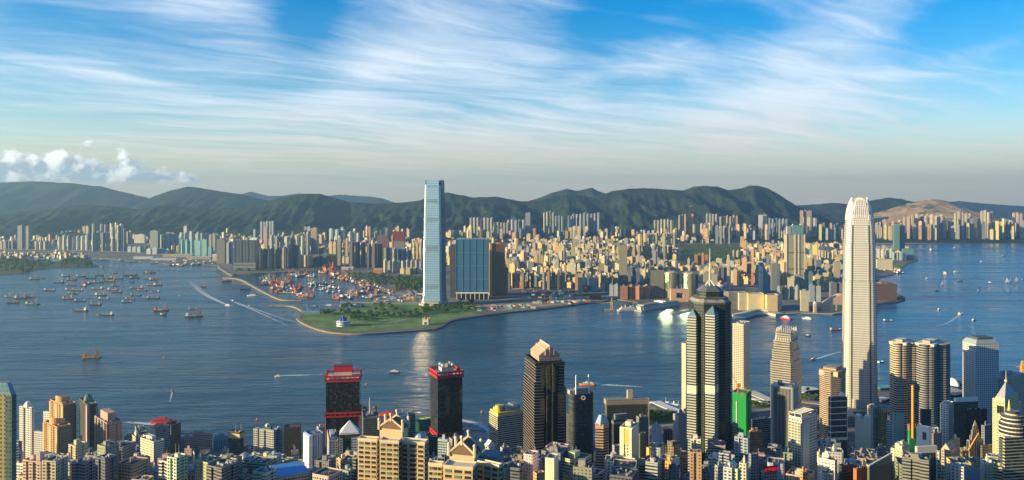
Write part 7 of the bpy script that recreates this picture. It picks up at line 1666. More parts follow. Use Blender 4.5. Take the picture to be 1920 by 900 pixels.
for (kd, x, y, L, hd, a, b, c_, d, look) in ANCH:
    a, b, d = dull(a), dull(b), dull(d)
    nm = {'crane': 'crane_barge', 'barge': 'barge', 'cargo': 'cargo_ship', 'launch': 'launch', 'junk': 'workboat'}[kd]
    boat(kd, nm, look + (' among the left anchorage' if len(look.split()) < 9 and 'cluster' not in look and 'shore' not in look and 'quay' not in look else ''), nm.replace('_', ' '), x, y, L, hd + (y * 7 % 17) - 8, (a, b, c_, d), 'vessels anchored on the left')
hRD = (.55, .02, .035)
boat('crane', 'crane_barge', 'orange crane barge lying alone in the open water at left', 'crane barge', 172, 671, 32, 8, ((.62, .24, .04), cO, cO, (.45, .20, .05)))
boat('ferry', 'ferry', 'red fast ferry heading right with a white wake, behind the beige block', 'ferry', 307, 793, 47, 2, (hRD, cR_, (.62, .03, .05), cR_))
boat('ferry', 'ferry', 'red fast ferry heading left between the red-trimmed towers', 'ferry', 725, 779, 36, 182, ((.72, .06, .02), cR_, (.62, .05, .03), cR_))
boat('launch', 'launch', 'small white fast boat left of the crimson-topped tower', 'launch', 521, 706, 12, 183, (hW, cW, cW, cG))
boat('ferry', 'ferry', 'white ferry with a straight wake left of the right red-trimmed tower', 'ferry', 738, 699, 24, 181, (hN, cW, cW, cG))
boat('ferry', 'ferry', 'orange and white fast ferry above the twin-mast tower', 'ferry', 1101, 722, 31, 180, ((.75, .22, .02), cW, cW, cW))
boat('liner', 'moored_ship', 'white ship moored at the near pier left of the spire tower', 'ship', 1256, 764, 50, 145, (hW, cW, cW, cW), z=0)
boat('launch', 'launch', 'small dark red boat with pale wake in open water at left', 'launch', 323, 734, 6, 80, (hR, cT, cT, cG))
boat('ferry', 'ferry', 'white and red launch at the head of the left long wake', 'ferry', 428, 573, 13, -20, (hW, cW, cW, cG)); boat('ferry', 'ferry', 'white launch at the head of the broad wake', 'ferry', 436, 564, 8, 140, (hW, cW, cW, cG))
boat('ferry', 'ferry', 'red hulled white ferry by the breakwater end', 'ferry', 425, 528, 19, 12, (hRD, cW, cW, cW)); boat('barge', 'barge', 'bright blue barge outside the breakwater', 'barge', 460, 543, 18, 6, (hN, (.04, .08, .40), (.05, .10, .42), hN)); boat('liner', 'yacht', 'white motor yacht outside the breakwater', 'yacht', 472, 555, 18, 182, (hW, cW, cW, cW)); boat('launch', 'launch', 'tiny launch below the white motor yacht', 'launch', 468, 574, 7, 0, (hB, cG, cW, cG))
boat('liner', 'warship', 'long white grey ship berthed beside the yellow crane pontoon', 'ship', 1180, 583, 46, 10, ((.62, .64, .64), cW, (.62, .62, .60), (.62, .40, .10)))
boat('ferry', 'ferry', 'red and white ferry at the pier below the harbour mall', 'ferry', 1473, 598, 18, 120, (hRD, cW, cW, cW)); boat('ferry', 'ferry', 'white ferry at the pier left of the clock tower', 'ferry', 1513, 598, 18, 140, (hW, cW, cW, cW))
for kd, nm, x, y, L, hd, cs, lab in (('liner', 'ferry', 1745, 469, 12, 60, (hW, cW, cW, cR_), 'tall white ferry farthest off on the right water'), ('ferry', 'ferry', 1771, 514, 13, 70, (cO, cT, cW, cT), 'white and orange ferry on the right water, nearest the teal towers'), ('ferry', 'ferry', 1793, 510, 10, 0, (hW, cW, cW, cG), 'small white ferry right of the white and orange one'), ('ferry', 'ferry', 1800, 527, 11, 0, (hB, cG, cG, cW), 'dark grey ferry on the right water'),
  ('launch', 'launch', 1738, 522, 6, 0, (hW, cW, cW, cG), 'small white launch trailing a wake right of the brown quay block'), ('launch', 'launch', 1757, 546, 8, 0, (hB, hB, hB, cG), 'tiny black launch on the right water'), ('ferry', 'ferry', 1855, 531, 9, 80, (hB, cW, cW, cW), 'white stubby ferry left of the sailboats'), ('launch', 'launch', 1761, 580, 8, 30, (hW, cW, cW, cG), 'white launch off the ribbed skyscraper'), ('ferry', 'ferry', 1798, 590, 12, 65, (cO, cW, cW, cO), 'white and orange ferry coming head on at right'),
  ('ferry', 'ferry', 1826, 601, 14, 35, (hB, cT, cW, cT), 'tan and white ferry angled at right'), ('barge', 'barge', 1665, 602, 17, 5, (hB, cT, cW, cG), 'grey barge just right of the ribbed skyscraper'), ('ferry', 'ferry', 1524, 675, 16, 200, ((.5, .05, .04), cW, cW, cW), 'white ferry with red waterline above the octagonal tower'), ('launch', 'launch', 1515, 630, 11, 0, (hB, cW, cW, cW), 'white cabin launch right of the finned tower'), ('barge', 'barge', 1567, 619, 22, 10, (hR, cT, cT, cT), 'rusty barge left of the ribbed skyscraper'),
  ('ferry', 'ferry', 1581, 643, 13, 80, (hRD, cW, cW, cW), 'red and white ferry half hidden by the ribbed skyscraper'), ('barge', 'barge', 1651, 680, 18, 40, (hN, cG, cW, cG), 'dark lighter right below the ribbed skyscraper middle'), ('launch', 'launch', 1790, 465, 6, 0, (hW, cW, cW, cG), 'tiny boat far off on the right water'), ('launch', 'launch', 1880, 481, 7, 0, (hT, cT, cT, cG), 'tiny tan boat under the far right shore'), ('launch', 'launch', 1840, 491, 6, 0, (hW, cW, cW, cG), 'tiny pale boat in the middle of the right water')):
    boat(kd, nm, lab, nm, x, y, L, hd, cs)
for i, (x, y) in enumerate(((1767, 534), (1836, 544), (1888, 529), (1895, 527), (1906, 527), (1918, 524), (1893, 546))):
    boat('sail', 'sailboat', ['lone white sailboat nearest the teal towers', 'white sailboat below the stubby ferry', 'white sailboat leading the row of four', 'second white sailboat in the row of four', 'third white sailboat in the row of four', 'last white sailboat in the row of four', 'white sailboat below the row of four'][i], 'sailboat', x, y, 7, (10, 25, 0, 15, 8, 30, 20)[i], (hW, cW, (.8, .76, .68), cG), 'sailboats on the right')
# boats packed in the sheltered basin, placed cluster by cluster
rngB = random.Random(21)
BAS = [  # outline x0,y0,x1,y1 (centre line), spread, count, kinds, words
 ((494, 520), (512, 523), 2, 5, 'crane junk', 'at the left basin end'), ((494, 531), (545, 530), 4, 15, 'crane crane junk', 'in the upper derrick cluster'), ((512, 541), (560, 540), 4, 14, 'crane junk junk', 'in the middle derrick cluster'), ((522, 549), (545, 549), 2, 5, 'junk barge', 'at the front of the derrick cluster'), ((558, 553), (584, 554), 4, 9, 'crane crane junk', 'at the breakwater tip'),
 ((548, 517), (590, 519), 3, 9, 'crane junk', 'under the far quay'), ((605, 508), (624, 512), 5, 12, 'junk junk crane', 'at the basin head'), ((625, 519), (655, 524), 5, 14, 'junk junk crane', 'along the left tree quay'), ((655, 524), (676, 530), 4, 11, 'junk launch', 'along the middle tree quay'), ((671, 533), (711, 544), 5, 22, 'junk junk launch', 'along the right tree quay'), ((709, 542), (738, 551), 4, 14, 'junk launch', 'at the corner by the toll plaza'),
 ((580, 528), (606, 534), 5, 14, 'launch junk', 'in the grey launch raft, left part'), ((606, 530), (628, 533), 3, 8, 'launch junk', 'in the grey launch raft, right part'), ((608, 545), (640, 544), 6, 18, 'launch launch junk', 'in the white launch raft mid basin'), ((630, 559), (662, 557), 3, 7, 'crane crane barge', 'in the dark barge row mid basin'), ((655, 549), (686, 549), 4, 9, 'crane barge junk', 'behind the dark barge row'), ((686, 560), (702, 556), 3, 5, 'crane junk', 'by the toll plaza quay'), ((584, 544), (606, 541), 5, 8, 'launch', 'scattered on mid basin moorings'),
 ((324, 497), (396, 495), 2, 20, 'junk junk barge', 'along the left shore sheds'), ((1648, 505), (1688, 510), 3, 10, 'junk barge', 'at the ribbed skyscraper dock')]
BC = [(hB, cO, cO, cO), (hR, cO, cW, cO), (hB, cR_, cR_, cR_), (hG, cT, cW, cT), (hB, cT, cW, cO), (hO, cT, cT, cR_), (hN, cG, cW, cT), (hB, cT, cY, cO)]
BN = ['black and orange', 'red and white', 'dark red', 'green and white', 'white-cabined black', 'orange hulled', 'navy and white', 'yellow-cabined']
for (p0, p1, sp, n, kinds, where) in BAS:
    lst = []
    for i in range(n):
        u = (i + rngB.uniform(-.2, .2)) / max(1, n - 1)
        lst.append((p0[0] + (p1[0] - p0[0]) * u + rngB.uniform(-1, 1), p0[1] + (p1[1] - p0[1]) * u + rngB.uniform(-sp, sp), rngB.choice(kinds.split()), 6 if 'grey' in where or 'white launch' in where or 'moorings' in where else rngB.randrange(8)))
    lst.sort(); cnt = {}; tot = {}
    for q in lst: tot[(q[2], q[3])] = tot.get((q[2], q[3]), 0) + 1
    for x, y, kd, ci in lst:
        nm = {'crane': 'crane_barge', 'barge': 'barge', 'launch': 'launch', 'junk': 'workboat'}[kd]; k = (kd, ci); j = cnt.get(k, 0); cnt[k] = j + 1
        lab = (nth(j) + ' ' if tot[k] > 1 else '') + BN[ci] + ' ' + nm.replace('_', ' ') + (' from left' if tot[k] > 1 else '') + ' ' + where
        small = y < 505 and x < 500
        cs = BC[ci] if ci != 6 or 'grey' not in where else (hB, cG, (.5, .5, .48), cG)
        boat(kd, nm, lab, nm.replace('_', ' '), x, y, rngB.uniform(*{'crane': (15, 21), 'barge': (14, 20), 'junk': (9, 14), 'launch': (6, 9)}[kd]) * (.75 if small else 1), rngB.choice((rngB.uniform(-30, 30), rngB.uniform(150, 210), rngB.uniform(60, 120))), cs, 'boats packed in the sheltered basin' if x < 800 and not small else 'boats along the docks')
for i, (x, y, L) in enumerate(((618, 573, 14), (664, 573, 16), (590, 576, 12), (647, 574, 12))):
    boat('liner' if L > 12 else 'launch', 'yacht', ['white yacht at the headland jetty, second from left', 'white yacht at the headland jetty, rightmost', 'dark small yacht at the headland jetty, leftmost', 'white cruiser at the headland jetty, third from left'][i], 'yacht', x, y, L, (0, 5, 8, -6)[i], (hW if i != 2 else hB, cW, cW, cG))
# yellow crane pontoons and buoys
def derrick_pontoon(x, y, w, h, lab):
    X, Y = gp(x, y); r = empty('crane_pontoon', (X, Y, 0), uniq(lab), 'crane pontoon'); k = Y / F
    s = MB(); s.box(X, Y, -1, w * k, 14, 3); s.build('hull', plain('pontoon_tan', (.42, .30, .14), .8), r)
    s = MB()
    for dx in (-3.5, 3.5):
        for dy in (-3, 3): s.tube((X + dx, Y + dy, 2), (X + dx * .3, Y + dy * .3, h * k), 1.2, .8, 4)
    s.box(X, Y, h * k * .45, 8, 7, 5); s.build('crane_tower', YELLOW, r)
    s = MB(); s.tube((X, Y, h * k * .6), (X - w * k * .8, Y, h * k * .55), 1.2, .9, 4); s.build('boom', YELLOW, r)
derrick_pontoon(1147, 581, 26, 23, 'yellow crane pontoon beside the long white grey ship'); derrick_pontoon(1917, 702, 14, 26, 'yellow crane pontoon cut by the right edge')
for x, y, lab in ((687, 721, 'orange buoy between the red-trimmed towers'), (903, 773, 'yellow orange buoy left of the gold-topped hotel'), (396, 620, 'tiny orange buoy right of the long broad wake'), (307, 671, 'small dark buoy in open water above the red ferry'), (482, 787, 'orange buoy above the grey balconied towers')):
    X, Y = gp(x, y); r = empty('buoy', (X, Y, 0), uniq(lab), 'buoy')
    s = MB(); s.tube((X, Y, -.5), (X, Y, 1.2), 2, 2, 10); s.build('float', ORANGE, r); s = MB(); s.tube((X, Y, 1.2), (X, Y, 4), 1.2, .3, 6); s.build('top_mark', ORANGE, r)
# wakes: real sheets of foam on the water
def foam_mat():
    m, t, b = pbr('foam')
    uv = t.new('ShaderNodeUVMap').outputs[0]; u, v = t.xyz(uv)[:2]; pos = t.new('ShaderNodeNewGeometry').outputs['Position']
    n = t.noise(t.vm('MULTIPLY', pos, (.10, .22, 1)), 1.0, 6, .7, .6)
    edge = t.m('SUBTRACT', 1.0, t.m('POWER', t.m('ABSOLUTE', t.m('SUBTRACT', t.m('MULTIPLY', v, 2.0), 1.0)), 2.0))
    a = t.m('MULTIPLY', t.sstep(t.m('ADD', n, t.m('MULTIPLY', t.m('SUBTRACT', edge, u), .42)), .42, .66), t.m('MINIMUM', t.m('MULTIPLY', edge, 2.5), 1.0))
    t.put(b.inputs['Base Color'], (.62, .68, .68, 1)); b.inputs['Roughness'].default_value = .8; t.put(b.inputs['Alpha'], t.m('MULTIPLY', a, .9)); return m
FOAM = foam_mat()
def wake(px, w0, w1, lab, u0=0.0):
    px = smooth_px(px, 5); P = [Vector(gp(x, y, .25) + (.25,)) for x, y in px]; s = MB(); n = len(P) - 1; L = []
    for i, p in enumerate(P):
        d = P[min(i + 1, n)] - P[max(i - 1, 0)]; d.normalize(); nn = Vector((-d.y, d.x, 0)) * (w0 + (w1 - w0) * i / n) / 2; L.append((p + nn, p - nn))
    for i in range(n):
        (a, b), (c_, d) = L[i], L[i + 1]; ua, ub = u0 + (1 - u0) * i / n, u0 + (1 - u0) * (i + 1) / n
        q = (a, b, d, c_); uvq = [(ua, 0), (ua, 1), (ub, 1), (ub, 0)]
        if (b - a).cross(d - a).z < 0: q = q[::-1]; uvq = uvq[::-1]
        s.face(q, uvq)
    tag(s.build('wake', FOAM), uniq(lab), 'wake', None, 'stuff')
wake([(290, 796), (262, 793), (232, 791)], 12, 24, 'white wake behind the red fast ferry at left'); wake([(521, 704.5), (560, 703.5), (606, 702)], 10, 18, 'straight white wake of the small fast boat'); wake([(748, 698), (775, 697.5), (806, 698)], 10, 18, 'white wake right of the white ferry', .0); wake([(740, 779), (770, 780), (800, 783), (850, 786), (885, 792), (912, 803), (918, 818), (900, 832)], 12, 26, 'curving pale wake behind the right red ferry', -.3)
wake([(1114, 720), (1145, 722), (1205, 725)], 12, 24, 'white wake behind the orange and white ferry'); wake([(424, 571), (404, 562), (386, 553), (370, 541), (356, 528)], 14, 60, 'long pale wake curving from the left shore', .25); wake([(440, 567), (470, 579), (505, 595), (540, 611)], 9, 14, 'left arm of the broad wake before the headland', .3); wake([(440, 566), (480, 580), (520, 594), (560, 606), (600, 617)], 9, 12, 'right arm of the broad wake before the headland', .3)
wake([(1531, 673), (1555, 665), (1584, 658)], 6, 18, 'pale wake behind the white ferry above the octagonal tower'); wake([(1804, 586), (1780, 604), (1755, 612)], 6, 16, 'faint wake behind the white and orange ferry at right', .3); wake([(323, 735), (321, 744), (318, 754)], 3, 6, 'short pale wake behind the small dark red boat', .2)
# ------------------------------------------------------------------ trees and green places
def leaf_mat(name, lo, hi):
    m, t, b = pbr(name); pos = t.new('ShaderNodeNewGeometry').outputs['Position']
    t.put(b.inputs['Base Color'], t.mix(t.sstep(t.noise(pos, .25, 3, .7), .35, .65), c4(lo), c4(hi))); b.inputs['Roughness'].default_value = .8; b.inputs['Specular IOR Level'].default_value = .2
    return m
LEAF = leaf_mat('leaves', (.035, .08, .014), (.10, .17, .03)); LEAF2 = leaf_mat('bright_leaves', (.08, .17, .02), (.14, .25, .04)); BARK = plain('bark', (.12, .085, .06), .9)
def leaf_cloud(s, c, r, n, rng, size=1.3, sq=.7):
    for _ in range(n):
        d = Vector((rng.gauss(0, 1), rng.gauss(0, 1), rng.gauss(0, 1))).normalized() * r * rng.uniform(.45, 1) ** .5
        p = Vector((c[0] + d.x, c[1] + d.y, c[2] + d.z * sq)); u = Vector((rng.gauss(0, 1), rng.gauss(0, 1), rng.gauss(0, .6))).normalized() * size * rng.uniform(.6, 1.3); w = u.cross(Vector((rng.gauss(0, 1), rng.gauss(0, 1), rng.gauss(0, 1))).normalized())
        s.face((p - u - w * .7, p + u - w * .7, p + u * .6 + w, p - u * .7 + w))
def tree_proto(seed, mat, h=8):
    rng = random.Random(seed); r = empty('tree', (0, 0, 0))
    s = MB(); s.tube((0, 0, 0), (.3, 0, h * .5), .35, .22, 6)
    for i in range(3): a = i * 2.1 + seed; s.tube((.3, 0, h * .45), (math.cos(a) * h * .25, math.sin(a) * h * .25, h * .7), .18, .08, 4)
    s.build('trunk', BARK, r); s = MB()
    for i in range(6): a = i * 1.05 + seed; leaf_cloud(s, (math.cos(a) * h * .24, math.sin(a) * h * .24, h * rng.uniform(.5, .85)), h * rng.uniform(.18, .30), 34, rng, h * .075)
    leaf_cloud(s, (0, 0, h * .8), h * .26, 40, rng, h * .075); s.build('crown', mat, r); return r
TP = [tree_proto(1, LEAF), tree_proto(2, LEAF), tree_proto(3, LEAF2)]; tfirst = set()
rngT = random.Random(8)
def scatter_trees(quads, where, group):
    pts = []
    for (x0, y0, x1, y1, n) in quads:
        for _ in range(n): pts.append((rngT.uniform(x0, x1), rngT.uniform(y0, y1)))
    pts.sort(); c = [0, 0]; k = [rngT.choice((0, 1, 1, 2)) for _ in pts]; 
    tot = [sum(v != 2 for v in k), sum(v == 2 for v in k)]
    for (x, y), v in zip(pts, k):
        o = copy_tree(TP[v]) if v in tfirst else TP[v]; tfirst.add(v); o.name = 'tree'
        X, Y = gp(x, y, 3); z = 3 if Y > 2000 else hk(X, Y); kk = rngT.uniform(.8, 1.5) * (1.5 if Y > 2000 else 1); o.location = (X, Y, z - .2); o.scale = (kk, kk, kk * rngT.uniform(.8, 1.1)); o.rotation_euler = (0, 0, rngT.uniform(0, 6))
        i = int(v == 2); tag(o, uniq(f'{nth(c[i])} {"bright green" if i else "dark green"} tree from left {where}'), 'tree', group); c[i] += 1
scatter_trees([(600, 585, 640, 591, 16), (640, 586, 700, 592, 20), (655, 597, 700, 604, 12), (690, 590, 770, 598, 34), (770, 580, 800, 592, 14), (700, 572, 745, 586, 26), (640, 575, 665, 581, 10)], 'on the grassy headland', 'trees on the headland')
scatter_trees([(795, 574, 890, 588, 60), (860, 566, 888, 574, 10)], 'in front of the deep blue glass slab', 'trees before the glass slab')
scatter_trees([(1218, 777, 1268, 795, 46)], 'in the small waterfront park left of the spire tower', 'trees in the waterfront park')
scatter_trees([(1405, 757, 1440, 768, 14), (1500, 745, 1535, 757, 12), (1606, 764, 1645, 768, 14)], 'along the near waterfront road', 'trees on the near waterfront')
def wood(areas, name, lab, rise=0.0, per=9):
    s = MB(); rng = random.Random(len(lab))
    for (x0, y0, x1, y1, n) in areas:
        for _ in range(n):
            x, y = rng.uniform(x0, x1), rng.uniform(y0, y1); X, Y = gp(x, y, 3); r = rng.uniform(3.5, 6.5)
            z = 3 + rise * max(0, 1 - ((x - (x0 + x1) / 2) / ((x1 - x0) / 2)) ** 2) * max(0, 1 - ((y - (y0 + y1) / 2) / ((y1 - y0) / 2)) ** 2)
            s.tube((X, Y, 1), (X, Y, z + r), .4, .3, 4); leaf_cloud(s, (X, Y, z + r), r, per, rng, r * .55)
    tag(s.build(name, LEAF), lab, 'woodland', None, 'stuff')
wood([(650, 513, 720, 524, 130), (690, 518, 795, 534, 300), (740, 532, 790, 546, 120), (590, 503, 650, 506, 50), (440, 506, 560, 508, 60)], 'woodland', 'dark green tree belt between the boat basin and the white grey towers')
wood([(0, 487, 60, 511, 260), (60, 492, 100, 501, 90), (115, 488, 172, 500, 220)], 'woodland', 'dark woods covering the islet on the left', 22)
wood([(1272, 460, 1388, 476, 420), (1290, 474, 1384, 498, 420)], 'woodland', 'green park hill in the middle of the far city', 30, 8)
wood([(1050, 482, 1160, 492, 160), (955, 455, 1000, 462, 120), (942, 430, 1010, 440, 180), (1010, 536, 1090, 542, 60)], 'woodland', 'small green slopes among the far city streets', 14, 8)
IS = [(-60, 516), (0, 516), (40, 512), (70, 506), (100, 502.5), (170, 501), (186, 500), (172, 493), (150, 486), (120, 486), (95, 492), (60, 487), (0, 486), (-60, 486)]
sheet('islet', [gp(x, y, 2) for x, y in IS], 2.0, plain('islet_soil', (.06, .085, .03), .95, 0, .4, .02), 'low wooded islet on the left', 'islet', 4)
s = MB()
GREENHILL = [(1268, 500), (1300, 503), (1345, 502), (1390, 498), (1388, 470), (1340, 458), (1285, 458)]
sheet('grass_field', [gp(x, y, 3.2) for x, y in GREENHILL], 3.2, plain('park_grass', (.05, .085, .025), .95, 0, .4, .02), 'park ground under the city hill', 'grass')
# ------------------------------------------------------------------ headland and site objects
def vent_building():
    X, Y = gp(642, 612, 3); k = Y / F; r = empty('vent_building', (X, Y, 3), 'round white and blue ventilation building on the green headland', 'ventilation building')
    bl = plain('royal_blue', (.02, .07, .36), .5)
    s = MB(); s.prism(disc(X, Y + 12, 12.5 * k, 24), 2, 2 + 10 * k, 8, 30); s.build('drum', WHITE, r)
    for z in (3.5, 9): s = MB(); s.prism(disc(X, Y + 12, 12.8 * k, 24), 2 + z * k * .8, 2 + z * k * .8 + 1.7 * k); s.build('blue_band', bl, r)
    for i in range(4):
        s = MB(); a = i * math.pi / 2 + .4; s.tube((X + 4 * k * math.cos(a), Y + 12 + 4 * k * math.sin(a), 2 + 10 * k), (X + 4 * k * math.cos(a), Y + 12 + 4 * k * math.sin(a), 2 + 16 * k), 3 * k, 3 * k, 10); s.build('vent_stack', bl, r)
    s = MB(); s.tube((X, Y + 12, 2 + 10 * k), (X, Y + 12, 2 + 19.5 * k), 2.6 * k, 2.6 * k, 10); s.build('vent_stack', bl, r)
vent_building()
def portal():
    X, Y = gp(798, 609, 3); k = Y / F; r = empty('vent_building', (X, Y, 3), 'small white portal with four yellow stacks at the headland edge', 'ventilation building')
    s = MB(); s.prism(plan_rect(X, Y + 5, 11 * k, 14, 0), 2, 2 + 10 * k, top=plan_rect(X, Y + 5, 9 * k, 12, 0)); s.build('wall', WHITE, r); s = MB(); s.box(X, Y - 1.6, 3, 5 * k, .6, 5 * k); s.build('opening', ROOFD, r)
    for dx, dy in ((-5, 10), (-2.5, 16), (4, 12), (6.5, 18)): s = MB(); s.tube((X + dx * k, Y + dy, 2), (X + dx * k, Y + dy, 2 + 13 * k), 1.2 * k, 1.2 * k, 8); s.build('stack', YELLOW, r)
portal()
def site_hut():
    X, Y = gp(980, 541, 3); k = Y / F; r = empty('site_tower', (X, Y, 3), 'bright orange site building with white panels behind the dug ground', 'site building')
    s = MB(); s.box(X, Y, 2, 12 * k, 20, 14 * k); s.build('wall', plain('vivid_orange', (.75, .17, .02), .6), r); s = MB()
    for dx in (-3, 2): s.box(X + dx * k, Y - 10.3, 2 + 7 * k, 2.6 * k, .6, 6 * k)
    s.build('panel', plain('cream_panel', (.66, .50, .24), .7), r); s = MB(); s.box(X + 2, Y, 1, 40 * k, 26, 1.6 * k); s.build('base', CONC, r)
    X, Y = gp(955, 541, 3); t_ = empty('site_tank', (X, Y, 3), 'bright red site tank left of the orange site building', 'tank'); s = MB(); s.tube((X, Y, 2), (X, Y, 12), 9, 9, 12); s.build('shell', RED, t_); s = MB(); s.tube((X, Y, 12), (X, Y, 14), 9, 3, 12); s.build('lid', RED, t_)
    X, Y = gp(1099, 547, 3); t_ = empty('site_tower', (X, Y, 3), 'rust red site block right of the dug ground', 'site building'); s = MB(); s.box(X, Y, 2, 26, 20, 28); s.build('wall', plain('rust_red', (.36, .10, .05), .7), t_); s = MB(); s.box(X - 3, Y - 10.3, 16, 9, .6, 9); s.build('panel', plain('cream_panel', (.66, .50, .24), .7), t_)
    X, Y = gp(1116, 561, 3); t_ = empty('site_tower', (X, Y, 3), 'long dark red shed at the end of the building site', 'shed'); s = MB(); s.box(X, Y, 2, 44, 14, 12); s.build('wall', plain('dark_red', (.28, .03, .03), .7), t_); s = MB(); gabled(s, plan_rect(X, Y, 44, 14, 0), 14, 3); s.build('roof', plain('dark_red', (.28, .03, .03), .7), t_)
site_hut()
def crane_proto():
    r = empty('crawler_crane', (0, 0, 0)); s = MB(); s.box(0, -2, 0, 7, 1.4, 1.6); s.box(0, 2, 0, 7, 1.4, 1.6); s.build('tracks', ROOFD, r)
    s = MB(); s.box(-1, 0, 1.6, 7, 4, 3); s.build('cab', coloured('rig_paint', .6), r); s = MB(); s.tube((2, 0, 3), (16, 0, 44), .9, .5, 4); s.build('boom', coloured('rig_paint', .6), r); s = MB(); s.tube((-4, 0, 4), (-7, 0, 20), .4, .3, 4); s.tube((-7, 0, 20), (16, 0, 44), .15, .15, 3); s.build('gantry', coloured('rig_paint', .6), r); return r
CP = None
for i, (x, y, hd, sc, col, lab) in enumerate(((1021, 570, 90, .95, (.60, .05, .03), 'red crawler crane with upright boom on the quay'), (1032, 567, 60, .8, (.45, .10, .08), 'second red crawler crane right of the upright red one'), (1034, 566, 20, 1.0, (.10, .38, .28), 'green white crane with boom leaning right, left of its twin'), (1054, 566, 160, 1.0, (.10, .40, .30), 'teal crane with boom leaning left, facing its green twin'), (1060, 556, 150, .7, (.55, .48, .40), 'pale crane behind the teal crane'), (1004, 557, 90, .8, (.15, .35, .45), 'thin blue crane on the dug ground at left'), (1066, 552, 90, .7, (.15, .38, .42), 'blue green crane on the dug ground'), (1081, 553, 90, .6, (.16, .32, .40), 'small blue crane at the dug ground right end'), (1045, 555, 40, .6, (.50, .40, .30), 'small tan crane amid the dug ground'), (968, 556, 90, .5, (.55, .12, .06), 'small red crane near the bright red tank'),
      (735, 549, 60, .5, (.5, .14, .06), 'small red crane on the boat basin quay'), (592, 583, 40, .5, (.42, .16, .10), 'leaning red brown derrick on the headland jetty'), (577, 584, 130, .5, (.45, .40, .34), 'leaning pale derrick on the headland jetty'))):
    if CP is None: o = CP = crane_proto()
    else: o = copy_tree(CP)
    o.name = 'crawler_crane'; X, Y = gp(x, y, 3); o.location = (X, Y, 3); o.rotation_euler = (0, 0, R(hd)); o.scale = (sc, sc, sc); tag(o, uniq(lab), 'crane', 'cranes on the building ground')
    for ch in o.children: ch.color = c4(col)
def box_proto():
    r = empty('site_container', (0, 0, 0)); s = MB(); s.box(0, 0, 0, 12, 5, 4.4); s.build('shell', coloured('shed_paint', .7), r); s = MB(); s.box(0, 0, 4.4, 12.6, 5.6, .5); s.build('roof', coloured('shed_roof', .7), r); return r
BP = None; bc = {}
CN = [((.62, .26, .06), 'orange'), ((.55, .53, .48), 'white'), ((.12, .35, .26), 'green'), ((.16, .25, .42), 'blue'), ((.56, .44, .14), 'yellow'), ((.42, .34, .24), 'tan'), ((.40, .07, .05), 'red')]
for (x0, y0, x1, y1, n, where, grp) in ((918, 572, 1000, 579, 34, 'on the sandy quay, left half', 'a'), (1000, 563, 1105, 571, 34, 'on the sandy quay, right half', 'a'), (960, 546, 1110, 560, 46, 'in the dug building ground', 'a'), (702, 552, 790, 566, 40, 'on the toll plaza by the basin', 'b'), (885, 577, 930, 583, 14, 'at the left end of the sandy quay', 'a'), (640, 574, 690, 576, 8, 'on the headland jetty', 'c'), (30, 470, 190, 484, 26, 'on the flat land beyond the islet', 'd'), (250, 484, 400, 493, 22, 'along the left sand quay', 'd'), (640, 500, 790, 512, 14, 'by the tree belt', 'b')):
    lst = sorted((rngT.uniform(x0, x1), rngT.uniform(y0, y1), rngT.randrange(len(CN))) for _ in range(n)); c = {}
    for x, y, ci in lst:
        if x > 915 and y > 585 - (x - 950) * .12: y = 584 - (x - 950) * .12 - 2
        if BP is None: o = BP = box_proto()
        else: o = copy_tree(BP)
        o.name = 'site_container'; X, Y = gp(x, y, 3); k = rngT.uniform(.7, 1.7); o.location = (X, Y, 3.2); o.rotation_euler = (0, 0, rngT.uniform(-.5, .5)); o.scale = (k, k, rngT.uniform(.7, 1.5))
        j = c.get(ci, 0); c[ci] = j + 1; tag(o, uniq(f'{nth(j)} {CN[ci][1]} site hut from left {where}'), 'site hut', 'huts and containers across the harbour')
        for ch in o.children: ch.color = c4(CN[ci][0] if ch.name.startswith('shell') else tuple(min(.7, v * .8 + .12) for v in CN[ci][0]))
def long_shed(x0, x1, y, h, col, lab, nm='shed', depth=26):
    Y = 397 * F / (y - HZ); a, b = (x0 - 960) / F * Y, (x1 - 960) / F * Y; r = empty(nm, ((a + b) / 2, Y, 3), uniq(lab), 'shed')
    s = MB(); s.box((a + b) / 2, Y + depth / 2, 2, b - a, depth, h); s.build('wall', facade(col, 'punch'), r); s = MB(); gabled(s, plan_rect((a + b) / 2, Y + depth / 2, b - a, depth, 0), h + 2, h * .25); s.build('roof', plain('shed_roof_%.2f' % col[0], tuple(min(.75, v * 1.1 + .05) for v in col), .7), r)
long_shed(571, 600, 588, 7, (.10, .28, .42), 'long blue shed with a red roof line at the headland tip'); long_shed(250, 285, 486, 14, (.60, .62, .60), 'long white shed on the left sand quay'); long_shed(285, 330, 488, 12, (.50, .56, .60), 'long pale blue shed on the left sand quay'); long_shed(398, 409, 489, 36, (.66, .58, .40), 'cream cube building left of the dark glass slabs'); long_shed(640, 662, 506, 14, (.66, .56, .36), 'cream pavilion at the head of the tree belt'); long_shed(700, 716, 513, 22, (.62, .25, .08), 'orange pavilion in front of the white grey towers'); long_shed(305, 360, 482, 18, (.46, .40, .28), 'long tan shed under the turquoise blocks'); long_shed(350, 395, 486, 16, (.44, .38, .28), 'second long tan shed under the turquoise blocks')
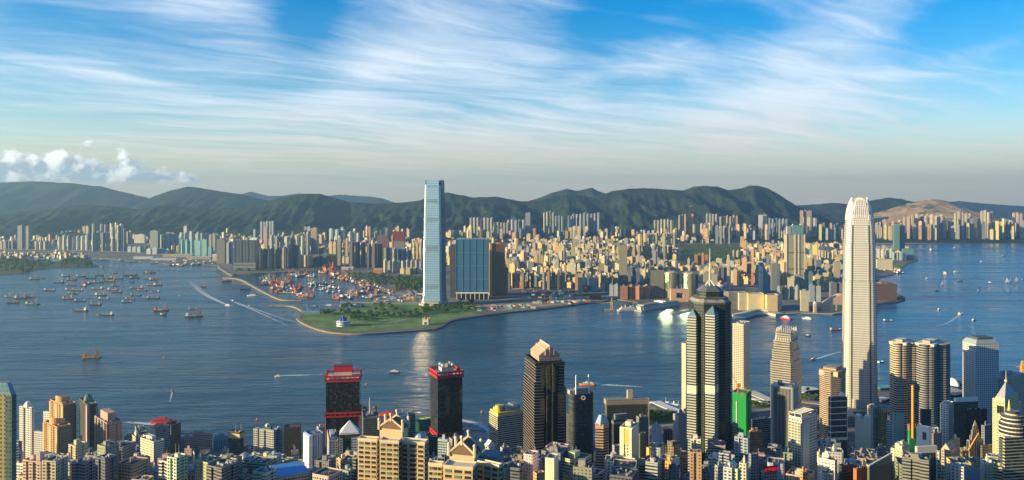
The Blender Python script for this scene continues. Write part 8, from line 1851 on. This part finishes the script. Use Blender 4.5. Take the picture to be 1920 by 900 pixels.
# ------------------------------------------------------------------ near waterfront piers
def pier_hall(px, w, z, h, col, lab, roofcol):
    r = empty('pier', gp(*px[0]) + (0,), uniq(lab), 'pier'); s = MB(); strip(s, px, 3, w, 5); s.build('deck', CONC, r); s = MB(); strip(s, px, z + h, w * .7, h); s.build('hall', facade(col, 'thin'), r); s = MB(); strip(s, px, z + h + 1.2, w * .78, 1.2); s.build('roof', plain('pier_roof_%.2f_%.2f' % roofcol[:2], roofcol, .7), r)
pier_hall(smooth_px([(1228, 752), (1250, 762), (1276, 772)]), 26, 3, 7, (.62, .60, .54), 'white roofed pier left of the spire tower, beside the moored ship', (.66, .66, .62))
pier_hall(smooth_px([(1404, 733), (1425, 742), (1448, 751)]), 30, 3, 8, (.56, .53, .46), 'pale long pier right of the green netted tower', (.58, .55, .47)); pier_hall(smooth_px([(1402, 745), (1420, 749), (1440, 757)]), 14, 3, 6, (.62, .58, .50), 'short white roofed pier beside the pale long pier', (.70, .68, .60))
pier_hall(smooth_px([(1494, 734), (1510, 727), (1526, 731)]), 36, 3, 7, (.60, .57, .50), 'curved white roofed pier left of the octagonal tower', (.66, .64, .58)); pier_hall(smooth_px([(1648, 722), (1662, 727)]), 40, 3, 7, (.12, .36, .36), 'teal roofed pier between the ribbed skyscraper and rounded twins', (.10, .36, .38)); pier_hall(smooth_px([(1648, 745), (1664, 748)]), 30, 3, 7, (.50, .52, .50), 'grey roofed pier behind the rounded twins', (.56, .58, .56)); pier_hall(smooth_px([(1779, 738), (1806, 732)]), 34, 3, 8, (.52, .32, .24), 'pink roofed pier between the rounded twins and the round-windowed tower', (.55, .36, .28))
s = MB(); X, Y = gp(1786, 722); r = empty('event_dome', (X, Y, 0), 'white arched event dome on the pier right of the rounded twins', 'event dome'); s.ball((X, Y, 2), 15, 12, 6, (.7, 1.5, .9), lo=0); s.build('shell', WHITE, r, True); s = MB(); s.box(X + 9, Y - 4, 1, 8, 26, 9); s.build('side_hall', ROOFD, r)
for pts, lab in (([(1385, 772), (1440, 768), (1480, 758)], 'pale road along the near waterfront left of the finned tower'), ([(1500, 752), (1545, 757), (1590, 768)], 'pale road along the near waterfront left of the ribbed skyscraper'), ([(1640, 757), (1668, 762)], 'short road behind the rounded twins'), ([(1215, 800), (1245, 797), (1275, 795)], 'curved road below the waterfront park')):
    s = MB(); strip(s, smooth_px(pts), 6, 16, 1.5); tag(s.build('road', plain('road_concrete', (.30, .28, .24), .9)), uniq(lab), 'road', None, 'structure')
sheet('lawn', [gp(x, y, 4.6) for x, y in [(1216, 797), (1268, 795), (1272, 778), (1224, 778)]], 4.6, GRASS, 'green lawn of the small waterfront park', 'grass')
